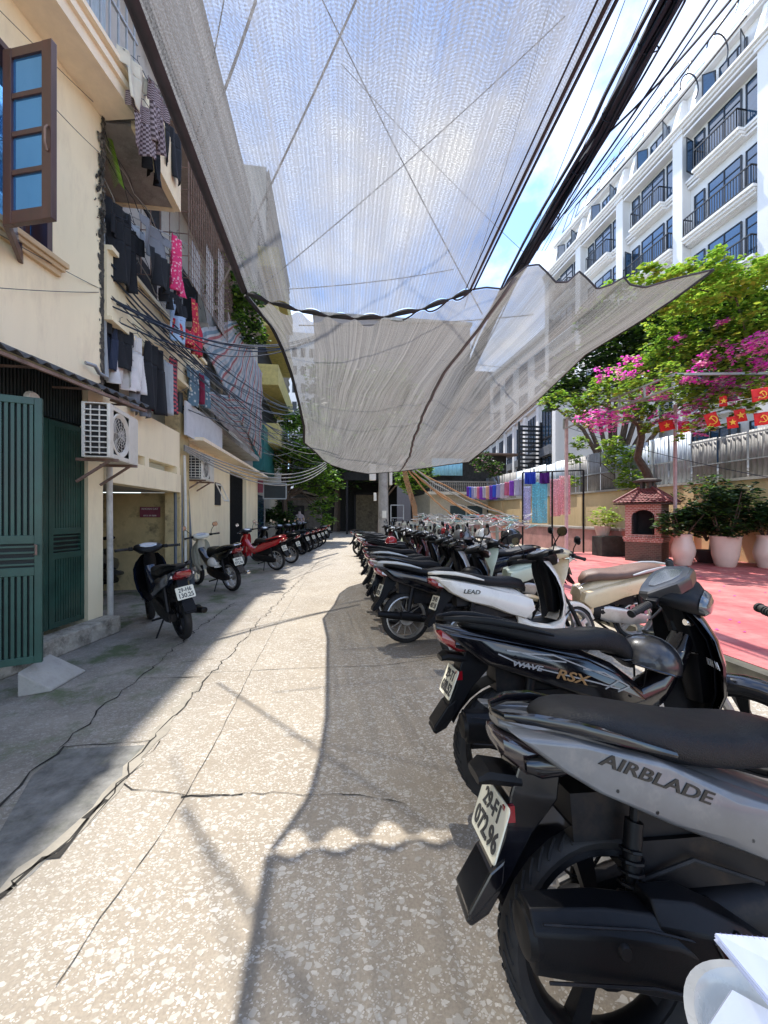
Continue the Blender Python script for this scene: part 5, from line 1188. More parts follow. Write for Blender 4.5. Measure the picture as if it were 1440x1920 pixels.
# ================================================================ air conditioners
def aircon(label, F, wd=.84, h=.56, d=.32):
    root = tag(empty('air_conditioner'), label, 'air conditioner'); root.matrix_world = F   # local x along front, y outward normal (front at +y), z up
    m = MB(); t_ = .012
    m.bb((0, 0, 0), (wd, d, t_)); m.bb((0, 0, h-t_), (wd, d, h)); m.bb((0, 0, t_), (wd, t_, h-t_)); m.bb((wd-t_, t_, t_), (wd, d, h-t_))
    m.bb((0, d-.03, t_), (.02, d, h-t_)); m.bb((0, t_, t_), (.02, .03, h-t_)); m.bb((.02, d-t_, t_), (.09, d, h-t_)); m.bb((wd*.66, d-t_, t_), (wd-t_, d, h-t_)); m.bb((.09, d-t_, t_), (wd*.66, d, .05)); m.bb((.09, d-t_, h-.05), (wd*.66, d, h-t_))
    m.build('casing', WPLA, root, bevel=.004)
    m = MB()
    for k in range(9): m.bb((-.004, .03, .04+k*.056), (.012, d-.03, .052+k*.056))
    for k in range(3): m.bb((-.006, .08+k*.08, .03), (.008, .088+k*.08, h-.03))
    m.build('side_louvre', WPLA, root)
    m = MB(); m.bb((.03, .03, .03), (wd-.05, d-.06, h-.03)); m.build('coil', M('coil_dark', (.03, .03, .03), .7, var=.4), root)
    m = MB(); cx = .09+(wd*.66-.09)/2; cz = h/2
    m.lathe([(.19, d-.03), (.215, d-.006), (.235, d-.004), (.245, d-.012)], (cx, 0, cz), 'y', 32); m.build('fan_shroud', WPLA, root, True)
    m = MB()
    for k in range(3):
        a = k*2.094; m.poly([(cx+.04*math.cos(a), d-.05, cz+.04*math.sin(a)), (cx+.18*math.cos(a-.2), d-.035, cz+.18*math.sin(a-.2)), (cx+.185*math.cos(a+.5), d-.045, cz+.185*math.sin(a+.5)), (cx+.05*math.cos(a+.9), d-.055, cz+.05*math.sin(a+.9))])
    m.build('fan', M('fan_grey', (.3, .3, .3), .6, var=.1), root, solid=.003)
    m = MB()
    for k in range(6): rr_ = .03+k*.033; m.tube([(cx+rr_*math.cos(q*.2618), d-.004, cz+rr_*math.sin(q*.2618)) for q in range(25)], .002, 4, False)
    for k in range(12): a = k*.5236; m.tube([(cx+.02*math.cos(a), d-.003, cz+.02*math.sin(a)), (cx+.21*math.cos(a), d-.003, cz+.21*math.sin(a))], .002, 4, False)
    m.build('fan_guard', WPLA, root)
    for x_ in (.12, wd-.12): m = MB(); m.bar((x_, -.1, -.015), (x_, d+.03, -.015), .03); m.bar((x_, -.1, -.25), (x_, d-.05, -.02), .025); m.build('bracket', RUST, root)
    return root
a0 = at(206, 856, 4.02)
aircon('large dirty white air conditioner hung on the yellow house corner above the green gate', Matrix(((-.097, .995, 0, a0.x-.995*.26), (.995, .097, 0, a0.y-.097*.26), (0, 0, 1, 2.05), (0, 0, 0, 1))), .76, .57, .26)
aircon('small white air conditioner beside the dark metal pole', Matrix(((0, 1, 0, -2.92), (1, 0, 0, 8.35), (0, 0, 1, 2.18), (0, 0, 0, 1))), .8, .52, .30)
# ================================================================ washing
def cloth(name, label, cat, kind, p, wd, h, mat, ang=90, group=None, folds=5, amp=.048, seed=0, hanger=False, tilt=0):
    """hanging garment; p is the top centre, ang the compass of its width"""
    q = random.Random(seed); root = None
    ux, uy = math.cos(R(ang)), math.sin(R(ang)); m = MB(); ph = q.uniform(0, 6)
    def sheet(u0, u1, v0, v1, wf, nu=12, nv=12):
        rows = []
        for j in range(nv+1):
            v = v0+(v1-v0)*j/nv; row = []
            for i in range(nu+1):
                u = (u0+(u1-u0)*i/nu)*wf(v); s = u*wd/2; d = amp*(.3+v)*math.sin(u*folds+ph+v*1.2)+amp*.5*math.sin(u*folds*2.3+ph*2)
                sagz = -.02*math.cos(u*3)*q.uniform(.8, 1.2)
                row.append((p[0]+ux*s-uy*d, p[1]+uy*s+ux*d, p[2]-v*h+sagz*.3+tilt*u))
            rows.append(row)
        m.grid(rows, True)
    if kind == 'tshirt':
        sheet(-1, 1, .06, .34, lambda v: 1.0-.0*v); sheet(-1, 1, .34, 1, lambda v: .62); sheet(-1, 1, 0, .06, lambda v: .55+.45*v/.06, 12, 3)
    elif kind == 'tank': sheet(-1, 1, .0, .28, lambda v: .42+.1*v); sheet(-1, 1, .28, 1, lambda v: .75+.3*v)
    elif kind == 'trousers': sheet(-1, 1, 0, .3, lambda v: .9+.3*v); sheet(-1.05, -.08, .3, 1, lambda v: 1); sheet(.08, 1.05, .3, 1, lambda v: 1)
    elif kind == 'dress': sheet(-1, 1, 0, .35, lambda v: .5); sheet(-1, 1, .35, 1, lambda v: .5+.8*(v-.35))
    else: sheet(-1, 1, 0, 1, lambda v: 1)
    o = m.build(name, mat, None, True, solid=.003)
    tag(o, label, cat, group)
    if hanger:
        hm = MB(); P = Vector(p); hm.tube([P+Vector((ux*-.2, uy*-.2, -.04)), P+Vector((0, 0, .05)), P+Vector((ux*.2, uy*.2, -.04))], .004, 5); hm.tube([P+Vector((0, 0, .05)), P+Vector((0, 0, .11)), P+Vector((.02, .02, .13))], .003, 5)
        hm.build('hanger', CBK, o, True)
    return o
def fab(n, c, **k): return M('fabric_'+n, c, .85, var=.12, scale=5, bump=.2, bscale=200, **k)
def plaid():
    m, t, b = new_mat('plaid'); L = t.links.new; N = t.nodes.new; tc = N('ShaderNodeTexCoord'); ck_ = N('ShaderNodeTexChecker'); ck_.inputs['Scale'].default_value = 14; L(tc.outputs['UV'], ck_.inputs[0])
    ck_.inputs[1].default_value = (.32, .26, .27, 1); ck_.inputs[2].default_value = (.07, .045, .05, 1); L(ck_.outputs[0], b.inputs['Base Color']); b.inputs['Roughness'].default_value = .9; return m
def floral(n, a, c, sc=22):
    m, t, b = new_mat('floral_'+n); L = t.links.new; N = t.nodes.new; tc = N('ShaderNodeTexCoord'); v = N('ShaderNodeTexVoronoi'); v.inputs['Scale'].default_value = sc; L(tc.outputs['Object'], v.inputs['Vector'])
    r = N('ShaderNodeValToRGB'); r.color_ramp.elements[0].position = .25; r.color_ramp.elements[1].position = .4; r.color_ramp.elements[0].color = (*c, 1); r.color_ramp.elements[1].color = (*a, 1); L(v.outputs['Distance'], r.inputs[0]); L(r.outputs[0], b.inputs['Base Color']); b.inputs['Roughness'].default_value = .9; return m
FBK = fab('black', (.008, .009, .012)); FGY = fab('grey', (.16, .17, .19)); FWH = fab('white', (.66, .64, .62)); FPK = floral('pink', (.65, .04, .16), (.75, .45, .5)); FRD = floral('red', (.45, .02, .05), (.65, .35, .12)); FLB = fab('light_blue', (.36, .50, .68)); FOL = fab('oatmeal', (.58, .54, .42)); FST = stripemat('stripe_red', [(.55, .08, .1), (.03, .03, .06)], 2, 14); FBW = floral('blue_white', (.12, .2, .26), (.6, .6, .58), 14)
W = [  # name,label,kind,(px,py,z),w,h,mat,ang
 ('shirt', 'oatmeal shirt hanging highest by the balcony rail', 'tshirt', (258, 122, 4.6), .5, .55, FOL, 70),
 ('shirt', 'left plaid long sleeved shirt below the oatmeal shirt', 'tshirt', (270, 195, 4.7), .42, .60, plaid(), 60),
 ('shirt', 'right plaid long sleeved shirt next to the net edge', 'tshirt', (296, 170, 4.9), .42, .75, _M.get('plaid') or bpy.data.materials['plaid'], 80),
 ('trousers', 'black trousers hanging under the two plaid shirts', 'trousers', (287, 265, 5.25), .34, .50, FBK, 80),
 ('trousers', 'dark trousers hanging beside the plaid shirts, right of the black pair', 'trousers', (322, 235, 5.8), .40, .75, FBK, 80),
 ('skirt', 'black blanket filling the left end of the upper washing line', 'towel', (214, 378, 5.0), .55, .72, FBK, 70),
 ('shirt', 'black top hanging under the grey shirt edge on the upper line', 'tshirt', (238, 420, 5.1), .52, .85, FBK, 75),
 ('shirt', 'light grey T-shirt partly behind the black blanket', 'tshirt', (243, 415, 5.3), .5, .48, fab('pale_grey', (.42, .45, .5)), 60),
 ('shirt', 'grey T-shirt on a hanger crossed by a cable', 'tshirt', (290, 425, 5.4), .62, .42, FGY, 75),
 ('shorts', 'black shorts hanging under the grey T-shirt', 'towel', (300, 478, 5.4), .42, .45, FBK, 75),
 ('dress', 'pink flowered dress right of the grey T-shirt', 'dress', (332, 445, 6.0), .42, .85, FPK, 80),
 ('trousers', 'black pair of small shorts below the pink dress', 'trousers', (325, 548, 5.9), .5, .28, FBK, 75),
 ('sheet', 'light blue sheet behind the black clothes of the upper line', 'towel', (225, 478, 5.35), .5, .62, FLB, 70),
 ('shirt', 'light blue shirt hanging over the cream parapet', 'tshirt', (330, 570, 6.3), .6, .6, FLB, 80),
 ('dress', 'red flowered dress hanging past the parapet end', 'dress', (366, 565, 7.0), .5, .95, FRD, 80),
 ('towel', 'red flowered cloth bunched below the light blue shirt', 'towel', (345, 612, 6.5), .6, .25, FRD, 75),
 ('shirt', 'black T-shirt at the left end of the lower washing line', 'tshirt', (225, 612, 5.1), .50, .55, FBK, 75),
 ('shirt', 'dark top half hidden behind the black T-shirt of the lower line', 'tshirt', (207, 600, 5.0), .4, .65, fab('navy', (.02, .03, .06)), 75),
 ('shirt', 'white blouse with soft pleats, left of the white sleeveless top', 'tank', (236, 668, 5.25), .5, .45, FWH, 75),
 ('shirt', 'white sleeveless top on the lower washing line', 'tank', (258, 632, 5.45), .44, .78, FWH, 80),
 ('trousers', 'long black trousers right of the white sleeveless top', 'trousers', (292, 650, 5.8), .46, 1.0, FBK, 80),
 ('trousers', 'grey trousers below the white top', 'trousers', (265, 725, 5.6), .4, .42, FGY, 80),
 ('shirt', 'red patch garment behind the black trousers', 'towel', (290, 728, 6.1), .2, .35, FRD, 80),
 ('shirt', 'pale grey shirt between black trousers and striped cloth', 'towel', (315, 680, 6.3), .22, .85, fab('pale_grey2', (.42, .44, .46)), 80),
 ('towel', 'red and navy striped cloth beside the dark post', 'towel', (326, 672, 6.6), .2, .95, FST, 80),
 ('shirt', 'blue and white patterned shirt right of the dark post', 'tshirt', (362, 690, 7.6), .55, .75, FBW, 80),
 ('shirt', 'second blue and white patterned cloth beside the patterned shirt', 'towel', (382, 700, 8.0), .35, .7, FBW, 80),
 ('towel', 'wine red cloth hanging left of the striped awning', 'towel', (376, 702, 7.8), .14, .6, fab('wine', (.25, .02, .06)), 80),
]
for i, (n_, lb, kd, P, wd, h, mt, an) in enumerate(W):
    cloth(n_, lb, n_, kd, at(*P), wd, h, mt, an, 'washing on the apartment block balconies', seed=i, hanger=(kd in ('tshirt', 'tank', 'dress')), folds=4+i % 4)
for i, (a, b) in enumerate((((190, 375, 4.9), (372, 470, 7.5)), ((192, 598, 4.9), (392, 690, 8.3)), ((240, 120, 4.7), (335, 240, 6.2)))):
    m = MB(); m.tube([at(*a), at(*b)], .008, 6); tag(m.build('washing_pole', STL, None, True), ('bamboo-thin pole carrying the upper row of washing', 'bar carrying the lower row of washing', 'bar carrying the plaid shirts')[i], 'washing pole')
# striped awning
def tarpmat():
    m, t, b = new_mat('striped_tarp'); L = t.links.new; N = t.nodes.new; tc = N('ShaderNodeTexCoord'); s = N('ShaderNodeSeparateXYZ'); L(tc.outputs['UV'], s.inputs[0])
    mu = N('ShaderNodeMath'); mu.operation = 'MULTIPLY'; mu.inputs[1].default_value = 9; L(s.outputs[1], mu.inputs[0]); fr = N('ShaderNodeMath'); fr.operation = 'FRACT'; L(mu.outputs[0], fr.inputs[0])
    r = N('ShaderNodeValToRGB'); r.color_ramp.interpolation = 'CONSTANT'; L(fr.outputs[0], r.inputs[0]); e = r.color_ramp.elements
    for _ in range(4): e.new(.5)
    for i, (p_, c) in enumerate(((0, (.62, .63, .64)), (.2, (.24, .36, .44)), (.4, (.66, .67, .68)), (.52, (.50, .14, .14)), (.68, (.66, .62, .6)), (.88, (.45, .55, .60)))): e[i].position = p_; e[i].color = (*c, 1)
    n = N('ShaderNodeTexNoise'); n.inputs['Scale'].default_value = 5; n.inputs['Detail'].default_value = 8; L(tc.outputs['Object'], n.inputs['Vector']); x = N('ShaderNodeMix'); x.data_type = 'RGBA'; x.blend_type = 'MULTIPLY'; x.inputs[0].default_value = .7
    r2 = N('ShaderNodeValToRGB'); r2.color_ramp.elements[0].position = .3; r2.color_ramp.elements[0].color = (.5, .5, .5, 1); r2.color_ramp.elements[1].position = .6; L(n.outputs['Fac'], r2.inputs[0]); L(r.outputs[0], x.inputs[6]); L(r2.outputs[0], x.inputs[7]); L(x.outputs[2], b.inputs['Base Color'])
    tl = N('ShaderNodeBsdfTranslucent'); L(x.outputs[2], tl.inputs[0]); mm = N('ShaderNodeMixShader'); mm.inputs[0].default_value = .4; L(b.outputs[0], mm.inputs[1]); L(tl.outputs[0], mm.inputs[2]); L(mm.outputs[0], t.nodes['Material Output'].inputs[0]); return m
def tarp(label, A, B, C_, D, name='awning_sheet', mat=None, wr=.05, group=None):
    rows = []; n = 24; A, B, C_, D = (Vector(q) for q in (A, B, C_, D))
    for j in range(n+1):
        v = j/n; row = []
        for i in range(n+1):
            u = i/n; p = A.lerp(B, u).lerp(D.lerp(C_, u), v); e = math.sin(u*math.pi)*math.sin(v*math.pi)
            row.append(p+Vector((wr*math.sin(u*19+v*6), 0, wr*math.sin(u*11-v*5)-.18*e)))
        rows.append(row)
    m = MB(); m.grid(rows, True); return tag(m.build(name, mat, None, True, solid=.004), label, 'awning', group)
TRP = tarpmat()
tarp('large red, blue and white striped tarpaulin awning slung from the balconies', at(365, 620, 7.9), at(442, 600, 10.2), at(492, 700, 12.3), at(490, 862, 12.2)+Vector((0, 0, 0)), 'tarpaulin', TRP, .018)
tarp('darker striped tarpaulin fold in the shade under the large striped awning', at(388, 735, 8.6), at(455, 745, 10.4), at(478, 850, 12.0), at(392, 770, 8.7), 'tarpaulin', TRP, .02)
tarp('tall pale torn plastic sheet behind the striped awning', at(372, 545, 8.2), at(388, 560, 8.8), at(468, 700, 12.2), at(400, 640, 9.0), 'plastic_sheet', M('pale_plastic_sheet', (.42, .44, .44), .5, var=.3, dirt=.4, dirtcol=(.3, .28, .25)), .03)
m = MB(); m.bb((-2.76, 7.75, 2.97), (-2.72, 10.2, 3.62)); tag(m.build('board', M('white_board', (.60, .61, .62), .6, var=.08, dirt=.3, dirtcol=(.35, .33, .3))), 'blank whitish board standing on the ledge under the striped awning', 'board')
# niche sign with lettering, small wall light
sg = MB(); o = at(255, 952, 7.2); sg.bb((o.x-.02, 7.96, 1.40), (o.x+.34, 7.985, 1.60)); s_ = tag(sg.build('sign', M('maroon_sign', (.22, .05, .08), .6, var=.2)), 'small maroon and white notice on the mouldy niche wall', 'sign')
text_obj('KHOAN CAT', .05, M('sign_white', (.6, .55, .55), .6), s_, frame((o.x+.16, 7.957, 1.56), (1, 0, 0), (0, 0, 1)), name='sign_lettering', bold=.001); text_obj('0912 34 5808', .042, M('sign_white'), s_, frame((o.x+.16, 7.957, 1.43), (1, 0, 0), (0, 0, 1)), name='sign_lettering', bold=.001)
# black sign board at the end of the row
sb = tag(empty('sign_board'), 'black hanging sign board in a thin pale frame at the end of the yellow block', 'sign')
a = at(494, 906, 15.8); b = at(536, 935, 15.8)
m = MB(); m.bb((a.x, a.y, b.z), (b.x, a.y+.05, a.z)); m.build('panel', M('sign_black', (.012, .018, .022), .5, var=.2), sb)
m = MB()
for p, q in (((a.x, b.z), (b.x, b.z)), ((a.x, a.z), (b.x, a.z)), ((a.x, b.z), (a.x, a.z)), ((b.x, b.z), (b.x, a.z))): m.bar((p[0], a.y, p[1]), (q[0], a.y, q[1]), .05)
m.tube([(a.x, a.y, a.z), (a.x-.3, a.y, a.z+.25)], .015, 6); m.build('frame', STL, sb)
m = MB(); m.bb((-3.06, 16.25, 2.35), (-2.75, 16.3, 2.85)); s3 = tag(m.build('sign', M('maroon_sign')), 'small dark red sign left of the black sign board', 'sign')
# ================================================================ brick oven shrine
BRK = brickmat('oven_brick', (.34, .10, .08), (.44, .18, .13), (.62, .52, .45), 5)
ov = tag(empty('brick_oven'), 'hexagonal red brick oven with tiled roof and sooty arched mouth', 'oven')
cA = at(1172, 1050, 11.25); cB = at(1240, 1057, 10.6); cA.z = cB.z = .12
ex = (cB-cA).normalized(); ey = Vector((-ex.y, ex.x, 0)); ey = ey if ey.y > 0 else -ey; WO = (cB-cA).length
FO = Matrix(((ex.x, ey.x, 0, cA.x), (ex.y, ey.y, 0, cA.y), (0, 0, 1, .12), (0, 0, 0, 1))); ov.matrix_world = FO
m = MB(); m.bb((0, 0, 0), (WO, WO, .62)); m.build('base', brickmat('dark_brick', (.10, .07, .05), (.15, .08, .06), (.16, .13, .10), 5), ov)
m = MB(); m.bb((-.05, -.05, .62), (WO+.05, WO+.05, .69)); m.bb((-.03, -.03, .55), (WO+.03, WO+.03, .62)); m.build('ledge', BRK, ov)
m = MB(); t_ = .16; m.bb((0, 0, .69), (t_, WO, 1.62)); m.bb((WO-t_, 0, .69), (WO, WO, 1.62)); m.bb((t_, WO-.2, .69), (WO-t_, WO, 1.62)); m.bb((t_, 0, 1.48), (WO-t_, .2, 1.62)); m.bb((t_, 0, .69), (WO-t_, .2, .76))
for k in range(8):
    a0 = math.pi*k/8; a1 = math.pi*(k+1)/8; hw = (WO-2*t_)/2; cx = WO/2
    m.loft([[(cx+hw*math.cos(a0), y_, 1.27+.2*math.sin(a0)), (cx+hw*math.cos(a1), y_, 1.27+.2*math.sin(a1)), (cx+hw*math.cos(a1), y_, 1.48), (cx+hw*math.cos(a0), y_, 1.48)] for y_ in (.002, .2)])
m.build('oven_wall', BRK, ov)
m = MB(); m.bb((.21, .5, .7), (WO-.21, .55, 1.6)); m.bb((.21, .2, .765), (WO-.21, .5, .77)); m.bb((.201, .01, .77), (.21, .5, 1.45)); m.bb((WO-.21, .01, .77), (WO-.201, .5, 1.45)); m.build('soot_lining', DARK, ov)
TIL = M('maroon_roof_tile', (.21, .055, .055), .6, var=.35, scale=12, dirt=.5, dirtcol=(.3, .2, .18), dscale=9)
m = MB(); e = .24; A_ = [(-e, -e), (WO+e, -e), (WO+e, WO+e), (-e, WO+e)]; cx = WO/2; ap = [(cx-.16, cx-.16), (cx+.16, cx-.16), (cx+.16, cx+.16), (cx-.16, cx+.16)]
for s in range(4):
    a, b = Vector(A_[s]), Vector(A_[(s+1) % 4]); c, d = Vector(ap[(s+1) % 4]), Vector(ap[s])
    for k in range(9):
        v0 = k/9; v1 = (k+1.25)/9; n = 26; r0 = []; r1 = []
        for i in range(n+1):
            u = i/n; p0 = a.lerp(b, u).lerp(d.lerp(c, u), v0); p1 = a.lerp(b, u).lerp(d.lerp(c, u), min(1, v1)); bz = .018*abs(math.sin(u*13*math.pi*(1-.6*v0)))
            r0.append((p0.x, p0.y, 1.66+.42*v0+bz+.02)); r1.append((p1.x, p1.y, 1.66+.42*min(1, v1)+bz-.004))
        m.grid([r0, r1])
m.build('tiled_roof', TIL, ov, True, solid=.008)
m = MB()
for s in range(4): m.tube([(A_[s][0], A_[s][1], 1.70), (ap[s][0], ap[s][1], 2.12)], .03, 8)
m.build('roof_ridge', TIL, ov, True)
m = MB(); m.bb((-e, -e, 1.62), (WO+e, WO+e, 1.655)); m.build('eave', M('dark_wood', (.05, .03, .025), .8), ov)
m = MB(); m.bb((cx-.14, cx-.14, 2.08), (cx-.08, cx+.14, 2.28)); m.bb((cx+.08, cx-.14, 2.08), (cx+.14, cx+.14, 2.28)); m.lathe([(0, 2.28), (.34, 2.28), (.36, 2.33), (.2, 2.38), (0, 2.40)], (cx, cx, 0), 'z', 20); m.build('chimney', M('soot_concrete', (.08, .075, .07), .9, var=.4), ov)
# ================================================================ foliage helpers
def leaves(name, blobs, n, size, mats, parent, seed=0, weights=None, droop=.3, flat=.55):
    q = random.Random(seed); m = MB(); tot = sum(b[1]**2 for b in blobs)
    for (c, rad) in blobs:
        c = Vector(c); k = int(n*rad*rad/tot); k_cl = max(4, k//14); cls = []
        for _ in range(k_cl):
            d = Vector((q.gauss(0, 1), q.gauss(0, 1), q.gauss(0, 1))).normalized(); cls.append((c+Vector((d.x, d.y, d.z*flat/.7))*rad*(.35+.72*q.random()**.6), rad*q.uniform(.12, .30)))
        for _ in range(k):
            cc, cr = cls[q.randrange(k_cl)]; p = cc+Vector((q.gauss(0, .5), q.gauss(0, .5), q.gauss(0, .4)))*cr
            s = size*q.uniform(.6, 1.3); a = q.uniform(0, 6.28); t_ = q.uniform(-.7, .7); ux = Vector((math.cos(a), math.sin(a), -droop*q.random())); uy = Vector((-math.sin(a)*math.cos(t_), math.cos(a)*math.cos(t_), math.sin(t_)))
            m.slot = 0 if not weights else q.choices(range(len(mats)), weights)[0]
            base = p; tip = p+ux*s; l = p+ux*s*.45+uy*s*.32; r = p+ux*s*.45-uy*s*.32; mid = p+ux*s*.5+Vector((0, 0, -.06*s))
            m.f([m.v(base), m.v(l), m.v(tip), m.v(r)])
    return m.build(name, mats, parent)
LG = leafmat('leaf_bright', (.22, .40, .04)); LM = leafmat('leaf_mid', (.08, .17, .02)); LD = leafmat('leaf_dark', (.022, .055, .018), trans=.3); LY = leafmat('leaf_yellow', (.34, .44, .05)); BM = leafmat('bract_magenta', (.85, .06, .60), .25, .5); BP = leafmat('bract_pink', (.85, .42, .55), .25, .5)
BARK = M('bark', (.09, .065, .05), .95, var=.4, scale=10, bump=.8, bscale=40)
def limb(m, pts, r0, r1): n = len(pts); m.tube(pts, [r0+(r1-r0)*i/(n-1) for i in range(n)], 8)
bt = tag(empty('bougainvillea_tree'), 'bougainvillea tree with magenta bracts sprawling over the pergola behind the oven', 'tree')
m = MB(); T0 = at(1222, 912, 12.6); limb(m, [Vector((T0.x, T0.y, .9)), T0, at(1212, 885, 12.5), at(1195, 858, 12.4), at(1203, 820, 12.2), at(1198, 790, 12.0)], .15, .09)
for q_ in (((1203, 815), (1230, 790), (1270, 770), (1320, 740)), ((1200, 800), (1170, 775), (1130, 760), (1080, 740)), ((1200, 795), (1215, 740), (1240, 690), (1290, 640)), ((1290, 760), (1350, 720), (1430, 690)), ((1198, 792), (1180, 740), (1160, 700))):
    limb(m, [at(x_, y_, 12.2-.5*i) for i, (x_, y_) in enumerate(q_)], .06, .02)
m.build('trunk', BARK, bt, True)
# crown blobs
CB = [((1330, 745), 9.0, .4), ((1400, 735), 8.6, .4), ((1290, 740), 9.4, .45), ((1445, 720), 8.0, .4), ((1375, 765), 8.6, .25), ((1310, 790), 9.0, .3), ((1345, 800), 8.3, .16), ((1275, 815), 9.0, .2), ((1400, 770), 7.9, .18), ((1250, 700), 8.0, .3), ((1180, 725), 9.4, .35), ((1100, 745), 10.6, .4), ((1440, 755), 7.3, .12), ((1230, 795), 10.2, .35), ((1400, 600), 8.4, .6), ((1330, 660), 9, .6), ((1110, 770), 10.8, .55), ((1075, 765), 11, .35), ((1150, 720), 10.6, .55), ((1200, 690), 10.4, .6), ((1180, 760), 11.2, .55), ((1230, 760), 11, .55), ((1250, 650), 10, .65), ((1290, 700), 10, .7), ((1320, 630), 9.4, .75), ((1360, 720), 9.6, .6), ((1380, 650), 9, .8), ((1430, 700), 9, .7), ((1440, 600), 8.6, .8), ((1300, 580), 9.2, .6), ((1350, 560), 8.8, .6), ((1410, 540), 8.6, .6), ((1260, 720), 11, .5), ((1310, 765), 10.2, .4), ((1480, 660), 8.8, .9), ((1490, 560), 8.5, .8), ((1040, 748), 11.2, .35), ((1240, 600), 9.8, .45)]
blobs = [(at(p[0], p[1], z), r_*1.0) for p, z, r_ in CB]
leaves('crown', blobs, 21000, .115, [LG, LM, LY, LD], bt, 1, (5, 2.5, 3.5, 1.2))
FBl = [((1112, 783), 10.4, .28), ((1140, 790), 10.5, .28), ((1125, 800), 10.4, .2), ((1180, 692), 10, .25), ((1130, 702), 10.3, .18), ((1225, 735), 10.2, .25), ((1300, 698), 9.2, .24), ((1345, 662), 8.9, .2), ((1345, 720), 9.2, .25), ((1385, 700), 9.0, .15), ((1420, 660), 8.3, .3), ((1438, 640), 8.1, .2), ((1292, 790), 9.6, .25), ((1315, 802), 9.6, .2), ((1300, 760), 9.6, .2), ((1370, 735), 9.2, .3), ((1270, 640), 9.6, .15), ((1240, 780), 10.4, .2), ((1350, 600), 8.8, .15), ((1435, 700), 8.4, .2), ((1180, 770), 10.4, .15)]
leaves('bracts', [(at(p[0], p[1], z-.3), r_*1.4) for p, z, r_ in FBl], 5200, .08, [BM, BP], bt, 5, (3, 2))
vt = tag(empty('vine'), 'bright green vine climbing above the pulled-out corner of the shade net', 'vine')
leaves('foliage', [(at(p[0], p[1], z), r_) for p, z, r_ in (((1150, 545), 8.4, .3), ((1215, 520), 8.2, .35), ((1270, 520), 8, .35), ((1330, 495), 8, .35), ((1330, 540), 8, .45), ((1400, 520), 8, .5), ((1270, 560), 8.3, .35), ((1440, 500), 8, .3))], 3600, .12, [LG, LY], vt, 8, (3, 2))
m = MB(); limb(m, [at(1420, 700, 8.5), at(1380, 560, 8.2), at(1260, 530, 8.1), at(1150, 548, 8.4)], .02, .01); m.build('stem', BARK, vt)
# dark trees behind the fence
def tree(label, base, trunk_r, h, blobs, n, size, mats, wts, seed, name='tree'):
    root = tag(empty(name), label, 'tree'); m = MB(); b = Vector(base); t_ = Vector((b.x, b.y, h)); limb(m, [b, b.lerp(t_, .5)+Vector((.1, 0, 0)), t_], trunk_r, trunk_r*.5)
    for c, rad in blobs: limb(m, [t_.lerp(b, .35), t_.lerp(Vector(c), .5), Vector(c)], trunk_r*.45, trunk_r*.1)
    m.build('trunk', BARK, root, True); leaves('crown', blobs, n, size, mats, root, seed, wts); return root
q0 = at(1150, 900, 19)
tree('large dark green tree behind the tin fence, left of the bougainvillea', (q0.x, q0.y, 0), .3, 4.5, [(at(p[0], p[1], z), r_) for p, z, r_ in (((1160, 640), 17, 1.6), ((1230, 600), 16.5, 1.7), ((1090, 700), 18, 1.3), ((1200, 690), 17.5, 1.5), ((1130, 600), 18.5, 1.1), ((1050, 730), 18, .8), ((1260, 660), 16, 1.4), ((1290, 560), 16, 1.3), ((1030, 755), 17, .5), ((1350, 610), 15.5, 1.6), ((1430, 640), 15, 1.7))], 20000, .24, [LD, LM, LG], (7, 3, .6), 21)
q0 = at(1180, 930, 16)
tree('slender young tree with yellow-green leaves in front of the tin fence', (q0.x, q0.y, .9), .04, 3.4, [(at(p[0], p[1], z), r_) for p, z, r_ in (((1165, 860), 15, .6), ((1185, 900), 14.6, .55), ((1150, 835), 15, .45), ((1210, 850), 15, .4), ((1085, 830), 15.5, .35), ((1075, 860), 15.5, .3), ((1070, 900), 15.5, .35))], 3600, .13, [LG, LY, LM], (3, 3, 1), 22)
q0 = at(1130, 1000, 13.0)
tree('small round yellow-green shrub in a planter left of the oven', (q0.x, q0.y, .95), .02, 1.2, [(at(1130, 968, 12.8), .42), (at(1146, 974, 12.8), .3)], 900, .09, [LY, LG], (3, 1), 23, 'shrub')
m = MB(); q1 = at(1130, 1000, 12.9); m.lathe([(0, 0), (.18, 0), (.26, .3), (.28, .32), (.24, .32), (0, .28)], (q1.x, q1.y, .75), 'z', 16); tag(m.build('planter', M('white_pot', (.62, .52, .44), .4, var=.08)), 'square-looking pale pot under the small round shrub', 'pot')
m = MB(); q1 = at(1150, 1040, 12.5); m.bb((q1.x-.55, q1.y-.2, .12), (q1.x+.5, q1.y+.3, .75)); tag(m.build('cabinet', M('black_box', (.03, .035, .03), .8, var=.4), bevel=.02), 'dark stained box under the small round shrub', 'box')
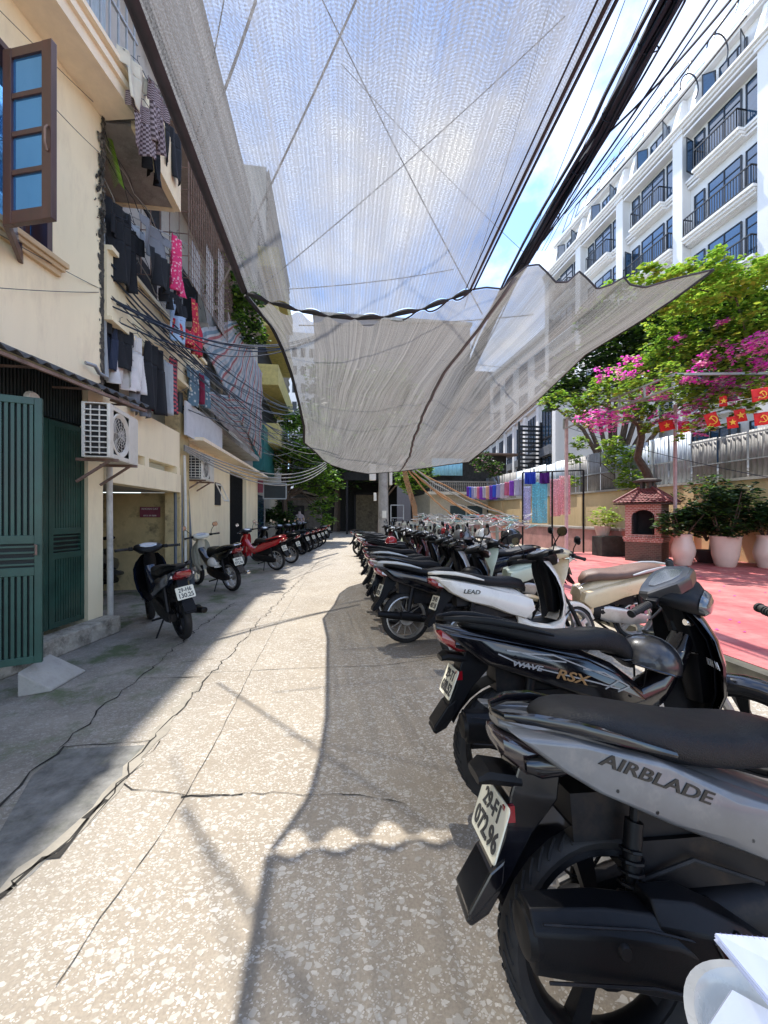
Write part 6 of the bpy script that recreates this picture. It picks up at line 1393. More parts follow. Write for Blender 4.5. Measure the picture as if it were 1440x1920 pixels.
# left far trees
tree('leafy tree with sunlit leaves beside the black sign board', (-2.4, 20, 0), .18, 3.4, [(at(p[0], p[1], z), r_) for p, z, r_ in (((545, 830), 19, 1.0), ((575, 790), 20, 1.0), ((590, 870), 19, .9), ((530, 870), 19, .7), ((560, 900), 19, .6), ((600, 910), 20, .7), ((600, 830), 22, 1.0), ((540, 790), 21, .6), ((600, 950), 20.5, .6), ((612, 975), 20.5, .45), ((625, 900), 20.5, .6), ((620, 930), 20.5, .45), ((570, 850), 18.5, .8))], 13000, .17, [LG, LM, LD], (4, 3, 1.5), 31)
tree('dense dark tree over the covered passage', (.5, 33, 0), .3, 6, [(at(p[0], p[1], z), r_) for p, z, r_ in (((640, 860), 30, 2.6), ((700, 850), 31, 2.8), ((610, 800), 30, 2.2), ((670, 790), 34, 2.8), ((760, 870), 30, 2.0), ((800, 885), 30, 1.2), ((740, 820), 33, 2.5), ((720, 740), 38, 3.5), ((620, 720), 36, 2.8))], 13000, .42, [LD, LM], (4, 2), 32)
tree('low shrubbery growing against the hut', (-2.2, 21.5, 0), .08, 1.4, [(at(p[0], p[1], z), r_) for p, z, r_ in (((525, 970), 19, .55), ((550, 985), 19, .5), ((505, 965), 19, .5), ((535, 950), 20, .5))], 2600, .17, [LD, LM], (3, 2), 33, 'shrub')
tree('hedge of leaves at the right of the passage mouth', (3.2, 26, 0), .12, 3, [(at(p[0], p[1], z), r_) for p, z, r_ in (((775, 900), 24, .9), ((790, 885), 24, .8), ((760, 895), 24, .7))], 1700, .25, [LM, LG], (2, 2), 34, 'tree')
tree('flowering shrub standing in a pot on the far balcony', (11.2, 24.9, 3.0), .05, 4.2, [(at(p[0], p[1], z), r_) for p, z, r_ in (((910, 870), 24, .8), ((925, 880), 24, .6), ((900, 855), 24, .5))], 1500, .17, [LM, LD, BP], (3, 2, .5), 35, 'shrub')
pl = tag(empty('balcony_plants'), 'unruly balcony plants spilling from the rusted cage under the net edge', 'plant')
leaves('foliage', [(at(p[0], p[1], z), r_) for p, z, r_ in (((430, 545), 10.2, .5), ((455, 580), 10.6, .55), ((435, 610), 10.4, .5), ((470, 625), 11, .45), ((420, 510), 10, .3), ((460, 545), 11.3, .4), ((440, 480), 10.6, .25))], 4200, .12, [LM, LD, LG], pl, 36, (4, 3, .7))
pf = tag(empty('fern'), 'green fern frond hanging beneath the upper balcony slab', 'fern')
m = MB()
for k in range(26):
    t_ = k/25; c = at(200+22*t_, 250+90*t_, 5.0)
    for s in (-1, 1): m.poly([c, c+Vector((s*.05, .02, -.05)), c+Vector((s*.075, .02, -.10)), c+Vector((0, 0, -.009))])
m.build('frond', LG, pf)
# ================================================================ potted shrubs on the plaza
POT = M('cream_pot', (.68, .53, .44), .35, var=.06, coat=.3, dirt=.25, dirtcol=(.35, .25, .2), dscale=3)
def pot(label, px, py, z, prof, h_b, seed, mat=POT):
    p = at(px, py, z); root = tag(empty('potted_shrub'), label, 'potted plant', 'large potted shrubs on the plaza'); root.location = (p.x, p.y, .12)
    m = MB(); m.lathe(prof, (0, 0, 0), 'z', 32); m.build('pot', mat, root, True, angle=50)
    m = MB(); m.lathe([(0, prof[-2][1]-.05), (prof[-1][0]+.01, prof[-2][1]-.05)], (0, 0, 0), 'z', 20); m.build('soil', _M['soil'], root)
    m = MB(); q = random.Random(seed)
    for k in range(6): a = q.uniform(0, 6.3); limb(m, [(0, 0, .6), (.2*math.cos(a), .2*math.sin(a), 1.0), (.45*math.cos(a), .45*math.sin(a), h_b)], .025, .008)
    m.build('stem', BARK, root, True)
    bl = [((q.uniform(-.45, .45), q.uniform(-.3, .3), q.uniform(.95, h_b)), q.uniform(.25, .42)) for _ in range(9)]
    leaves('foliage', bl, 3000, .11, [LD, LM], root, seed, (5, 1.5)); return root
PR1 = [(0, 0), (.16, 0), (.18, .03), (.19, .10), (.25, .25), (.27, .38), (.25, .52), (.20, .68), (.19, .78), (.21, .82), (.19, .82), (.18, .76)]
PR2 = [(0, 0), (.19, 0), (.22, .04), (.28, .30), (.31, .60), (.32, .74), (.34, .78), (.30, .78), (.29, .72)]
pot('vase shaped cream pot with dark shrub, directly beside the oven', 1281, 1060, 10.15, PR1, 1.35, 51)
pot('tapered cream pot with a tall dark shrub, middle of the three cream pots', 1360, 1064, 9.85, PR2, 1.9, 52)
pot('cream pot with drooping dark leaves at the right edge of the plaza', 1438, 1066, 9.6, PR1, 1.5, 53)
pot('low dark bowl planter between the two taller cream pots', 1325, 1045, 10.7, [(0, 0), (.2, 0), (.36, .28), (.38, .34), (.34, .34), (.32, .28)], 1.2, 54, M('dark_bowl', (.05, .03, .03), .6))
q0 = at(1330, 960, 11.2)
tree('tall scraggly shrub against the ochre wall behind the potted plants', (q0.x, q0.y, .1), .05, 1.9, [(at(p[0], p[1], z), r_) for p, z, r_ in (((1310, 930), 11, .55), ((1350, 940), 10.8, .6), ((1400, 960), 10.6, .55), ((1300, 970), 10.6, .45), ((1430, 985), 10.4, .5), ((1335, 905), 11.2, .35), ((1370, 980), 10.5, .5))], 4200, .11, [LD, LM, LY], (5, 2, .4), 55, 'shrub')
# ================================================================ pergola, posts, flags
pg = tag(empty('pergola'), 'thin pale steel pergola frame carrying the bougainvillea', 'pergola')
G1 = at(1062, 1047, 11.9); G2 = at(1266, 1062, 10.3)
m = MB(); m.bar((G1.x, G1.y, .1), (G1.x, G1.y, 4.5), .075); m.bar((G2.x, G2.y, .1), (G2.x, G2.y, 4.4), .06); m.build('post', M('pink_post', (.48, .36, .35), .6, var=.2, dirt=.4, dirtcol=(.2, .12, .1)), pg)
m = MB(); A_ = at(1057, 786, 11.9); B_ = at(1262, 702, 8.3)
m.bar(A_, B_, .038); m.bar(A_+Vector((0, 0, -.30)), B_+Vector((0, 0, -.28)), .038)
for k in range(6): m.bar(A_.lerp(B_, k/5), A_.lerp(B_, k/5)+Vector((0, 0, -.3)), .04)
m.bar(A_, A_+Vector((4.2, 0, 0)), .05); m.bar(A_.lerp(B_, .5), A_.lerp(B_, .5)+Vector((4.0, 0, .2)), .05); m.bar(B_, B_+Vector((3.4, 0, .2)), .05); m.build('beam', M('pale_steel', (.30, .32, .30), .5, metal=.3, var=.15, dirt=.3, dirtcol=(.3, .25, .2)), pg)
FRED = M('flag_red', (.62, .015, .012), .7, var=.08); FYE = M('flag_yellow', (.85, .5, .04), .6, var=.04)
def flag(label, px, py, z, wd, h, kind, tilt=0):
    p = at(px, py, z); X = Vector((math.cos(TH+.25), -math.sin(TH+.25), tilt)).normalized(); F = frame(p, X, (0, 0, 1)); m = MB(F); rows = []
    for j in range(7): rows.append([((i/8-.5)*wd, (j/6-.5)*h, .012*math.sin(i*1.1+j*.4)) for i in range(9)])
    m.grid(rows); o = tag(m.build('flag', FRED, None, True, solid=.002), label, 'flag', 'small red flags strung under the bougainvillea')
    if kind == 'star':
        m = MB(F); P = []
        for k in range(10): rr_ = .3*h*(1 if k % 2 == 0 else .4); a = math.pi/2+k*math.pi/5; P.append((rr_*math.cos(a), rr_*math.sin(a)))
        for s in (1, -1): m.loft([[(a, b, s*.016) for a, b in P], [(a, b, s*.019) for a, b in P]])
        m.build('star', FYE, o)
    else:
        m = MB(F); s = .28*h
        arc_ = []
        for k in range(15): a = R(-130+k*15.5); arc_.append((s*.95*math.cos(a), s*.95*math.sin(a)))
        for sg in (1, -1):
            for k in range(14):
                a, b = arc_[k], arc_[k+1]; w_ = .10*s+.16*s*math.sin(k/14*math.pi); m.bar((a[0], a[1], sg*.018), (b[0], b[1], sg*.018), w_, .003)
            m.bar((-.2*s, .7*s, sg*.0195), (.55*s, -.75*s, sg*.0195), .16*s, .003); m.bar((-.55*s, .35*s, sg*.0205), (.15*s, .95*s, sg*.0205), .3*s, .003)
            m.bar((-.6*s, -.6*s, sg*.0185), (-1.0*s, -1.0*s, sg*.0185), .2*s, .003)
        m.build('emblem', FYE, o)
    return o
flag('hammer and sickle flag, uppermost at the right edge among the leaves', 1428, 740, 7.6, .34, .26, 'hs', .1)
flag('hammer and sickle flag hanging just above the tin fence at the right edge', 1430, 785, 7.8, .30, .26, 'hs', .1)
flag('yellow starred flag, the higher of the overlapping pair', 1388, 779, 8.2, .22, .27, 'star', .15)
flag('yellow starred flag, the lower left of the overlapping pair', 1373, 792, 8.15, .20, .25, 'star', .1)
flag('hammer and sickle flag half hidden by leaves left of the starred pair', 1335, 788, 8.6, .26, .34, 'hs', .3)
flag('starred flag tucked beneath the magenta bracts right of the thin post', 1282, 800, 9.4, .25, .26, 'star')
flag('plain looking starred flag just left of the thin post', 1250, 798, 9.8, .34, .26, 'star', .2)
flag('dark starred flag deep among the leaves', 1356, 752, 8.6, .16, .24, 'star')
cable(at(1150, 785, 10.6), at(1470, 735, 7.2), .05, .004, CBK, 'string carrying the small red flags', None, 'string', 'flag_string')
cable(at(1060, 800, 12), at(1440, 895, 9), .1, .008, CBK, 'black wire sloping down across the tin fence', None)
# ================================================================ laundry rack on the plaza
lr = tag(empty('laundry_rack'), 'tall thin metal laundry rack hung with lace curtains before the ochre wall', 'laundry rack')
L0 = at(980, 1020, 14.2); L1 = at(1094, 1022, 13.4); m = MB(); hz = 3.0
for t_ in (0, .5, 1): p = L0.lerp(L1, t_); m.bar((p.x, p.y, .1), (p.x, p.y, hz), .045)
m.bar((L0.x, L0.y, hz), (L1.x, L1.y, hz), .045); m.build('frame', DARKM, lr)
def lacemat(n, c):
    m, t, b = new_mat(n); L = t.links.new; N = t.nodes.new; b.inputs['Base Color'].default_value = (*c, 1); b.inputs['Roughness'].default_value = .9
    tc = N('ShaderNodeTexCoord'); v = N('ShaderNodeTexVoronoi'); v.inputs['Scale'].default_value = 16; L(tc.outputs['Object'], v.inputs['Vector']); r = N('ShaderNodeValToRGB'); r.color_ramp.elements[0].position = .3; r.color_ramp.elements[1].position = .45; r.color_ramp.elements[1].color = (.55, .55, .55, 1); r.color_ramp.elements[0].color = (.95, .95, .95, 1); L(v.outputs['Distance'], r.inputs[0]); L(r.outputs[0], b.inputs['Alpha']); return m
LBL = lacemat('lace_blue', (.12, .55, .68)); LPK = lacemat('lace_pink', (.80, .42, .48)); LLV = lacemat('lace_lavender', (.45, .5, .75))
ANG = math.degrees(math.atan2((L1-L0).y, (L1-L0).x))
for lb, px, py, z, wd, h, mt in (('royal blue towel on the left of the laundry rack', 994, 886, 14.0, .38, .42, fab('royal', (.01, .05, .42))), ('deep purple towel on the middle of the laundry rack', 1021, 886, 13.9, .34, .40, fab('purple', (.07, .01, .18))),
    ('lavender lace curtain at the left end of the laundry rack', 987, 912, 14.15, .3, 1.25, LLV), ('turquoise lace curtain on the laundry rack', 1012, 904, 14.05, .52, 1.5, LBL), ('pale pink lace curtain, left of the two pink ones', 1041, 898, 13.9, .35, 1.35, LPK), ('pale pink lace curtain behind the pink post', 1059, 892, 13.8, .36, 1.4, LPK)):
    cloth('curtain' if 'lace' in lb else 'towel', lb, 'curtain' if 'lace' in lb else 'towel', 'towel', at(px, py, z), wd, h, mt, ANG, None, 16, .03, seed=px)
ln = cable(at(878, 912, 22), at(982, 895, 14.3), .15, .01, CGR, 'washing line full of purple and blue cloths', None, 'washing line', 'washing_line', 20)
pal = [(.12, .03, .35), (.03, .08, .5), (.3, .28, .5), (.45, .42, .48), (.5, .12, .2), (.2, .05, .4), (.4, .4, .5), (.55, .3, .2)]
for i in range(15):
    t_ = (i+.6)/15.5; p = at(878, 912, 22).lerp(at(982, 895, 14.3), t_)+Vector((0, 0, -.15*4*t_*(1-t_))); c = pal[i % 8]
    cloth('cloth', 'small coloured cloth pegged on the line left of the laundry rack', 'cloth', 'towel', p, .42, .55+.05*(i % 3), M('fabric_line%d' % (i % 8), c, .85), -55, 'cloths pegged on the sagging line', 6, .02, seed=i)
# racks of tangled hangers behind the bikes
HW = [M('hanger_%s' % n, c, .5, var=.1) for n, c in (('white', (.42, .42, .41)), ('grey', (.2, .22, .23)), ('teal', (.15, .35, .36)), ('pink', (.35, .3, .3)), ('red', (.45, .03, .04)), ('blue', (.2, .35, .5)))]
q = random.Random(77)
proto = []
for mi, mt in enumerate(HW):
    m = MB(); m.tube([(-.2, 0, 0), (0, 0, .10), (.2, 0, 0), (-.2, 0, 0)], .012, 5); m.tube([(0, 0, .10), (0, 0, .16), (.03, 0, .19), (.05, 0, .16)], .006, 5); o = m.build('clothes_hanger', mt, None, True); proto.append(o)
    tag(o, '%s plastic hanger in the tangled heap on the drying rack' % ('white', 'grey', 'teal', 'pink', 'red', 'blue')[mi], 'hanger', 'hangers heaped on the drying rack')
for i in range(230):
    mi = q.choices(range(6), (8, 5, 2, .8, .7, .6))[0]; o = proto[mi] if not proto[mi].get('used') else dup(proto[mi]); proto[mi]['used'] = 1
    z = q.uniform(11.5, 20); px = q.uniform(790, 1000) if z < 15 else q.uniform(775, 960); py = 965+q.uniform(-2, 26)*12/z
    p = at(px, py, z); o.location = p+Vector((0, 0, -.04)); o.rotation_euler = (q.uniform(.9, 2.1), q.uniform(-.5, .5), q.uniform(0, 6.3)); s = q.uniform(.8, 1.15); o.scale = (s, s, s)
for o in proto:
    if 'used' in o: del o['used']
for o in COL.objects:
    if 'used' in o: del o['used']
hr = tag(empty('drying_rack'), 'long pale green drying rack supporting the heap of hangers', 'rack'); m = MB()
a = at(772, 1000, 13); b = at(960, 990, 15); a.z = b.z = 1.0
for k in range(7):
    p = a.lerp(b, k/6); m.bar((p.x, p.y, 0), (p.x, p.y, 1.15), .09); m.bar((p.x+.3, p.y+5, 0), (p.x+.3, p.y+5, 1.1), .08); m.bar((p.x, p.y, 1.1), (p.x+.3, p.y+5, 1.05), .04)
for dz in (0, -.3): m.bar((a.x, a.y, 1.1+dz), (b.x, b.y, 1.1+dz), .05); m.bar((a.x+.3, a.y+5, 1.1+dz), (b.x+.3, b.y+5, 1.1+dz), .05)
m.build('frame', M('green_grey_frame', (.28, .33, .28), .7, var=.3), hr)
m = MB(); a = at(880, 978, 14.5); m.bb((a.x-.2, a.y, 1.28), (a.x+1.1, a.y+.5, 1.31)); tag(m.build('foam_board', HW[0]), 'white foam board lying on the heap of hangers', 'board')
m = MB(); a = at(815, 1030, 12.2)
for k in range(9): m.bb((a.x-.65+k*.15, a.y, 0), (a.x-.55+k*.15, a.y+.03, .95))
tag(m.build('picket_panel', M('old_green_picket', (.22, .26, .2), .8, var=.35)), 'short run of old greenish pickets below the hanger rack', 'fence')
m = MB(); a = at(727, 983, 18); m.bar((a.x+.15, a.y, 0), (a.x+.15, a.y, 1.9), .04); m.bar((a.x+.75, a.y, 0), (a.x+.75, a.y, 1.9), .04); m.bar((a.x+.15, a.y, 1.9), (a.x+.75, a.y, 1.9), .04); m.bar((a.x+.15, a.y, 1.3), (a.x+.75, a.y, 1.3), .03); tag(m.build('metal_frame', STL), 'small pale metal frame standing right of the concrete pole', 'frame')
m = MB(); a = at(765, 1010, 15.5); m.bb((a.x-.5, a.y, 0), (a.x+.35, a.y+.2, 1.15)); tag(m.build('low_wall', CONC), 'short stub of dirty wall between the concrete pole and the hanger rack', 'wall')
# ================================================================ bikes in place
def wpos(px, py):        # wheel contact from its pixel on the ground
    p = G(px, py); return (p.x, p.y)
ROWG = 'motorbikes parked nose-in along the right side of the lane'
R1 = bike('grey scooter nearest the camera with plate 29-F1 072.96 and large black exhaust', 'scooter', GREY, BLKG, lean=-9, loc=(.74, .93), head=-3, near=True, mirrors=False, sport=True, steer=-35, inner=BLKP, rim='alloy', rimmat=BLKP, tail=M('smoked_lens', (.03, .02, .022), .1, coat=1), side=[('AIRBLADE', .043, .085, .758, -21, LET, -.171, 1.6)], group=ROWG)
for c in list(R1.children):
    if c.name.split('.')[0] in ('body', 'grab_rail', 'tail_light', 'turn_signal'):
        for v_ in c.data.vertices:
            if v_.co.x < 0: v_.co.x *= .80
R2 = bike('black motorbike with helmet on its floor, second in the right row', 'underbone', BLKG, BLKP, lean=-8, loc=(.91, 1.79), head=-2, near=True, mirrors=False, steer=-58, inner=BLKP, shield=BLKG, frontmat=BLKP, muffler='shield', plate=('29-T1', '688.52'), side=[('WAVE', .034, .03, .690, -13, LETW, -.142, 1.5), ('RSX', .062, .24, .630, -15, LETG, -.142, 1.4)], group=ROWG, rim='alloy', rimmat=BLKP)
R2.scale = (1.07, 1, 1.02)
m = MB()
for P in (((-.10, .75), (.0, .70), (.20, .645), (.36, .60), (.47, .565)), ((-.06, .765), (.05, .745), (.16, .735), (.30, .675), (.47, .605), (.40, .57)), ((.0, .755), (.12, .715), (.22, .70)), ((.30, .665), (.40, .645), (.52, .575), (.46, .555))):
    for a, b in zip(P, P[1:]): m.bar((a[0], -.1405, a[1]), (b[0], -.1405, b[1]), .003, .006)
m.build('decal', LETW, R2)
for c in R2.children:
    if c.name.startswith('inner_shield'):
        text_obj('HONDA', .05, M('badge_white', (.75, .75, .74), .4), c, frame((.966, -.125, .66), (-.45, -1, 0), (-.12, 0, 1)), name='badge', bold=.001, sx=.8)
        m = MB(); m.tube([(.97, .0, .72), (.88, -.02, .71), (.87, -.06, .71), (.95, -.07, .70)], .007, 8); m.build('bag_hook', CHR, c, True)
hx = Matrix.Translation(Vector((.91, 1.79, 0))) @ Matrix.Rotation(R(-2), 4, 'Z') @ Matrix.Rotation(R(-8), 4, 'X') @ Vector((.75, -.03, .655))
helmet('glossy black open-face helmet resting on the second motorbike', hx, (R(12), R(-12), R(150)), M('helmet_black', (.02, .02, .022), .3, coat=.5), None, 1.12)
R3 = bike('white step-through scooter with black seat, third in the right row', 'scooter', WHT, BLKP, lean=-7, loc=(1.30, 3.58), head=4, inner=BLKP, shield=WHT, rail=WHT, rimmat=ALU, muffler='tube', mufmat=ALU, plate=('29-V5', '407.18'), steer=12, side=[('LEAD', .055, .02, .70, -6, LET, -.176, 1.3)], group=ROWG, rr=.255)
R4 = bike('black motorbike with wire wheels and silver tail, just behind the white scooter', 'underbone', BLKG, BLKP, lean=-6, loc=wpos(762, 1205), head=5, rim='wire', rimmat=ALU, muffler='tube', shield=BLKG, group=ROWG, rail=SILV)
R5 = bike('silver sided scooter between black ones in the right row', 'scooter', SILV, BLKG, lean=-7, loc=wpos(742, 1170), head=3, group=ROWG, rimmat=ALU)
R6 = bike('black underbone motorbike, sixth in the right row', 'underbone', BLKG, BLKP, lean=-7, loc=wpos(728, 1142), head=2, group=ROWG, rim='wire', rimmat=ALU, muffler='tube')
R7 = bike('black scooter with red tail tucked deep in the right row', 'scooter', BLUEP, BLKP, lean=-6, loc=wpos(718, 1118), head=0, group=ROWG)
R8 = bike('maroon motorbike carrying a red and white helmet', 'underbone', M('maroon_paint', (.10, .015, .02), .2, coat=.8), BLKP, lean=-6, loc=wpos(712, 1096), head=3, group=ROWG, rim='wire', rimmat=ALU, muffler='tube')
R9 = bike('silver motorbike at the head of the far right row', 'underbone', SILV, BLKP, lean=-6, loc=wpos(697, 1072), head=8, group=ROWG, rim='wire', rimmat=ALU, muffler='tube')
R10 = bike('white and green scooter with covered front near the concrete pole', 'scooter', GRNW, BLKP, lean=-6, loc=wpos(688, 1052), head=6, group=ROWG)
R11 = bike('black motorbike with a bright wire wheel at the far end of the right row', 'underbone', BLKG, BLKP, lean=-6, loc=wpos(676, 1042), head=-2, group=ROWG, rim='wire', rimmat=ALU)
p8 = wpos(712, 1096); helmet('red and white helmet on a seat in the right row', (p8[0]+.25, p8[1]+.08, .86), (0, 0, R(200)), REDP, REDP, 1.0, WHT)
p4 = wpos(762, 1205); helmet('matt black helmet hanging low behind the white scooter', (p4[0]+.78, p4[1]+.05, .70), (R(15), 0, R(160)), BLKP)
p5 = wpos(742, 1170); helmet('grey and black helmet on a handlebar in the right row', (p5[0]+.95, p5[1]+.1, 1.12), (0, 0, R(120)), GREY)
# second row facing the lane
SG = 'motorbikes parked in the second row by the plaza'
V1 = bike('cream retro scooter with brown seat facing the lane', 'scooter', CRM, CRM, seat=SEATBR, lean=-7, loc=(3.5, 4.05), head=172, inner=M('brown_inner', (.10, .05, .045), .5), shield=CRM, rimmat=ALU, mufmat=ALU, fairing=CRM, group=SG, rail=SILV, rr=.25)
V2 = bike('white and green scooter behind the cream one, tail toward the plaza', 'scooter', GRNW, BLKP, lean=-7, loc=(3.35, 5.6), head=176, group=SG, rr=.255)
base = {'b': R6, 's': R5, 'k': R7, 'w': R3}
extra = [(3.4, 6.5, 178, R7, 'black scooter in the second row, right behind the pale green one'), (3.3, 7.3, 174, R6, 'black motorbike in the second row with its bars beside the cream scooter'), (3.3, 8.1, 180, R5, 'silver scooter in the middle of the second row'), (3.2, 8.9, 176, R8, 'maroon motorbike in the second row near the hanger rack'), (3.1, 9.7, 172, R4, 'wire wheeled black motorbike far back in the second row'), (3.1, 10.5, 178, R10, 'pale green scooter far back in the second row'), (2.95, 11.4, 175, R8, 'last maroon motorbike before the green pickets'),
]
qq = random.Random(12)
for x_, y_, hd, src, lb in extra: dup(src, (x_+qq.uniform(-.2, .15), y_+qq.uniform(-.12, .12), 0), (R(-7+qq.uniform(-3, 2)), 0, R(hd+qq.uniform(-9, 9))), lb, SG)
for i_, (px, py, z_, mt_, lb) in enumerate(((905, 1008, 5.6, WHT, 'white helmet among the handlebars of the right row'), (868, 1003, 6.6, GREY, 'grey helmet among the handlebars of the right row, left of the white one'), (960, 1010, 5.0, BLKG, 'glossy black helmet hung on a mirror behind the white scooter'), (838, 998, 8.2, REDP, 'small dark red helmet far back among the right row handlebars'))):
    helmet(lb, at(px, py, z_), (R(20*i_), R(10), R(40+70*i_)), mt_)
# extra first-row bikes between the measured ones
for px, py, src, lb, hd in ((733, 1155, R4, 'wire wheeled black motorbike squeezed behind the silver sided scooter', 3), (708, 1084, R7, 'navy black scooter behind the maroon motorbike', 2), (692, 1060, R6, 'black motorbike beside the silver one at the row head', 6), (682, 1046, R5, 'silver scooter near the end of the right row', 4)):
    w_ = wpos(px, py); dup(src, (w_[0]+.08, w_[1], 0), (R(-8), 0, R(hd+5)), lb, ROWG)
# ---- left side of the lane: noses to the wall, tails to the lane
LGp = 'motorbikes parked nose-in along the left wall'
w_ = wpos(345, 1197)
LL1 = bike('black motorbike with yellow-white plate parked half inside the niche', 'underbone', BLUEP, BLKP, lean=-8, loc=w_, head=128, group=LGp, plate=('29-H6', '130.25'), steer=-10, mirrors=False, muffler='tube', mufmat=BLKP, rim='alloy', tail=REDL)
w_ = wpos(436, 1108)
LL2 = bike('old beige and black cub motorbike with a white helmet hooked in front', 'underbone', BLKG, BLKG, lean=-7, loc=w_, head=137, shield=BEIGE, inner=BEIGE, fairing=BEIGE, rim='wire', rimmat=ALU, muffler='tube', group=LGp, mufmat=CHR, rail=CHR)
helmet('white helmet hanging on the leg shield of the old beige motorbike', at(402, 1057, 7.35), (R(20), R(10), R(-30)), WHT, WHT)
w_ = wpos(519, 1069)
LL3 = bike('bright red motorbike with black seat beside the black iron door', 'underbone', REDP, BLKP, lean=-7, loc=w_, head=150, rim='wire', rimmat=ALU, muffler='tube', group=LGp, mufmat=CHR, rail=REDP, inner=REDP)
for i, (px, py, src, lb, hd) in enumerate(((546, 1056, R6, 'black motorbike directly behind the bright red one', 150), (566, 1040, R7, 'black scooter fifth along the left wall', 150), (578, 1035, LL1, 'black motorbike with pale plate sixth along the left wall', 148), (588, 1030, R8, 'maroon tailed motorbike seventh along the left wall', 152), (596, 1026, R6, 'black motorbike eighth along the left wall', 150), (603, 1021, R4, 'farthest dark motorbike on the left, before the shrubs', 150))):
    w_ = wpos(px, py); dup(src, (w_[0], w_[1], 0), (R(-7), 0, R(hd)), lb, LGp)
dup(R7, (-4.0, 7.2, 0), (R(-7), 0, R(95)), 'dark scooter pushed deep into the niche behind the black motorbike', LGp)
w_ = wpos(634, 1013); dup(R9, (w_[0]-.6, w_[1]+2, 0), (R(-7), 0, R(120)), 'grey motorbike in the dark mouth of the passage', None)
# person far back by the hut
pr = None
def person(label, loc, rotz, shirt, trouser, skin=(.35, .2, .14)):
    me = bpy.data.meshes.new('person'); bm_ = bmesh.new()
    J = [(0, 0, .95, .13), (0, 0, 1.15, .13), (0, 0, 1.38, .14), (0, .0, 1.5, .06), (0, .02, 1.58, .075), (0, .02, 1.68, .08), (-.09, 0, .88, .095), (-.1, .02, .48, .06), (-.1, 0, .07, .045), (-.1, .12, .04, .04), (.09, 0, .88, .095), (.11, -.02, .48, .06), (.12, -.04, .07, .045), (.12, .08, .04, .04), (-.19, 0, 1.4, .06), (-.25, .03, 1.12, .045), (-.22, .18, .92, .032), (-.21, .25, .88, .03), (.19, 0, 1.4, .06), (.25, .03, 1.12, .045), (.22, .18, .92, .032), (.21, .25, .88, .03)]
    E = [(0, 1), (1, 2), (2, 3), (3, 4), (4, 5), (0, 6), (6, 7), (7, 8), (8, 9), (0, 10), (10, 11), (11, 12), (12, 13), (2, 14), (14, 15), (15, 16), (16, 17), (2, 18), (18, 19), (19, 20), (20, 21)]
    V = [bm_.verts.new(j[:3]) for j in J]
    for a, b in E: bm_.edges.new((V[a], V[b]))
    bm_.to_mesh(me); bm_.free(); o = bpy.data.objects.new('person', me); COL.objects.link(o)
    sk = o.modifiers.new('skin', 'SKIN')
    for i, j in enumerate(J): me.skin_vertices[0].data[i].radius = (j[3], j[3])
    me.skin_vertices[0].data[0].use_root = True
    s = o.modifiers.new('sub', 'SUBSURF'); s.levels = 1; s.render_levels = 1
    me.materials.append(M('pink_shirt', shirt, .8)); o.location = loc; o.rotation_euler = (0, 0, R(rotz)); tag(o, label, 'person')
    m = MB(); m.loft([se(0, 0, z_, w1, w1, 10, 1, 'xy') for z_, w1 in ((1.62, .085), (1.70, .092), (1.76, .07), (1.79, .03))]); m.x = Matrix.Identity(4); m.build('hair', M('black_hair', (.01, .01, .01), .6), o, True)
    m = MB()
    for s_ in (-1, 1): m.tube([(s_*.09, 0, .93), (s_*.10, 0, .5), (s_*.11, 0, .12)], [.115, .085, .07], 8)
    m.build('trousers', M('dark_trousers', trouser, .8), o, True); return o
pp = at(562, 990, 20.5); person('person in a pale pink shirt standing behind the parked motorbikes by the hut', (pp.x, pp.y, 0), 160, (.55, .45, .48), (.03, .03, .04))
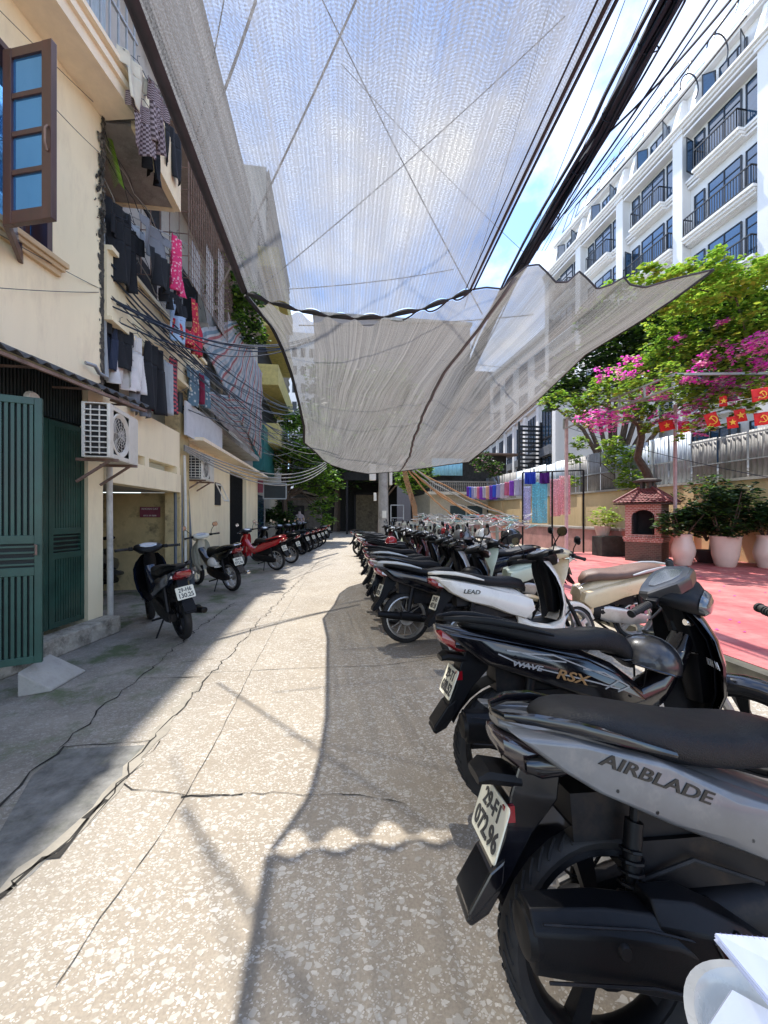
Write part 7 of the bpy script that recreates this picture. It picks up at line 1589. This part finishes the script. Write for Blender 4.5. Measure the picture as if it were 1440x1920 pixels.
# ================================================================ nearest corner: papers and plastic bag on another seat
st = tag(empty('stool'), 'plastic stool under the grey tub, almost out of view', 'stool'); st.location = (.88, .36, 0)
m = MB(); m.bb((-.16, -.16, .38), (.16, .16, .41)); m.build('seat', REDP, st, bevel=.01)
for sx_ in (-1, 1):
    for sy_ in (-1, 1): m = MB(); m.bar((sx_*.16, sy_*.16, 0), (sx_*.13, sy_*.13, .38), .03); m.build('leg', REDP, st)
PL = M('clear_plastic_rim', (.50, .50, .47), .25, var=.15, coat=.6); PAP = M('paper_white', (.80, .80, .82), .7, var=.03); PAPB = M('lined_paper', (.72, .74, .88), .7, var=.04)
ho = tag(empty('plastic_bowl'), 'grey plastic tub holding white papers at the bottom right corner', 'tub')
c = at(1505, 2035, .62)
FB = Matrix.Translation((c.x, c.y, c.z))
m = MB(FB); m.lathe([(.10, -.12), (.135, -.05), (.150, .02), (.152, .028), (.137, .030), (.126, .02), (.11, -.04), (.0, -.05)], (0, 0, 0), 'z', 48); m.build('bowl', PL, ho, True)
def sheets(label, name, A, B, C_, D, n, mat, gap=.0012, cat='papers'):
    root = tag(empty(name), label, cat)
    m = MB()
    for k in range(n):
        o_ = Vector((.0012*math.sin(k*2.1), .0014*math.cos(k*1.7), k*gap)); P = [Vector(q)+o_ for q in (A, B, C_, D)]
        m.loft([P, [p+Vector((0, 0, gap*.5)) for p in P]])
    m.build('sheet', mat, root); return root
sheets('white sheet of paper lying in the plastic tub', 'paper', at(1372, 1858, .62), at(1315, 1945, .58), at(1460, 2010, .58), at(1475, 1915, .62), 2, PAP, cat='paper')
n_ = sheets('stack of lined exercise sheets at the right edge above the plastic tub', 'paper_stack', at(1340, 1764, .66), at(1452, 1900, .60), at(1560, 1880, .6), at(1500, 1778, .66), 7, PAPB, .0022)
m = MB(); A, B, C_, D = (Vector(q)+Vector((0, 0, 7*.0022)) for q in (at(1340, 1764, .66), at(1452, 1900, .60), at(1560, 1880, .6), at(1500, 1778, .66)))
for k in range(1, 16):
    a = A.lerp(D, k/16); b = B.lerp(C_, k/16); m.bar(a, b, .0006, .0003)
m.build('ruled_line', M('violet_ink', (.35, .3, .6), .8), n_)
